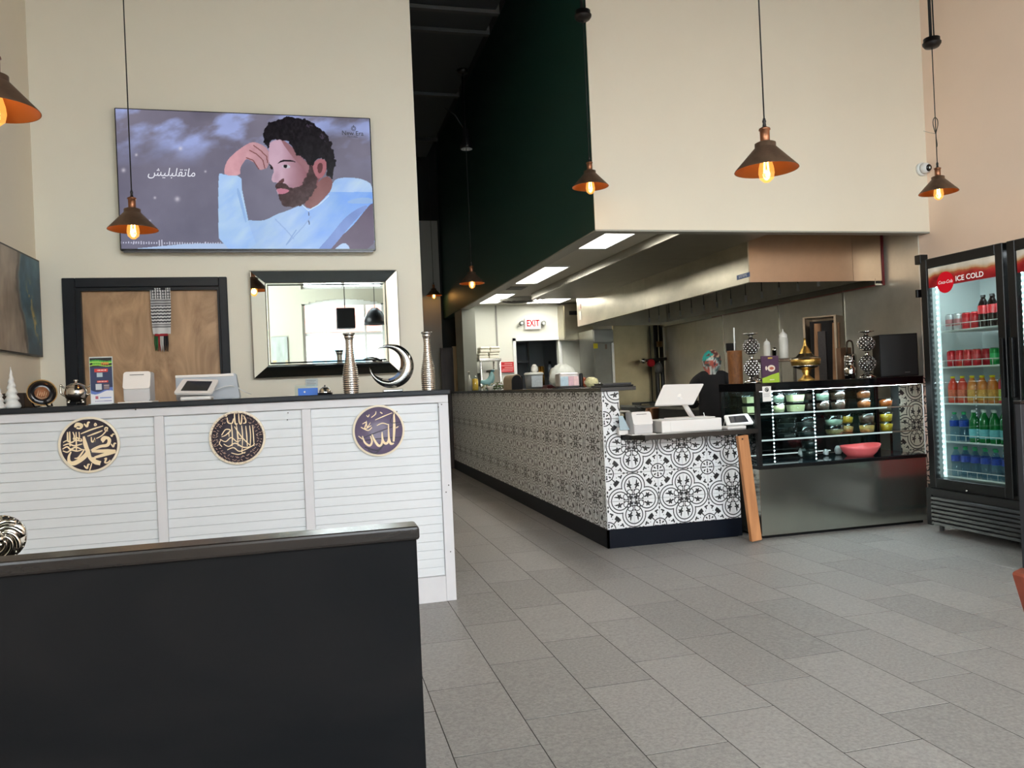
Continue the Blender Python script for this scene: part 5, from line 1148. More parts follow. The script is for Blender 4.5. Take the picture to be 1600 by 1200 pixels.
# ================================================================== HOOD AND COOK LINE
HX=3.66; HY0,HY1=6.03,10.55; HB=2.045
hd=thing('extractor_hood','long stainless extractor hood along the right kitchen wall','extractor hood',(4.3,8.3,HB))
stA=M('hood_steel',(184,178,160),.30,1,noise=.17,nscale=2.0,stretch=(1,1,1.6),bump=.03,bscale=5)
for a,b in ((HY0,8.2),(8.202,HY1)):
    bm=B(); box(bm,HX,HX+.012,a,b,HB,KZ-.004); obj('front_panel',bm,stA,hd)
bm=B(); box(bm,HX+.012,4.70,HY0,HY0+.012,HB,KZ-.004); obj('end_panel',bm,M('warm_hood_steel',(196,170,146),.30,1,noise=.08,nscale=3),hd)
bm=B(); box(bm,4.703,RX-.05,HY0,HY0+.012,HB,KZ-.004); obj('end_panel',bm,M('warm_hood_steel'),hd)
bm=B(); box(bm,HX+.012,RX-.02,HY1-.012,HY1,HB,KZ-.004); obj('end_panel',bm,stA,hd)
bm=B(); box(bm,RX-.12,RX-.02,HY0,HY1,HB-.04,HB-.025); box(bm,RX-.125,RX-.12,HY0,HY1,HB-.04,HB+.02); obj('wall_trough',bm,steel,hd)
bm=B(); box(bm,RX-.135,RX-.122,HY0-.004,9.0,HB-.047,HB-.038); box(bm,RX-.050,RX-.025,HY0-.006,HY0+.01,HB-.04,KZ-.006); obj('red_edge',bm,M('red_tape',(96,10,16),.5),hd)
bm=B(); box(bm,HX+.02,RX-.03,HY0+.013,HY1-.013,KZ-.05,KZ-.04); obj('inner_roof',bm,steeld,hd)
# baffle filters, sloping
n=9
for i in range(n):
    ya=HY0+.25+i*(HY1-HY0-.5)/n; yb=ya+(HY1-HY0-.5)/n-.02
    m=Matrix.Translation((3.72,0,2.10))@Matrix.Rotation(math.radians(-30),4,'Y')
    bm=B(); box(bm,0,.46,ya,yb,0,.03,mtx=m); f=obj('filter',bm,steeld,hd)
    k=int((yb-ya)/.045)
    bm=B()
    for q in range(k): box(bm,.02,.44,ya+.02+q*.045,ya+.032+q*.045,-.006,0,mtx=m)
    r=obj('baffles',bm,M('baffle_light',(140,140,134),.3,1),f); r['kind']='stuff'
bm=B(); box(bm,HX+.012,HX+.05,HY0+.012,HY1-.012,HB+.0,HB+.012); obj('lip',bm,steel,hd)
# suppression drops
NN=['first','second','third','fourth','fifth','sixth','seventh','eighth','ninth','tenth','eleventh','twelfth','thirteenth']
for i in range(13):
    y=6.25+i*.31; x=4.5
    t=thing('nozzle_drop','thin nozzle hanging under the hood, %s from its near end'%NN[i],'nozzle',(x,y,2.0),'fire suppression nozzles under the hood')
    bm=B(); tube(bm,[(x,y,KZ-.10),(x,y,2.10)],.005,6); obj('pipe',bm,steeld,t); bm=B(); cyl(bm,.013,2.03,2.10,(x,y,0),10); obj('nozzle',bm,M('nozzle_bright',(220,220,214),.3,.5),t)
bm=B(); tube(bm,[(4.5,HY0+.1,KZ-.09),(4.5,HY1-.1,KZ-.09)],.012,8); obj('nozzle_manifold',bm,steeld,hd)
p=at(1161,436,X=HX-.002); bm=B(); box(bm,HX-.003,HX-.0002,p.y-.11,p.y+.10,p.z+.005,p.z+.045); o=obj('maker_plate',bm,M('plate_blue',(60,84,130),.4),hd)
text('maker_lettering','SYSTEMS',.035,(HX-.0035,p.y,p.z+.025),(PI/2,0,-PI/2),M('plate_text',(210,214,220),.5),o,ext=.0002)
p=at(905,498,X=HX-.002)
bm=B(); box(bm,HX-.004,HX-.0002,p.y-.10,p.y+.0,p.z-.02,p.z+.10); o=obj('switch_plate',bm,M('switch_plate',(190,188,180),.4),hd)
bm=B(); box(bm,HX-.004,HX-.0002,p.y-.09,p.y-.02,p.z+.13,p.z+.2); o=obj('small_label',bm,M('label_red_small',(170,110,100),.5),hd)
# make-up air plenum in front of the hood
pn=thing('air_plenum','shallow stainless plenum box on the kitchen ceiling left of the hood','plenum',(3.25,7.8,2.39))
bm=B(); box(bm,2.86,2.872,SY+.105,10.05,2.388,KZ-.002); obj('fascia',bm,steel,pn)
ys=[SY+.105,6.9,8.4,10.05]
for a,b in zip(ys,ys[1:]): bm=B(); box(bm,2.873,HX-.002,a+.003,b-.003,2.392,2.40); obj('underside_panel',bm,M('plenum_under',(150,146,134),.45,.9,noise=.08,nscale=4),pn)
bm=B(); box(bm,2.86,HX-.002,10.05,10.06,2.388,KZ-.002); obj('end_cap',bm,steel,pn)
# sheet-steel wall control box on end wall, exit sign, red sign
def epx(x0,y0,x1,y1,Y): a=at(x0,y0,Y=Y); b=at(x1,y1,Y=Y); return min(a.x,b.x),max(a.x,b.x),min(a.z,b.z),max(a.z,b.z)
a=epx(880,476,928,530,EY-.3); t=thing('control_cabinet','stainless control cabinet high on the end wall beside the hood','cabinet',(a[0],EY-.2,a[2])); bm=B(); box(bm,a[0],a[1],EY-.28,EY-.001,a[2],min(a[3],KZ-.003)); obj('cabinet_body',bm,stA,t)
bm=B(); box(bm,a[0]+.012,a[1]-.05,EY-.292,EY-.281,a[2]+.012,min(a[3],KZ)-.02); dr_=obj('cabinet_door',bm,stA,t); b=epx(889,486,899,492,EY-.3); bm=B(); box(bm,b[0],b[1]+.03,EY-.300,EY-.2925,b[2],b[3]); obj('black_display',bm,black,dr_)
a=epx(820,497,845,514,EY-.05); t=thing('exit_sign','white exit sign with red letters over the kitchen doorway','exit sign',((a[0]+a[1])/2,EY-.03,a[2])); bm=B(); box(bm,a[0],a[1],EY-.06,EY-.001,a[2],a[3],bev=.006); obj('housing',bm,M('sign_white',(235,225,222),.4,emit=.25),t)
text('lettering','EXIT',(a[3]-a[2])*.80,((a[0]+a[1])/2,EY-.0615,(a[2]+a[3])/2),(PI/2,0,0),emat('exit_red',(225,40,60),1.1),t,ext=.0008,sx=.72,bold=.003)
for px in (815,849): p=at(px,505,Y=EY-.06); bm=B(); cyl(bm,.035,0,.05,n=16,mtx=Matrix.Translation((p.x,EY-.04,p.z))@Matrix.Rotation(PI/2,4,'X')); obj('lamp_head',bm,M('lamp_grey',(120,124,122),.3,.4),t)
a=epx(780,566,803,581.5,EY-.02); t=thing('red_notice','red safety notice board on the end wall left of the doorway','notice',((a[0]+a[1])/2,EY-.02,a[2])); bm=B(); box(bm,a[0],a[1],EY-.03,EY-.014,a[2],a[3]); obj('board',bm,M('notice_red',(196,36,44),.5),t)
for q,(u0,u1,v) in enumerate(((.35,.9,.80),(.05,.9,.62),(.35,.95,.44),(.2,.95,.28),(.15,.9,.12))): bm=B(); box(bm,a[0]+(a[1]-a[0])*u0,a[0]+(a[1]-a[0])*u1,EY-.032,EY-.0302,a[2]+(a[3]-a[2])*v,a[2]+(a[3]-a[2])*(v+.06)); obj('print_line',bm,M('notice_pink',(235,170,170),.5),t)
# freezer
a=at(927,515,Y=10.55); b=at(958,513,Y=10.55); t=thing('upright_freezer','tall stainless upright freezer with yellow sticker at the end of the line','freezer',((a.x+b.x)/2,10.9,0))
fz=M('freezer_steel',(150,150,142),.35,1,noise=.1,nscale=4); bm=B(); box(bm,a.x,b.x,10.57,11.19,.08,2.0); obj('body',bm,fz,t); bm=B(); box(bm,a.x+.005,b.x-.045,10.545,10.568,.2,1.80,bev=.004); dd=obj('door',bm,fz,t); bm=B(); box(bm,a.x+.005,b.x-.005,10.545,10.568,1.815,1.99,bev=.004); obj('control_panel',bm,M('freezer_panel',(176,176,170),.4,.8),t)
bm=B(); box(bm,b.x-.04,b.x-.004,10.540,10.568,.1,1.80); obj('bright_edge',bm,M('bright_steel_edge',(226,226,220),.25,.8),t)
p=at(931,540,Y=10.54); bm=B(); box(bm,p.x-.035,p.x+.03,10.542,10.545,p.z-.04,p.z+.03); obj('yellow_sticker',bm,M('sticker_yellow',(214,200,40),.5),dd); p=at(947,541,Y=10.54); bm=B(); box(bm,p.x-.015,p.x+.015,10.542,10.545,p.z-.04,p.z+.03); obj('brown_sticker',bm,M('sticker_brown',(120,96,80),.5),dd)
for x in (a.x+.05,b.x-.05): bm=B(); cyl(bm,.02,0,.08,(x,10.62,0),8); obj('foot',bm,black,t)
# gas pipes with red valve
px_=at(1029,560,Y=10.6).x; t=thing('gas_pipes','dark vertical gas pipes with a red round valve on the steel end wall','pipes',(px_,10.6,1.0))
dp=M('dark_iron_pipe',(46,46,44),.4,.5)
for dx,r in ((-.03,.035),(.05,.03)):
    bm=B(); tube(bm,[(px_+dx,10.6,.2),(px_+dx,10.6,2.04)],r,10); obj('pipe',bm,dp,t)
bm=B(); tube(bm,[(px_-.24,10.55,at(1020,563,Y=10.5).z-.0),(px_+.10,10.55,at(1020,563,Y=10.5).z+.02)],.022,8); obj('cross_pipe',bm,dp,t)
bm=B(); cyl(bm,.045,0,.08,(px_,10.55,1.72),12); obj('brass_union',bm,M('brass_union',(130,104,70),.4,.8),t)
p=at(1017.5,565,Y=10.45); bm=B(); cyl(bm,.055,0,.04,n=20,mtx=Matrix.Translation((p.x,10.48,p.z-.02))@Matrix.Rotation(PI/2,4,'X')); obj('red_valve',bm,M('valve_red',(176,30,40),.4),t)
p=at(1006,562,Y=10.45); bm=B(); sphere(bm,(p.x,10.47,p.z-.02),.04,12); obj('chrome_elbow',bm,chrome,t); p=at(1030,575,Y=10.45); bm=B(); sphere(bm,(p.x,10.47,p.z),.06,12,(1,1,1.4)); obj('regulator',bm,M('regulator_grey',(96,98,98),.4,.5),t)
bm=B(); tube(bm,[(px_-.13,10.58,.9),(px_-.13,10.58,2.03)],.006,6); obj('thin_line',bm,dp,t)
# cooking range behind the counter
t=thing('cooking_range','stainless cooking range with black burner grates under the hood','range',(4.55,8.6,0))
bm=B(); box(bm,4.2,RX-.04,7.3,10.4,.08,.88); obj('range_body',bm,steeld,t); bm=B(); box(bm,4.18,RX-.04,7.3,10.4,.88,.91); obj('range_top',bm,steel,t)
for q in range(5):
    for w in (4.4,4.78):
        y=7.6+q*.6; bm=B()
        for s_ in (-.1,0,.1): box(bm,w-.14,w+.14,y+s_-.008,y+s_+.008,.925,.945)
        box(bm,w-.14,w-.12,y-.14,y+.14,.912,.945); box(bm,w+.12,w+.14,y-.14,y+.14,.912,.945); r=obj('burner_grate',bm,dp,t)
for y in (7.4,10.3):
    for x in (4.25,RX-.1): bm=B(); cyl(bm,.02,0,.08,(x,y,0),8); obj('foot',bm,black,t)
t=thing('prep_counter','stainless prep counter with a low shelf behind the tiled aisle counter','counter',(2.6,8,0))
bm=B(); box(bm,2.24,2.95,6.3,10.4,.86,.89,bev=.003); obj('top',bm,steel,t); bm=B(); box(bm,2.24,2.93,6.32,10.38,.12,.86); obj('cabinet_body',bm,M('prep_cabinet',(104,104,100),.4,.7),t)
bm=B(); box(bm,2.3,2.9,6.34,10.36,0,.12); obj('kick',bm,black,t)
# pans and tubs on prep counter seen between the till and the tiles
y=6.6
for px,w,h,mt,lab,nm in ((985,36,.07,steel,'shallow steel gastronorm pan just behind the till shelf','steel_pan'),(1019,22,.10,M('copper_pan',(150,110,84),.35,.9),'copper coloured pan behind the till display','pan')):
    x=xat(px,y,.95); r=w*mpp(x,y)/2; t=thing(nm,lab,'pan',(x,y,.89)); bm=B(); lathe(bm,[(0,.001),(r*.85,.001),(r,h),(r*1.05,h),(r*.98,h-.004),(r*.82,.008),(0,.008)],(x,y,.89),24); obj('body',bm,mt,t); bm=B(); tube(bm,[(x-r,y,.89+h*.9),(x-r-.10,y,.89+h+.02)],.008,6); obj('handle',bm,steeld,t)
t=thing('towel_stack','grey and white folded cloths behind the till display','cloth',(2.75,6.9,.89)); 
x=2.80; bm=B(); box(bm,x-.12,x+.08,6.85,7.1,.891,.93,bev=.012,seg=2); obj('folded_cloth',bm,M('grey_cloth',(120,118,114),.9,noise=.2,nscale=20),t); bm=B(); box(bm,x-.10,x+.07,6.87,7.08,.931,.965,bev=.012,seg=2); obj('folded_cloth',bm,M('pale_cloth',(176,172,164),.9,noise=.2,nscale=20),t)
# dark shelf unit behind (between tiles and till)
t=thing('wire_rack_low','low steel dish rack behind the pillar at the till','rack',(2.45,7.2,.89)); 
for q in range(8): bm=B(); tube(bm,[(2.30+q*.06,7.1,.895),(2.30+q*.06,7.1,1.03),(2.30+q*.06,7.4,1.03),(2.30+q*.06,7.4,.895)],.004,6); obj('wire',bm,steel,t)
for z in (.9,1.03): bm=B(); tube(bm,[(2.28,7.1,z),(2.76,7.1,z),(2.76,7.4,z),(2.28,7.4,z)],.006,6,closed=True); obj('frame_wire',bm,steel,t)
# ================================================================== PERSON
def skin_body(name,verts,edges,rad,mat,parent,sub=2,root=0,flat=1.0,local=False):
    me=bpy.data.meshes.new(name); me.from_pydata(verts,edges,[]); o=bpy.data.objects.new(name,me); COL.objects.link(o)
    o.modifiers.new('skin','SKIN'); 
    for i,r in enumerate(rad):
        sv=me.skin_vertices[0].data[i]; sv.radius=(r,r) if not isinstance(r,tuple) else r; sv.use_root=(i==root)
    m=o.modifiers.new('sub','SUBSURF'); m.levels=sub; m.render_levels=sub
    dg=bpy.context.evaluated_depsgraph_get(); ev=o.evaluated_get(dg); me2=bpy.data.meshes.new_from_object(ev); bpy.data.objects.remove(o)
    for p in me2.polygons: p.use_smooth=True
    me2.materials.clear(); me2.materials.append(mat); o=bpy.data.objects.new(name,me2); COL.objects.link(o); o.parent=parent; return o
PXL=(3.80,7.0,0)
pr=thing('person','person in a colourful headscarf and black top seen from behind at the stove','person',PXL); pr.rotation_euler=(0,0,math.radians(-28))
H_=1.50
blkc=M('black_cloth',(16,15,17),.85,noise=.2,nscale=12)
V=[(0,0,.86),(0,0,.98),(0,.0,1.12),(0,.005,1.23),(0,.005,1.30), (.08,0,.84),(.09,.01,.48),(.09,-.01,.09),(-.08,0,.84),(-.09,.01,.48),(-.09,-.01,.09),
   (.10,.0,1.245),(.175,.01,1.20),(.215,.04,.98),(.17,.24,.98),(-.10,.0,1.245),(-.175,.01,1.20),(-.215,.04,.98),(-.17,.24,.98)]
E_=[(0,1),(1,2),(2,3),(3,4),(0,5),(5,6),(6,7),(0,8),(8,9),(9,10),(3,11),(11,12),(12,13),(13,14),(3,15),(15,16),(16,17),(17,18)]
R_=[(.16,.12),(.14,.11),(.155,.115),(.13,.09),(.06,.06),(.10,.10),(.07,.07),(.055,.055),(.10,.10),(.07,.07),(.055,.055),(.075,.075),(.068,.068),(.05,.05),(.042,.042),(.075,.075),(.068,.068),(.05,.05),(.042,.042)]
body=skin_body('clothed_body',V,E_,R_,blkc,pr)
skm=M('skin',(186,136,110),.5)
# head: face, ears hidden by scarf
bm=B(); sphere(bm,(0,.02,1.385),.085,20,(.88,1.0,1.28))
for v in bm.verts:
    if v.co.y>.05: v.co.y-=.006
sphere(bm,(0,.103,1.375),.012,8,(.8,1.4,1.6)); head=obj('head',bm,skm,pr,local=True)
for s_ in (-1,1):
    bm=B(); sphere(bm,(s_*.03,.094,1.40),.010,8); obj('eye',bm,M('eye_dark',(30,22,20),.2),head,local=True) if False else bm.free()
def scarfcol(co):
    x,y,z=co; a=math.atan2(x,-y); n=vnoise(np.array([x*1400+300.]),np.array([z*1400+50.]),22,5)[0]; k=(z-1.28)/.22; a+=(n-.5)*1.3; z+=(n-.5)*.03
    if a<-.15 and k>.55: return (30,150,140)
    s=math.sin(a*3+k*9+n*3)
    if k>.72: return (206,170,140) if s>.3 else (96,52,48)
    if s>.55: return (190,196,190)
    if s>.15: return (120,142,136)
    if s>-.35: return (130,66,58) if a<.2 else (70,50,60)
    return (60,84,80) if n>.5 else (172,84,70)
bm=B(); sphere(bm,(0,-.005,1.40),.102,48,(.90,1.02,1.12)); 
lathe(bm,[(.075,1.27),(.070,1.31),(.088,1.35)],(0,-.01,0),32)
for v in bm.verts:
    v.co+=Vector((math.sin(v.co.z*150+v.co.x*60)*.0015,0,0))
    if v.co.y>.075: v.co.y=.075
sc=obj('headscarf',bm,vmat('scarf_print',None,.8),pr,local=True)
me=sc.data; at_=me.color_attributes.new('Col','FLOAT_COLOR','POINT')
for i,v in enumerate(me.vertices):
    c=srgb(*scarfcol(v.co+Vector(sc.location))); at_.data[i].color=c
# hands
def hand(px3,side):
    hs=[(0,0,0),(0,.05,0)]; ed=[(0,1)]; ra=[.024,.026]
    hv=[Vector(v) for v in hs]
    for q in range(4):
        a=(-.027+.018*q); base=Vector((a,.085,0)); L=[.035,.04,.037,.028][q]; i=len(hv); hv+= [base,base+Vector((0,L*.8,-.012)),base+Vector((0,L*1.4,-.035))]; ed+=[(1,i),(i,i+1),(i+1,i+2)]; ra+=[.011,.0095,.008]
    i=len(hv); hv+=[Vector((side*-.03,.03,-.005)),Vector((side*-.045,.06,-.015)),Vector((side*-.04,.085,-.02))]; ed+=[(0,i),(i,i+1),(i+1,i+2)]; ra+=[.014,.011,.009]
    skin_body('hand',[tuple(v+Vector(px3)) for v in hv],ed,ra,skm,pr,sub=1)
hand((.165,.27,.98),1); hand((-.165,.27,.98),-1)
for s_ in (-1,1):
    bm=B(); box(bm,s_*.09-.045,s_*.09+.045,-.09,.15,0.0,.085,bev=.03,seg=3); obj('shoe',bm,black,pr,local=True)
# ================================================================== THINGS ON THE LONG TILED COUNTER
AZ=1.2035
def ax(px,y): return xat(px,y,AZ)
def yfor(px,X=2.2):
    lo,hi=5.5,14.0
    for _ in range(40):
        mid=(lo+hi)/2
        if ax(px,mid)>X: hi=mid
        else: lo=mid
    return lo
# tray on near end
bm=B(); y=5.62; x=2.15; box(bm,x-.07,x+.19,5.52,5.75,AZ,AZ+.012,bev=.004); t=thing('black_tray','flat black tray with folder on the near end of the tiled counter','tray',(2.2,5.6,AZ)); obj('tray',bm,black,t)
bm=B(); box(bm,2.10,2.33,5.54,5.73,AZ+.012,AZ+.028,bev=.003,mtx=None); obj('folder',bm,M('dark_folder',(40,38,40),.5),t)
# foil parcel
y=yfor(925); x=ax(925,y); t=thing('foil_container','crumpled pale yellow and white food parcel on the tiled counter','container',(x,y,AZ)); bm=B(); sphere(bm,(x,y,AZ+.04),.06,16,(.95,.8,.72)); rr=random.Random(2)
for v in bm.verts: v.co+=Vector((rr.uniform(-1,1),rr.uniform(-1,1),rr.uniform(-1,1)))*.006; v.co.z=max(v.co.z,AZ)
obj('parcel',bm,M('parcel_pale',(214,208,160),.5,noise=.35,nscale=90),t)
y=yfor(936,2.2)-.06; x=ax(936,y); bm=B(); sphere(bm,(x,y-.02,AZ+.018),.018,12); tag(obj('small_glass_ball',bm,chrome),'tiny shiny round ornament near the tray','ornament')
# napkin dispenser
y=yfor(888); x=ax(888,y); m=mpp(x,y); w=17*m; h=24*m
t=thing('napkin_dispenser','silver napkin dispenser with pastel advert panels and black sides','napkin dispenser',(x,y,AZ))
bm=B(); box(bm,x-w,x+w,y-.05,y+.09,AZ+.006,AZ+h,bev=.02,seg=3); obj('body',bm,M('dispenser_silver',(180,176,174),.3,.6),t)
bm=B(); box(bm,x+w,x+w+.03,y-.05,y+.09,AZ+.006,AZ+h-.01,bev=.01,seg=2); obj('side_panel',bm,black,t); bm=B(); box(bm,x-w-.02,x+w+.04,y-.055,y+.10,AZ,AZ+.008); obj('base_plate',bm,black,t)
for a,b,c in ((-.9,-.15,(176,200,212)),(-.12,.35,(214,176,186)),(.38,.85,(232,196,196))):
    bm=B(); box(bm,x+w*a,x+w*b,y-.053,y-.0505,AZ+.02,AZ+h*.75); obj('advert_panel',bm,M('ad%s'%str(c),c,.4,noise=.12,nscale=40),t)
y_=y; x2=ax(913,y); bm=B(); lathe(bm,[(0,0),(.02,0),(.026,.03),(.022,.07),(.010,.09),(0,.092)],(x2,y_,AZ),16); tag(obj('amber_bottle',bm,M('amber_glass',(120,60,36),.15)),'small amber bottle at the right side of the napkin dispenser','bottle')
# plastic bag heap behind
y=yfor(893,2.2)+.35; x=ax(893,y)-.08; bm=B(); sphere(bm,(x,y,AZ+.11),.13,24,(1.0,.5,.85)); rr=random.Random(4)
for v in bm.verts: v.co+=Vector((rr.uniform(-1,1),0,rr.uniform(-1,1)))*.012; v.co.z=max(v.co.z,AZ)
tag(obj('plastic_bag',bm,M('bag_white',(214,216,206),.35,noise=.08,nscale=30)),'heap of thin white plastic bags behind the napkin dispenser','bag')
# red brown tray
y=yfor(861); x=ax(861,y); bm=B(); box(bm,x-.06,x+.06,y-.08,y+.08,AZ,AZ+.035,bev=.004); tag(obj('red_tray',bm,M('maroon',(74,22,26),.35)),'small maroon tray between the grey bucket and the napkin dispenser','tray')
# brass cup
y=yfor(847,2.26); x=ax(847,y); t=thing('brass_cup','tall shiny brass cup behind the grey bucket','cup',(x,y,AZ)); m=mpp(x,y); bm=B(); lathe(bm,[(0,0),(4.5*m,0),(4.5*m,35*m),(4.2*m,35*m),(4.2*m,34*m),(0,33*m)],(x,y,AZ),20); obj('cup_body',bm,M('brass_shine',(206,160,74),.2,1),t)
# grey bucket
y=yfor(835,2.17); x=ax(835,y); m=mpp(x,y); r=14.5*m; h=24*m
t=thing('grey_bucket','grey round tub with white lid and paper label on the tiled counter','tub',(x,y,AZ))
bm=B(); lathe(bm,[(0,0),(r*.86,0),(r,h),(r*.96,h),(0,h)],(x,y,AZ),28); obj('tub_body',bm,M('grey_plastic',(120,124,126),.4),t); bm=B(); lathe(bm,[(r*.98,h-.012),(r*1.05,h-.012),(r*1.05,h+.004),(r*.9,h+.012),(0,h+.014)],(x,y,AZ),28); obj('lid',bm,M('lid_white',(228,228,220),.4),t)
bm=B(); box(bm,x-r*.55,x+r*.65,y-r*.97-.004,y-r*.90,AZ+.02,AZ+h*.85); obj('paper_label',bm,M('label_paper_grey',(176,184,188),.6,noise=.15,nscale=70),t)
bm=B(); lathe(bm,[(0,0),(3*m,0),(5.5*m,3*m),(5.0*m,8*m),(2.5*m,12*m),(0,12.5*m)],(x+1.5*m,y,AZ+h+.0145),16); tag(obj('white_cone',bm,M('lid_white')),'white rounded cone shaped cap sitting on the grey tub','ornament')
# bread bin
y=yfor(808,2.17); x=ax(808,y); m=mpp(x,y); t=thing('bread_bin','rounded beige bin with a black end on the tiled counter','bin',(x,y,AZ))
def arch(w,h,d,mtx):
    bm=B(); P=[(-w,0)]+[(-w*math.cos(a),h*.55+h*.45*math.sin(a)) for a in [PI*i/12 for i in range(13)]]+[(w,0)]; prism(bm,P,d,mtx=mtx); return bm
obj('bin_body',arch(10*m,24*m,.17,Matrix.Translation((x+.0,y,AZ))@Matrix.Rotation(math.radians(18),4,'Z')),M('bin_beige',(150,132,108),.5,noise=.1,nscale=20),t)
obj('black_end',arch(9.4*m,22.5*m,.012,Matrix.Translation((x,y-.013,AZ))@Matrix.Rotation(math.radians(18),4,'Z')),M('bin_black',(16,18,24),.4),t)
# plant garland
y=yfor(772,2.2); t=thing('flower_garland','low garland of pale flowers and green leaves on the tiled counter','flowers',(ax(772,y),y,AZ)); rr=random.Random(9)
x0_=ax(755,y); x1_=ax(792,y)
for nm,c,n_,s_ in (('leaves',(70,88,48),70,.020),('blossoms',(206,204,176),34,.016),('dry_blossoms',(140,104,76),16,.014)):
    bm=B()
    for q in range(n_):
        u=rr.random(); p=Vector((x0_+(x1_-x0_)*u,y+rr.uniform(-.08,.10),AZ+.012+rr.random()*.10*(.5+u*.5)))
        bmesh.ops.create_icosphere(bm,subdivisions=1,radius=s_,matrix=Matrix.Translation(p)@Matrix.Rotation(rr.random()*6,4,'X')@Matrix.Rotation(rr.random()*6,4,'Y')@Matrix.Diagonal((1,.5,.25,1)))
    for v in bm.verts: v.co.z=max(v.co.z,AZ)
    o=obj(nm,bm,M('gar_'+nm,c,.7),t,fix=False); o['kind']='stuff'
y=yfor(766,2.13); x=ax(766,y); bm=B(); lathe(bm,[(0,0),(.03,0),(.045,.05),(.045,.055),(.038,.055),(.03,.01),(0,.01)],(x,y,AZ),20); tag(obj('white_bowl',bm,M('white_glaze',(214,208,196),.25)),'small white bowl in front of the flower garland','bowl')
# teal swan-like ornament
y=yfor(765,2.25); x=ax(765,y); m=mpp(x,y); t=thing('teal_ornament','pale teal curved bird shaped ornament behind the garland','ornament',(x,y,AZ))
bm=B(); P=catmull([(x-14*m,y,AZ+14*m),(x-6*m,y,AZ+12*m),(x+1*m,y,AZ+14*m),(x+4*m,y,AZ+20*m),(x+4.5*m,y,AZ+27*m),(x+6*m,y,AZ+30*m)],5); tube(bm,P,[m*(1.0+4.2*math.sin(PI*min(1,i/(len(P)-1)*1.15+.02))**.8+.5) for i in range(len(P))],12); obj('bird_body',bm,M('teal_glaze',(140,184,184),.25),t)
bm=B(); lathe(bm,[(0,0),(5*m,0),(4*m,3*m),(2*m,12*m),(0,12*m)],(x,y,AZ),16); obj('stand',bm,M('teal_glaze'),t); bm=B(); sphere(bm,(x+6*m,y,AZ+30*m),2.4*m,10,(1.5,1,1)); obj('bird_head',bm,M('teal_dark',(60,110,116),.3),t)
# yellow jar and glass dispenser
y=yfor(743,2.16); x=ax(743,y); m=mpp(x,y); t=thing('yellow_jar','clear jar of yellow sweets at the far end of the tiled counter','jar',(x,y,AZ)); bm=B(); lathe(bm,[(0,.002),(5*m,0),(5.4*m,3*m),(5*m,20*m),(3.5*m,23*m),(0,23*m)],(x,y,AZ),18); obj('glass_body',bm,clearp,t); bm=B(); lathe(bm,[(0,.005),(4.6*m,.004),(4.9*m,3*m),(4.5*m,18*m),(0,19*m)],(x,y,AZ),18); obj('sweets',bm,M('yellow_sweets',(206,164,40),.5,noise=.4,nscale=60),t)
y=yfor(734,2.12)-.02; x=ax(734,y); m=mpp(x,y); t=thing('soap_dispenser','clear pump bottle beside the yellow jar at the wall','bottle',(x,y,AZ)); bm=B(); lathe(bm,[(0,0),(3.4*m,0),(3.4*m,18*m),(1.5*m,21*m),(1.2*m,25*m),(0,25*m)],(x,y,AZ),16); obj('body',bm,M('cloudy_clear',(176,176,166),.25,alpha=.8),t); bm=B(); tube(bm,[(x,y,AZ+25*m),(x,y,AZ+30*m),(x-3*m,y,AZ+30*m)],.006,6); obj('pump',bm,chrome,t)
# rack with foam boxes at the end wall
RYK=11.0; a=at(741,561,Y=RYK); b=at(783,561,Y=RYK)
t=thing('wire_shelving','chrome wire shelving with boxes at the far end of the kitchen','shelving',((a.x+b.x)/2,RYK+.2,0)); rx0,rx1=2.31,b.x
for x in (rx0+.02,rx1-.02):
    for y in (RYK,RYK+.4): bm=B(); tube(bm,[(x,y,0),(x,y,a.z)],.016,8); obj('post',bm,M('rack_chrome',(196,196,190),.25,.9),t)
zt=[a.z,a.z-.36,a.z-.75,.3]
for z in zt:
    bm=B(); box(bm,rx0,rx1,RYK-.02,RYK+.42,z-.035,z-.002,bev=.004); obj('shelf',bm,M('rack_chrome'),t)
fo=M('foam_white',(226,222,206),.6)
lab=['lower left','lower right','upper left','upper right']
k=0
for lv,hh in ((0,.085),(1,.085)):
    for q in range(2):
        x=rx0+.075+q*.155+(.02 if lv else 0); w=.072; t=thing('foam_box','white foam takeaway box on top of the wire shelving, %s of the pile'%lab[k],'box',(x,RYK+.1,a.z+lv*.09),'foam boxes on the wire shelving'); k+=1
        bm=B(); box(bm,x-w,x+w,RYK+.02,RYK+.24,a.z+lv*.088,a.z+lv*.088+.045,bev=.012,seg=2); obj('base',bm,fo,t); bm=B(); box(bm,x-w,x+w,RYK+.02,RYK+.24,a.z+lv*.088+.046,a.z+lv*.088+.086,bev=.02,seg=2); obj('lid',bm,fo,t)
for q,(dx,w,h,c,l) in enumerate(((.085,.06,.16,(206,206,196),'stack of white lids on the upper shelf of the wire shelving'),(.23,.06,.20,(150,146,134),'grey carton on the upper shelf of the wire shelving'))):
    x=rx0+dx; bm=B(); box(bm,x-w,x+w,RYK+.05,RYK+.35,zt[1]-.001,zt[1]+h,bev=.006); tag(obj('carton',bm,M('carton%d'%q,c,.6)),l,'box')
for q,(dx,w,h,c,l) in enumerate(((.06,.04,.10,(96,110,146),'blue grey box on the middle shelf of the wire shelving'),(.155,.035,.10,(186,184,170),'small cream box on the middle shelf of the wire shelving'),(.25,.04,.08,(60,60,62),'dark box on the middle shelf of the wire shelving'))):
    x=rx0+dx; bm=B(); box(bm,x-w,x+w,RYK+.05,RYK+.35,zt[2]-.001,zt[2]+h,bev=.006); tag(obj('carton',bm,M('cartonb%d'%q,c,.6)),l,'box')
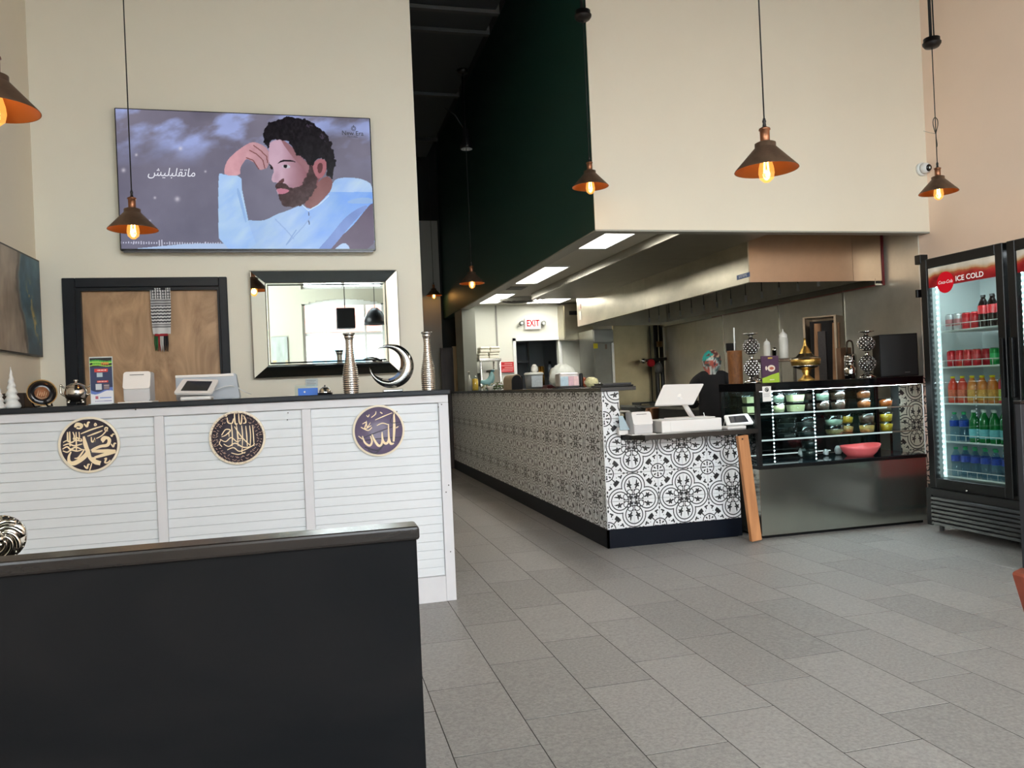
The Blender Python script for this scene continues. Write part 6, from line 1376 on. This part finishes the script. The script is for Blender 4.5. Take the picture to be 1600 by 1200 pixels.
# store room shelf seen through doorway
t=thing('store_shelf','dark shelving with pans in the room beyond the kitchen doorway','shelving',((dl.x+dr.x)/2,12.6,0))
for z in (.5,1.15,1.62,1.95): bm=B(); box(bm,dl.x-.15,dr.x-.22,12.4,12.9,z,z+.03); obj('shelf',bm,M('grey_shelf',(110,114,118),.4,.5),t)
for x in (dl.x-.13,dr.x-.25): bm=B(); box(bm,x,x+.03,12.4,12.43,0,2.0); obj('post',bm,steeld,t)
for q,(dx,r,h,c,l) in enumerate(((.20,.08,.16,(96,54,44),'rust brown pot on the store room shelf'),(.36,.06,.22,(40,40,44),'dark tall pot on the store room shelf'))):
    x=dl.x-.1+dx+.05; bm=B(); cyl(bm,r,0,h,(x,12.6,1.18),16); tag(obj('cooking_pot',bm,M('potc%d'%q,c,.4)),l,'pot')
p=at(862,575,Y=EY+.6); t=thing('grey_spray_bottle','grey bottle with black cap hanging in the kitchen doorway','bottle',(p.x,EY+.6,p.z-.15)); bm=B(); box(bm,p.x-.10,p.x+.12,EY+.45,EY+.80,0,p.z-.15); obj('pedestal',bm,M('pedestal_grey',(84,90,94),.5),t)
bm=B(); lathe(bm,[(0,0),(.035,0),(.035,.17),(.02,.21),(0,.21)],(p.x-.03,EY+.6,p.z-.15),14); obj('body',bm,M('bottle_grey',(110,118,128),.4),t); bm=B(); cyl(bm,.022,.21,.26,(p.x-.03,EY+.6,p.z-.15),12); obj('cap',bm,black,t)
# ================================================================== THINGS ON THE WHITE COUNTER
def lx(px,y=4.8): return xat(px,y,CZ)
sil=M('brushed_silver',(196,190,180),.22,1,noise=.18,nscale=40,stretch=(.2,.2,4))
def tree(px,w,ptop,y,lab):
    x=lx(px,y); m=mpp(x,y); h=zat(ptop,x,y)-CZ; r=w*m/2; t=thing('ceramic_tree',lab,'ornament',(x,y,CZ),'white ceramic trees')
    pr=[(0,0),(r*.9,0)]
    n=6
    for k in range(n):
        f=1-k/n; z=h*.02+h*.90*k/n; pr+=[(r*f*1.02+.002,z+h*.02),(r*f*.98,z+h*.055),(r*(f-1/n)*.72+.002,z+h*.14)]
    pr+=[(.003,h*.95),(0,h)]
    bm=B(); lathe(bm,pr,(0,0,0),28)
    for v in bm.verts:
        a=math.atan2(v.co.y,v.co.x); v.co.z+=.010*math.sin(a+2.2)*(1 if v.co.z>.01 and v.co.z<h*.95 else 0); v.co.z=max(0,v.co.z)
    bmesh.ops.translate(bm,verts=bm.verts,vec=(x,y,CZ)); obj('tree_body',bm,M('white_ceramic',(222,222,218),.3),t)
tree(19,24,572,4.80,'white ceramic fir tree ornament at the left end of the counter'); tree(-3,20,585,4.72,'white ceramic fir tree cut off by the left edge of the photo')
# dark low box behind trees
bm=B(); box(bm,lx(-6,5.0),lx(44,5.0),4.95,5.1,CZ+.0,CZ+.085,bev=.004); tag(obj('wooden_box',bm,wood_mat('dark_walnut',(38,28,24),(66,50,40))),'low brown wooden box behind the white ceramic trees','box')
# decorative plate on stand
y=4.82; x=lx(66,y); m=mpp(x,y); t=thing('decorative_plate','tilted black plate with gold rim and copper centre on a small stand','plate',(x,y,CZ)); R0=21*m
mt=Matrix.Translation((x,y,CZ+.075))@Matrix.Rotation(math.radians(12),4,'Y')@Matrix.Rotation(math.radians(22),4,'Z')@Matrix.Rotation(math.radians(72),4,'X')
bm=B(); lathe(bm,[(0,0),(R0*.5,0),(R0*.95,.012),(R0*.95,.018),(R0*.5,.006),(0,.006)],n=40,mtx=mt); obj('plate_body',bm,M('black_glaze',(22,20,22),.15),t)
bm=B(); lathe(bm,[(R0*.93,.010),(R0*1.0,.013),(R0*1.0,.020),(R0*.93,.019),(R0*.93,.010)],n=40,mtx=mt); obj('gold_rim',bm,M('antique_gold',(176,140,90),.3,.9),t)
bm=B(); cyl(bm,R0*.48,.006,.0085,n=32,mtx=mt); c_=obj('copper_centre',bm,M('copper_disc',(176,124,92),.35,.5,noise=.2,nscale=60),t)
bm=B()
for q in range(5):
    tube(bm,[mt@Vector((-.02+.01*q,-.02+.004*(q%2),.0095)),mt@Vector((-.018+.01*q,.012-.005*(q%3),.0095))],.0016,5)
tube(bm,[mt@Vector((-.028,-.022,.0095)),mt@Vector((0,-.03,.0095)),mt@Vector((.028,-.02,.0095))],.0016,5)
o=obj('centre_script',bm,M('cream_script',(222,196,160),.4),c_); o['kind']='stuff'
for s_ in (-1,1): bm=B(); tube(bm,[(x+s_*.03,y-.04,CZ+.045),(x+s_*.032,y-.045,CZ+.02),(x+s_*.032,y-.02,CZ+.004),(x+s_*.032,y+.06,CZ+.004),(x+s_*.02,y+.03,CZ+.07)],.005,6); obj('stand_leg',bm,black,t)
# sugar bowl
y=4.80; x=lx(120,y); m=mpp(x,y); r=17*m; h=zat(593,x,y)-CZ; t=thing('sugar_bowl','polished silver lidded bowl with handles and ball feet','bowl',(x,y,CZ))
sv=M('polished_silver',(206,200,190),.12,1,noise=.25,nscale=30)
bm=B(); lathe(bm,[(0,.018),(r*.55,.02),(r*.9,.045),(r,.07),(r*.92,.095),(r*.82,.102)],(x,y,CZ),32); obj('bowl_body',bm,sv,t); bm=B(); lathe(bm,[(r*.86,.102),(r*.84,.108),(r*.4,.122),(r*.1,.126),(r*.12,.132),(r*.2,.14),(r*.12,h),(0,h)],(x,y,CZ),32); obj('lid',bm,sv,t)
for s_ in (-1,1): bm=B(); tube(bm,catmull([(x+s_*r*.92,y,CZ+.055),(x+s_*r*1.25,y,CZ+.07),(x+s_*r*1.28,y,CZ+.105),(x+s_*r*.95,y,CZ+.10)],4),.005,6); obj('handle',bm,sv,t); bm=B(); sphere(bm,(x+s_*r*1.25,y,CZ+.112),.008,10); obj('knob',bm,sv,t)
for s_,d_ in ((-1,-.4),(1,-.4),(0,.7)): bm=B(); tube(bm,[(x+s_*r*.55,y+d_*r*.6,CZ+.03),(x+s_*r*.62,y+d_*r*.7,CZ+.008)],[.007,.010],8); obj('foot',bm,sv,t)
# flyer stand
y=4.78; a=lx(142.5,y); b=lx(177,y); zt=zat(559,a,y); t=thing('flyer_stand','upright clear holder with a dark blue flyer and red banners','flyer stand',((a+b)/2,y,CZ))
bm=B(); box(bm,a-.003,b+.003,y+.006,y+.012,CZ,zt+.004); obj('holder',bm,M('acrylic_edge',(196,204,206),.15),t); bm=B(); box(bm,a-.003,b+.003,y-.04,y+.07,CZ+.0001,CZ+.004); obj('holder_foot',bm,M('acrylic_edge'),t)
h=zt-CZ
def fl(u,v):
    C=np.empty((len(u),3)); C[:]=[44,56,92]; C[v<.20]=[222,224,230]; m=(v<.30-.05*np.sin(u*5))&(v>.12); C[m]=[96,120,190]; C[(v<.24-.04*np.sin(u*5+.6))]=[222,224,230]
    C[v>.80]=[22,26,30]; 
    for k,c in ((.93,(60,170,60)),(.90,(160,220,90)),(.83,(150,190,70))):
        C[np.abs(v-k-.015*np.sin(u*6))<.012]=c
    m=(np.abs(v-.875)<.03)&(u>.12)&(u<.85)&(((u*23)%1)<.6); C[m]=[120,200,60]; C[m&(u>.5)]=[226,130,50]
    for a_,b_,c_,d_ in ((.2,.8,.69,.76),(.3,.8,.455,.50)): C[(u>a_)&(u<b_)&(v>c_)&(v<d_)]=[206,58,48]
    for vv in (.725,.478): C[(np.abs(v-vv)<.010)&(u>.32)&(u<.75)&(((u*31)%1)<.65)]=[240,226,220]
    C[(u>.58)&(u<.85)&(v>.30)&(v<.42)]=[96,74,84]
    for vv in (.33,.36,.39): C[(np.abs(v-vv)<.006)&(u>.6)&(u<.83)]=[200,190,196]
    C[(u>.30)&(u<.56)&(v>.58)&(v<.67)]=[170,190,198]; C[(u>.22)&(u<.50)&(v>.30)&(v<.43)]=[200,204,210]
    C[(u>.2)&(u<.32)&(v>.10)&(v<.16)]=[180,90,110]; C[(np.abs(v-.12)<.012)&(u>.4)&(u<.92)]=[110,140,206]; C[(np.abs(v-.05)<.012)&(u>.18)&(u<.92)&(((u*17)%1)<.6)]=[120,120,170]; return C
grid_paint('flyer',fl,(a,y+.0045,CZ+.006),(b-a,0,0),(0,0,h-.008),70,140,vmat('flyer_print',None,.3),t)
printer(214,46,625,578,4.78,CZ,'white receipt printer on the white counter beside the flyer stand')
# till tablet and its grey housing
y=4.85; P=[at(272,610,Y=4.80),at(288,590,Y=4.90),at(342,594,Y=4.90),at(331,616,Y=4.80)]
P=[at(271,614,Y=4.80),at(286,592,Y=4.92),at(342,593,Y=4.92),at(331,614,Y=4.80)]
t=tablet('till_tablet',P,'white framed till tablet with black screen on the white counter',((P[0].x+P[3].x)/2,4.86,CZ),.70)
bm=B(); box(bm,P[0].x+.03,P[3].x-.01,4.82,4.98,CZ+.001,CZ+.022,bev=.006); obj('dock',bm,pl,t)
a=lx(276,5.0); b=lx(375,5.0); z_=zat(590,a,5.0)
t=thing('till_housing','grey wedge shaped till body behind the white framed tablet','till',((a+b)/2,5.0,CZ)); bm=B(); pp=[(a,CZ+.001),(b,CZ+.001),(b-.02,z_+.012),(b-.05,z_+.014),(a,z_)]; prism(bm,pp,.10,mtx=Matrix.Translation((0,4.99,0))); bmesh.ops.bevel(bm,geom=list(bm.edges),offset=.005,segments=2,affect='EDGES'); obj('till_body',bm,M('till_grey',(176,182,190),.4),t)
bm=B(); box(bm,a,b-.03,4.985,4.99,z_-.004,z_+.012,bev=.002); obj('top_edge',bm,pl,t)
bm=B(); tube(bm,catmull([at(331,612,Y=4.95),at(345,606,Y=4.95),at(358,603,Y=4.95),at(370,605,Y=5.0),at(382,612,Y=5.0),at(392,616,Y=5.05)],5),.0022,6); tag(obj('white_cable',bm,white),'thin white cable curving from the till tablet over the counter','cable')
# blue card stand and bell
y=5.0; a=lx(466,y); b=lx(497,y); t=thing('blue_card','small blue card in a low frame on the white counter','card',((a+b)/2,y,CZ)); bm=B(); box(bm,a,b,y,y+.008,CZ,CZ+.045); obj('card',bm,M('bright_blue',(40,110,210),.4),t); bm=B(); box(bm,a-.02,b-.005,y+.03,y+.036,CZ,CZ+.065); obj('clear_frame',bm,clearp,t)
bm=B(); cyl(bm,.006,0,.001,n=16,mtx=Matrix.Translation(((a+b)/2-.02,y-.0005,CZ+.022))@Matrix.Rotation(PI/2,4,'X')); obj('white_mark',bm,white,t)
y=4.9; x=lx(508,y); t=thing('call_bell','small chrome dome call bell between the blue card and vase','bell',(x,y,CZ)); bm=B(); lathe(bm,[(.036,.012),(.034,.026),(.022,.044),(0,.050)],(x,y,CZ),24); obj('dome',bm,chrome,t); bm=B(); cyl(bm,.044,0,.012,(x,y,CZ),24); obj('base',bm,black,t); bm=B(); cyl(bm,.005,.05,.058,(x,y,CZ),10); obj('plunger',bm,chrome,t)
# vases
vs=M('ribbed_silver',(206,200,192),.2,1)
def vase(px,ptop,y,w,lab):
    x=lx(px,y); m=mpp(x,y); h=zat(ptop,x,y)-CZ; r=w*m/2; t=thing('ribbed_vase',lab,'vase',(x,y,CZ),'ribbed silver vases')
    pr=[(0,0),(r*.92,0)]; N_=27
    def rad(f): return r*np.interp(f,[0,.1,.25,.38,.55,.7,.85,.93,1],[.92,.97,1.0,.92,.66,.52,.46,.5,.72])
    for k in range(N_):
        z=h*.95*k/N_; f=k/N_; pr+=[(rad(f)*.90,z+.0008),(rad(f)*1.015,z+h*.95/N_*.35),(rad(f)*1.015,z+h*.95/N_*.7)]
    pr+=[(rad(.95)*.95,h*.955),(rad(1)*1.0,h*.985),(rad(1)*1.02,h),(rad(1)*.9,h),(rad(.9)*.85,h*.93),(0,h*.5)]
    bm=B(); lathe(bm,pr,(x,y,CZ),32); obj('vase_body',bm,vs,t)
    bm=B(); lathe(bm,[(rad(.955),h*.953),(rad(1)*1.04,h*.985),(rad(1)*1.05,h+.001),(rad(1)*1.0,h+.001),(rad(.955)*.98,h*.953)],(x,y,CZ),32); obj('rim',bm,chrome,t)
vase(549,521,4.78,25,'ribbed silver bottle vase standing in front of the mirror'); vase(670,519,4.85,23,'ribbed silver bottle vase at the right end of the white counter')
# crescent sculpture
y=4.85; x=lx(617,y); m=mpp(x,y); t=thing('crescent_sculpture','polished silver crescent moon sculpture on the counter','sculpture',(x,y,CZ))
Rr=34.5*m; cz=CZ+37*m; n=40; bm=B(); rings=[]
c2=at(612,572,Y=y); 
for i in range(n+1):
    f=i/n; a=math.radians(152)+f*math.radians(-302+0)        # from upper-left tip clockwise round to lower-left tip
    a=math.radians(128)-f*math.radians(306)
    th=.5+21*math.sin(PI*min(max(f,.0),1))**1.1*(1.0 if f<.8 else 1.05); th*=m; dep=(.01+.055*math.sin(PI*f))
    co=Vector((math.cos(a),0,math.sin(a))); o_=Vector((c2.x,y,c2.z))+co*Rr*1.0; i_=o_-co*th
    md=(o_+i_)/2
    rings.append([bm.verts.new(o_),bm.verts.new(md+Vector((0,-dep*.5,0))+co*th*.1),bm.verts.new(i_),bm.verts.new(md+Vector((0,dep*.5,0)))])
for A,Bq in zip(rings,rings[1:]):
    for k in range(4): f=bm.faces.new((A[k],A[(k+1)%4],Bq[(k+1)%4],Bq[k])); f.smooth=True
bm.faces.new(rings[0]); bm.faces.new(rings[-1])
for v in bm.verts: v.co.z=max(v.co.z,CZ+.002)
obj('crescent',bm,M('polished_crescent',(200,200,200),.10,1),t); bm=B(); box(bm,c2.x-.06,c2.x+.06,y-.035,y+.035,CZ,CZ+.014,bev=.003); obj('base',bm,chrome,t)
# ================================================================== BOOTHS
bd=wood_mat('black_stained_wood',(7,8,10),(22,20,20),2.2,(.25,1,1),.36,2.0); bd.node_tree.nodes['Principled BSDF'].inputs['Specular IOR Level'].default_value=.07; bdc=wood_mat('black_stained_cap',(15,13,13),(34,27,23),3,(.25,1,1),.25,2.0); bdc.node_tree.nodes['Principled BSDF'].inputs['Specular IOR Level'].default_value=.28
t=thing('dining_booth','black stained wooden booth back filling the lower left foreground','booth',(-.4,1.15,0))
zc=1.05; xr=.135
bm=B(); box(bm,-1.6,xr,1.098,1.150,zc-.019,zc,bev=.004,seg=2); obj('top_cap',bm,bdc,t)
bm=B(); box(bm,-1.58,xr-.004,1.106,1.142,0,zc-.019,bev=.001); obj('back_panel',bm,bd,t)
bm=B(); box(bm,-1.58,xr-.006,1.16,1.62,.40,.46,bev=.01,seg=2); obj('seat',bm,M('black_vinyl',(24,24,26),.4),t); bm=B(); box(bm,-1.58,xr-.01,1.15,1.58,0,.40); obj('seat_box',bm,bd,t)
t=thing('dining_booth','black stained booth end at the right edge beside the drinks fridge','booth',(4.2,3.83,0)); x=at(1590,640,Y=3.83).x+.0
bm=B(); box(bm,x-.006,4.40,3.80,3.855,1.0,1.022,bev=.004,seg=2); obj('top_cap',bm,bdc,t); bm=B(); box(bm,x,4.395,3.808,3.848,0,1.0,bev=.002); obj('back_panel',bm,M('worn_dark_panel',(44,45,50),.4,noise=.2,nscale=6),t)
bm=B(); box(bm,x+.05,4.39,3.3,3.80,.40,.46,bev=.01); obj('seat',bm,M('black_vinyl'),t); bm=B(); box(bm,x+.06,4.38,3.34,3.80,0,.40); obj('seat_box',bm,bd,t)
# table beyond near booth with spiral ornament
t=thing('dining_table','dark dining table hidden behind the near booth, carrying the spiral ornament','table',(-.6,2.1,0)); bm=B(); box(bm,-1.5,.10,1.75,2.45,.72,.76,bev=.004); obj('tabletop',bm,bdc,t); bm=B(); tube(bm,[(-.7,2.1,.03),(-.7,2.1,.72)],.04,12); obj('pedestal',bm,blackm,t); bm=B(); box(bm,-1.0,-.4,1.85,2.35,0,.03,bev=.005); obj('foot_plate',bm,blackm,t)
y=1.95; p=at(3,840,Y=y); m=mpp(p.x,y); r=35*m
t=thing('spiral_ornament','round silver spiral shell ornament at the left edge above the booth','ornament',(p.x,y,.76))
mt=Matrix.Translation((p.x,y,p.z))@Matrix.Rotation(PI/2,4,'X')
bm=B(); lathe(bm,[(0,-.02),(r*.9,-.02),(r,0),(r*.96,.008),(0,.004)],n=40,mtx=mt); obj('disc_body',bm,sv,t)
for q in range(8):
    a0=q/8*2*PI; pts=[]
    for k in range(9): a=a0+k/8*2.0; rad_=r*(.92-.70*k/8); pts.append(mt@Vector((rad_*math.cos(a),rad_*math.sin(a),.008+.01*k/8)))
    bm=B(); tube(bm,pts,[r*.13*(1-.6*k/8) for k in range(9)],8); obj('spiral_blade',bm,sv,t)
bm=B(); sphere(bm,mt@Vector((0,0,.016)),r*.22,14); obj('centre_boss',bm,sv,t)
bm=B(); 
for q in range(26): a=q/26*2*PI; sphere(bm,mt@Vector((r*.97*math.cos(a),r*.97*math.sin(a),.006)),r*.045,6)
o=obj('rim_beads',bm,sv,t); o['kind']='stuff'
bm=B(); lathe(bm,[(0,0),(r*.6,0),(r*.3,.03),(r*.2,p.z-r-.76+.01),(0,p.z-r-.76+.01)],(p.x,y,.76),20); obj('stand',bm,sv,t)
# chair at lower right corner
t=thing('wooden_chair','reddish brown wooden chair just entering the lower right corner','chair',(1.52,.98,0)); wc=wood_mat('red_brown_wood',(84,34,24),(140,68,48),4,(1,1,.2),.35)
q0=at(1585,894,Y=1.2); X0=q0.x; Z0=q0.z
for y in (1.2,.78):
    bm=B(); m=Matrix.Translation((X0+.02,y,Z0))@Matrix.Rotation(math.radians(-17),4,'Y'); v=box(bm,-.014,.014,-.016,.016,-.45,0,bev=.004,mtx=m); obj('back_stile',bm,wc,t)
xs_=X0+.02+.45*math.sin(math.radians(17)); zb=Z0-.45*math.cos(math.radians(17))
for f in (.10,.35,.6):
    x=X0+.02+f*.45*math.sin(math.radians(17))+.0; z=Z0-f*.45*math.cos(math.radians(17)); bm=B(); box(bm,x-.008,x+.008,.78,1.2,z-.03,z+.03,bev=.003); obj('back_slat',bm,wc,t)
bm=B(); box(bm,xs_-.02,xs_+.40,.76,1.22,.43,.46,bev=.006); obj('seat',bm,wc,t)
for x in (xs_,xs_+.37):
    for y in (1.2,.78): bm=B(); box(bm,x-.018,x+.018,y-.018,y+.018,0,.43,bev=.003); obj('leg',bm,wc,t)
# ================================================================== PENDANTS
bronze=M('aged_bronze',(116,92,74),.48,.7,noise=.2,nscale=20); copin=M('copper_inside',(168,100,52),.4,.9); cord=M('black_cord',(20,18,18),.6); sock=M('socket_bronze',(146,98,72),.35,.9)
bulbg=bpy.data.materials.new('amber_bulb'); bulbg.use_nodes=True; _n=bulbg.node_tree; _n.nodes.clear(); _o=_n.nodes.new('ShaderNodeOutputMaterial'); _m=_n.nodes.new('ShaderNodeMixShader'); _t=_n.nodes.new('ShaderNodeBsdfTransparent'); _e=_n.nodes.new('ShaderNodeEmission'); _g=_n.nodes.new('ShaderNodeBsdfGlossy'); _a=_n.nodes.new('ShaderNodeAddShader')
_t.inputs[0].default_value=(1,.80,.45,1); _e.inputs[0].default_value=(1,.50,.12,1); _e.inputs[1].default_value=.55; _g.inputs['Roughness'].default_value=.05; _m.inputs[0].default_value=.08
_n.links.new(_t.outputs[0],_a.inputs[0]); _n.links.new(_e.outputs[0],_a.inputs[1]); _n.links.new(_a.outputs[0],_m.inputs[1]); _n.links.new(_g.outputs[0],_m.inputs[2]); _n.links.new(_m.outputs[0],_o.inputs[0])
fil=emat('filament_glow',(255,206,130),38)
def pendant(px,prim,wpx,lab,D=.25,on=True,canopy=None,loop=False,ceil=CH):
    """px: shade centre, prim: y of the rim centre, wpx: shade width in photo px"""
    dep=FPX*D/wpx; P=CO+(CF+CR*((px-800)/FPX)-CU*((prim-600)/FPX))*dep; x,y,z=P
    t=thing('pendant_lamp',lab,'pendant lamp',(x,y,z),'bronze cone pendant lamps'); r=D/2
    bm=B(); lathe(bm,[(r,0),(r*.985,.004),(r*.36,.088),(r*.33,.090),(r*.33,.108),(r*.26,.112),(r*.20,.112)],(x,y,z),40)
    obj('shade',bm,bronze,t,fix=True)
    bm=B(); lathe(bm,[(r*.985,.0005),(r*.35,.084),(0,.086)],(x,y,z),40); obj('shade_lining',bm,copin,t,fix=False)
    bm=B(); lathe(bm,[(0,.105),(.021,.105),(.021,.108),(.019,.112),(.019,.160),(.023,.162),(.022,.168),(.010,.174),(0,.174)],(x,y,z),20); obj('socket',bm,sock,t)
    bm=B(); lathe(bm,[(0,.174),(.008,.174),(.006,.190),(.008,.196),(.004,.210),(0,.210)],(x,y,z),12); obj('strain_relief',bm,cord,t)
    top=ceil if canopy is None else canopy
    if canopy is None: canopyz=ceil
    bm=B(); tube(bm,[(x,y,z+.205),(x,y,top)],.0032,6); obj('cord',bm,cord,t)
    zc_=top-.0
    bm=B(); lathe(bm,[(0,-.035),(.045,-.03),(.058,-.012),(.06,.0),(.052,.002),(.052,.03),(0,.03)] if canopy else [(0,-.03),(.05,-.03),(.06,0),(0,0)],(x,y,zc_),28); obj('canopy',bm,M('canopy_black',(28,22,20),.45,.4),t)
    if canopy: bm=B(); tube(bm,[(x-.006,y,zc_+.03),(x-.006,y,ceil)],.010,8); tube(bm,[(x+.02,y,zc_+.03),(x+.016,y,ceil)],.005,6); obj('conduit',bm,blackm,t)
    bm=B(); lathe(bm,[(.012,.086),(.016,.06),(.029,.012),(.0315,-.012),(.027,-.034),(.012,-.048),(0,-.051)],(x,y,z),24); b=obj('bulb',bm,bulbg,t)
    bm=B(); tube(bm,[(x-.006,y,z+.04),(x-.010,y,z-.012),(x,y,z-.006),(x+.010,y,z-.012),(x+.006,y,z+.04)],.0034,6); obj('filament',bm,fil,b)
    bm=B(); cyl(bm,.013,.06,.105,(x,y,z),12); obj('bulb_cap',bm,sock,b)
    if loop:
        bm=B(); tube(bm,catmull([(x,y,z+.40),(x-.018,y,z+.46),(x-.016,y,z+.50),(x,y,z+.515),(x+.018,y,z+.50),(x+.018,y,z+.46),(x,y,z+.40),(x+.006,y,z+.33),(x+.0,y,z+.31)],5),.003,6); obj('cord_loop',bm,cord,t); bm=B(); tube(bm,[(x,y,z+.405),(x-.05,y,z+.41),(x-.10,y,z+.42)],.0014,5); obj('tie_end',bm,M('clear_tie',(150,146,140),.4),t)
    L=bpy.data.lights.new('bulb_light','POINT'); L.energy=1.7; L.color=(1,.62,.30); L.shadow_soft_size=.02; lo=bpy.data.objects.new('bulb_light',L); COL.objects.link(lo); lo.location=(0,0,-.01); lo.parent=t
    return t
pendant(1197.5,266,97,'bronze cone pendant hanging in front of the cream bulkhead')
pendant(208,359,74,'bronze cone pendant in front of the television')
pendant(922.5,292,57,'bronze cone pendant at the green corner, on a black ceiling box',canopy=at(912,18,Y=5.05).z-.02)
pendant(1466.5,301,57,'bronze cone pendant at the right with a looped cord, near the white camera',canopy=zat(70,4.3,4.5),loop=True)
pendant(-8,172,126,'bronze cone pendant cut by the left edge of the photo')
pendant(678,462,25,'small far bronze pendant in front of the grey corridor wall')
pendant(737.5,443,40,'dark bronze pendant hanging deep in the aisle under the dark green wall',ceil=DZ-.002)
# dome camera
p=at(1445,263,Y=SY-.04); t=thing('security_camera','white turret security camera with black lens at the bulkhead corner','security camera',(p.x,SY-.03,p.z))
bm=B(); lathe(bm,[(0,0),(.055,0),(.055,.02),(.045,.03)],n=28,mtx=Matrix.Rotation(PI/2,4,'X')); bmesh.ops.translate(bm,verts=bm.verts,vec=(p.x,SY-.001,p.z)); obj('mount',bm,white,t)
bm=B(); sphere(bm,(p.x,SY-.045,p.z),.044,24); obj('ball',bm,whitep,t); dv=(Vector((0,0,1.2))-p).normalized(); dv=Vector((.15,-1,-.15)).normalized()
mt=Matrix.Translation(Vector((p.x,SY-.045,p.z))+dv*.03)@dv.to_track_quat('Z','Y').to_matrix().to_4x4(); bm=B(); lathe(bm,[(0,.012),(.022,.014),(.029,.006),(.029,-.005)],n=24,mtx=mt); obj('lens',bm,M('lens_black',(10,10,12),.08),t)
# things hidden clutter light: none
bpy.context.view_layer.update()
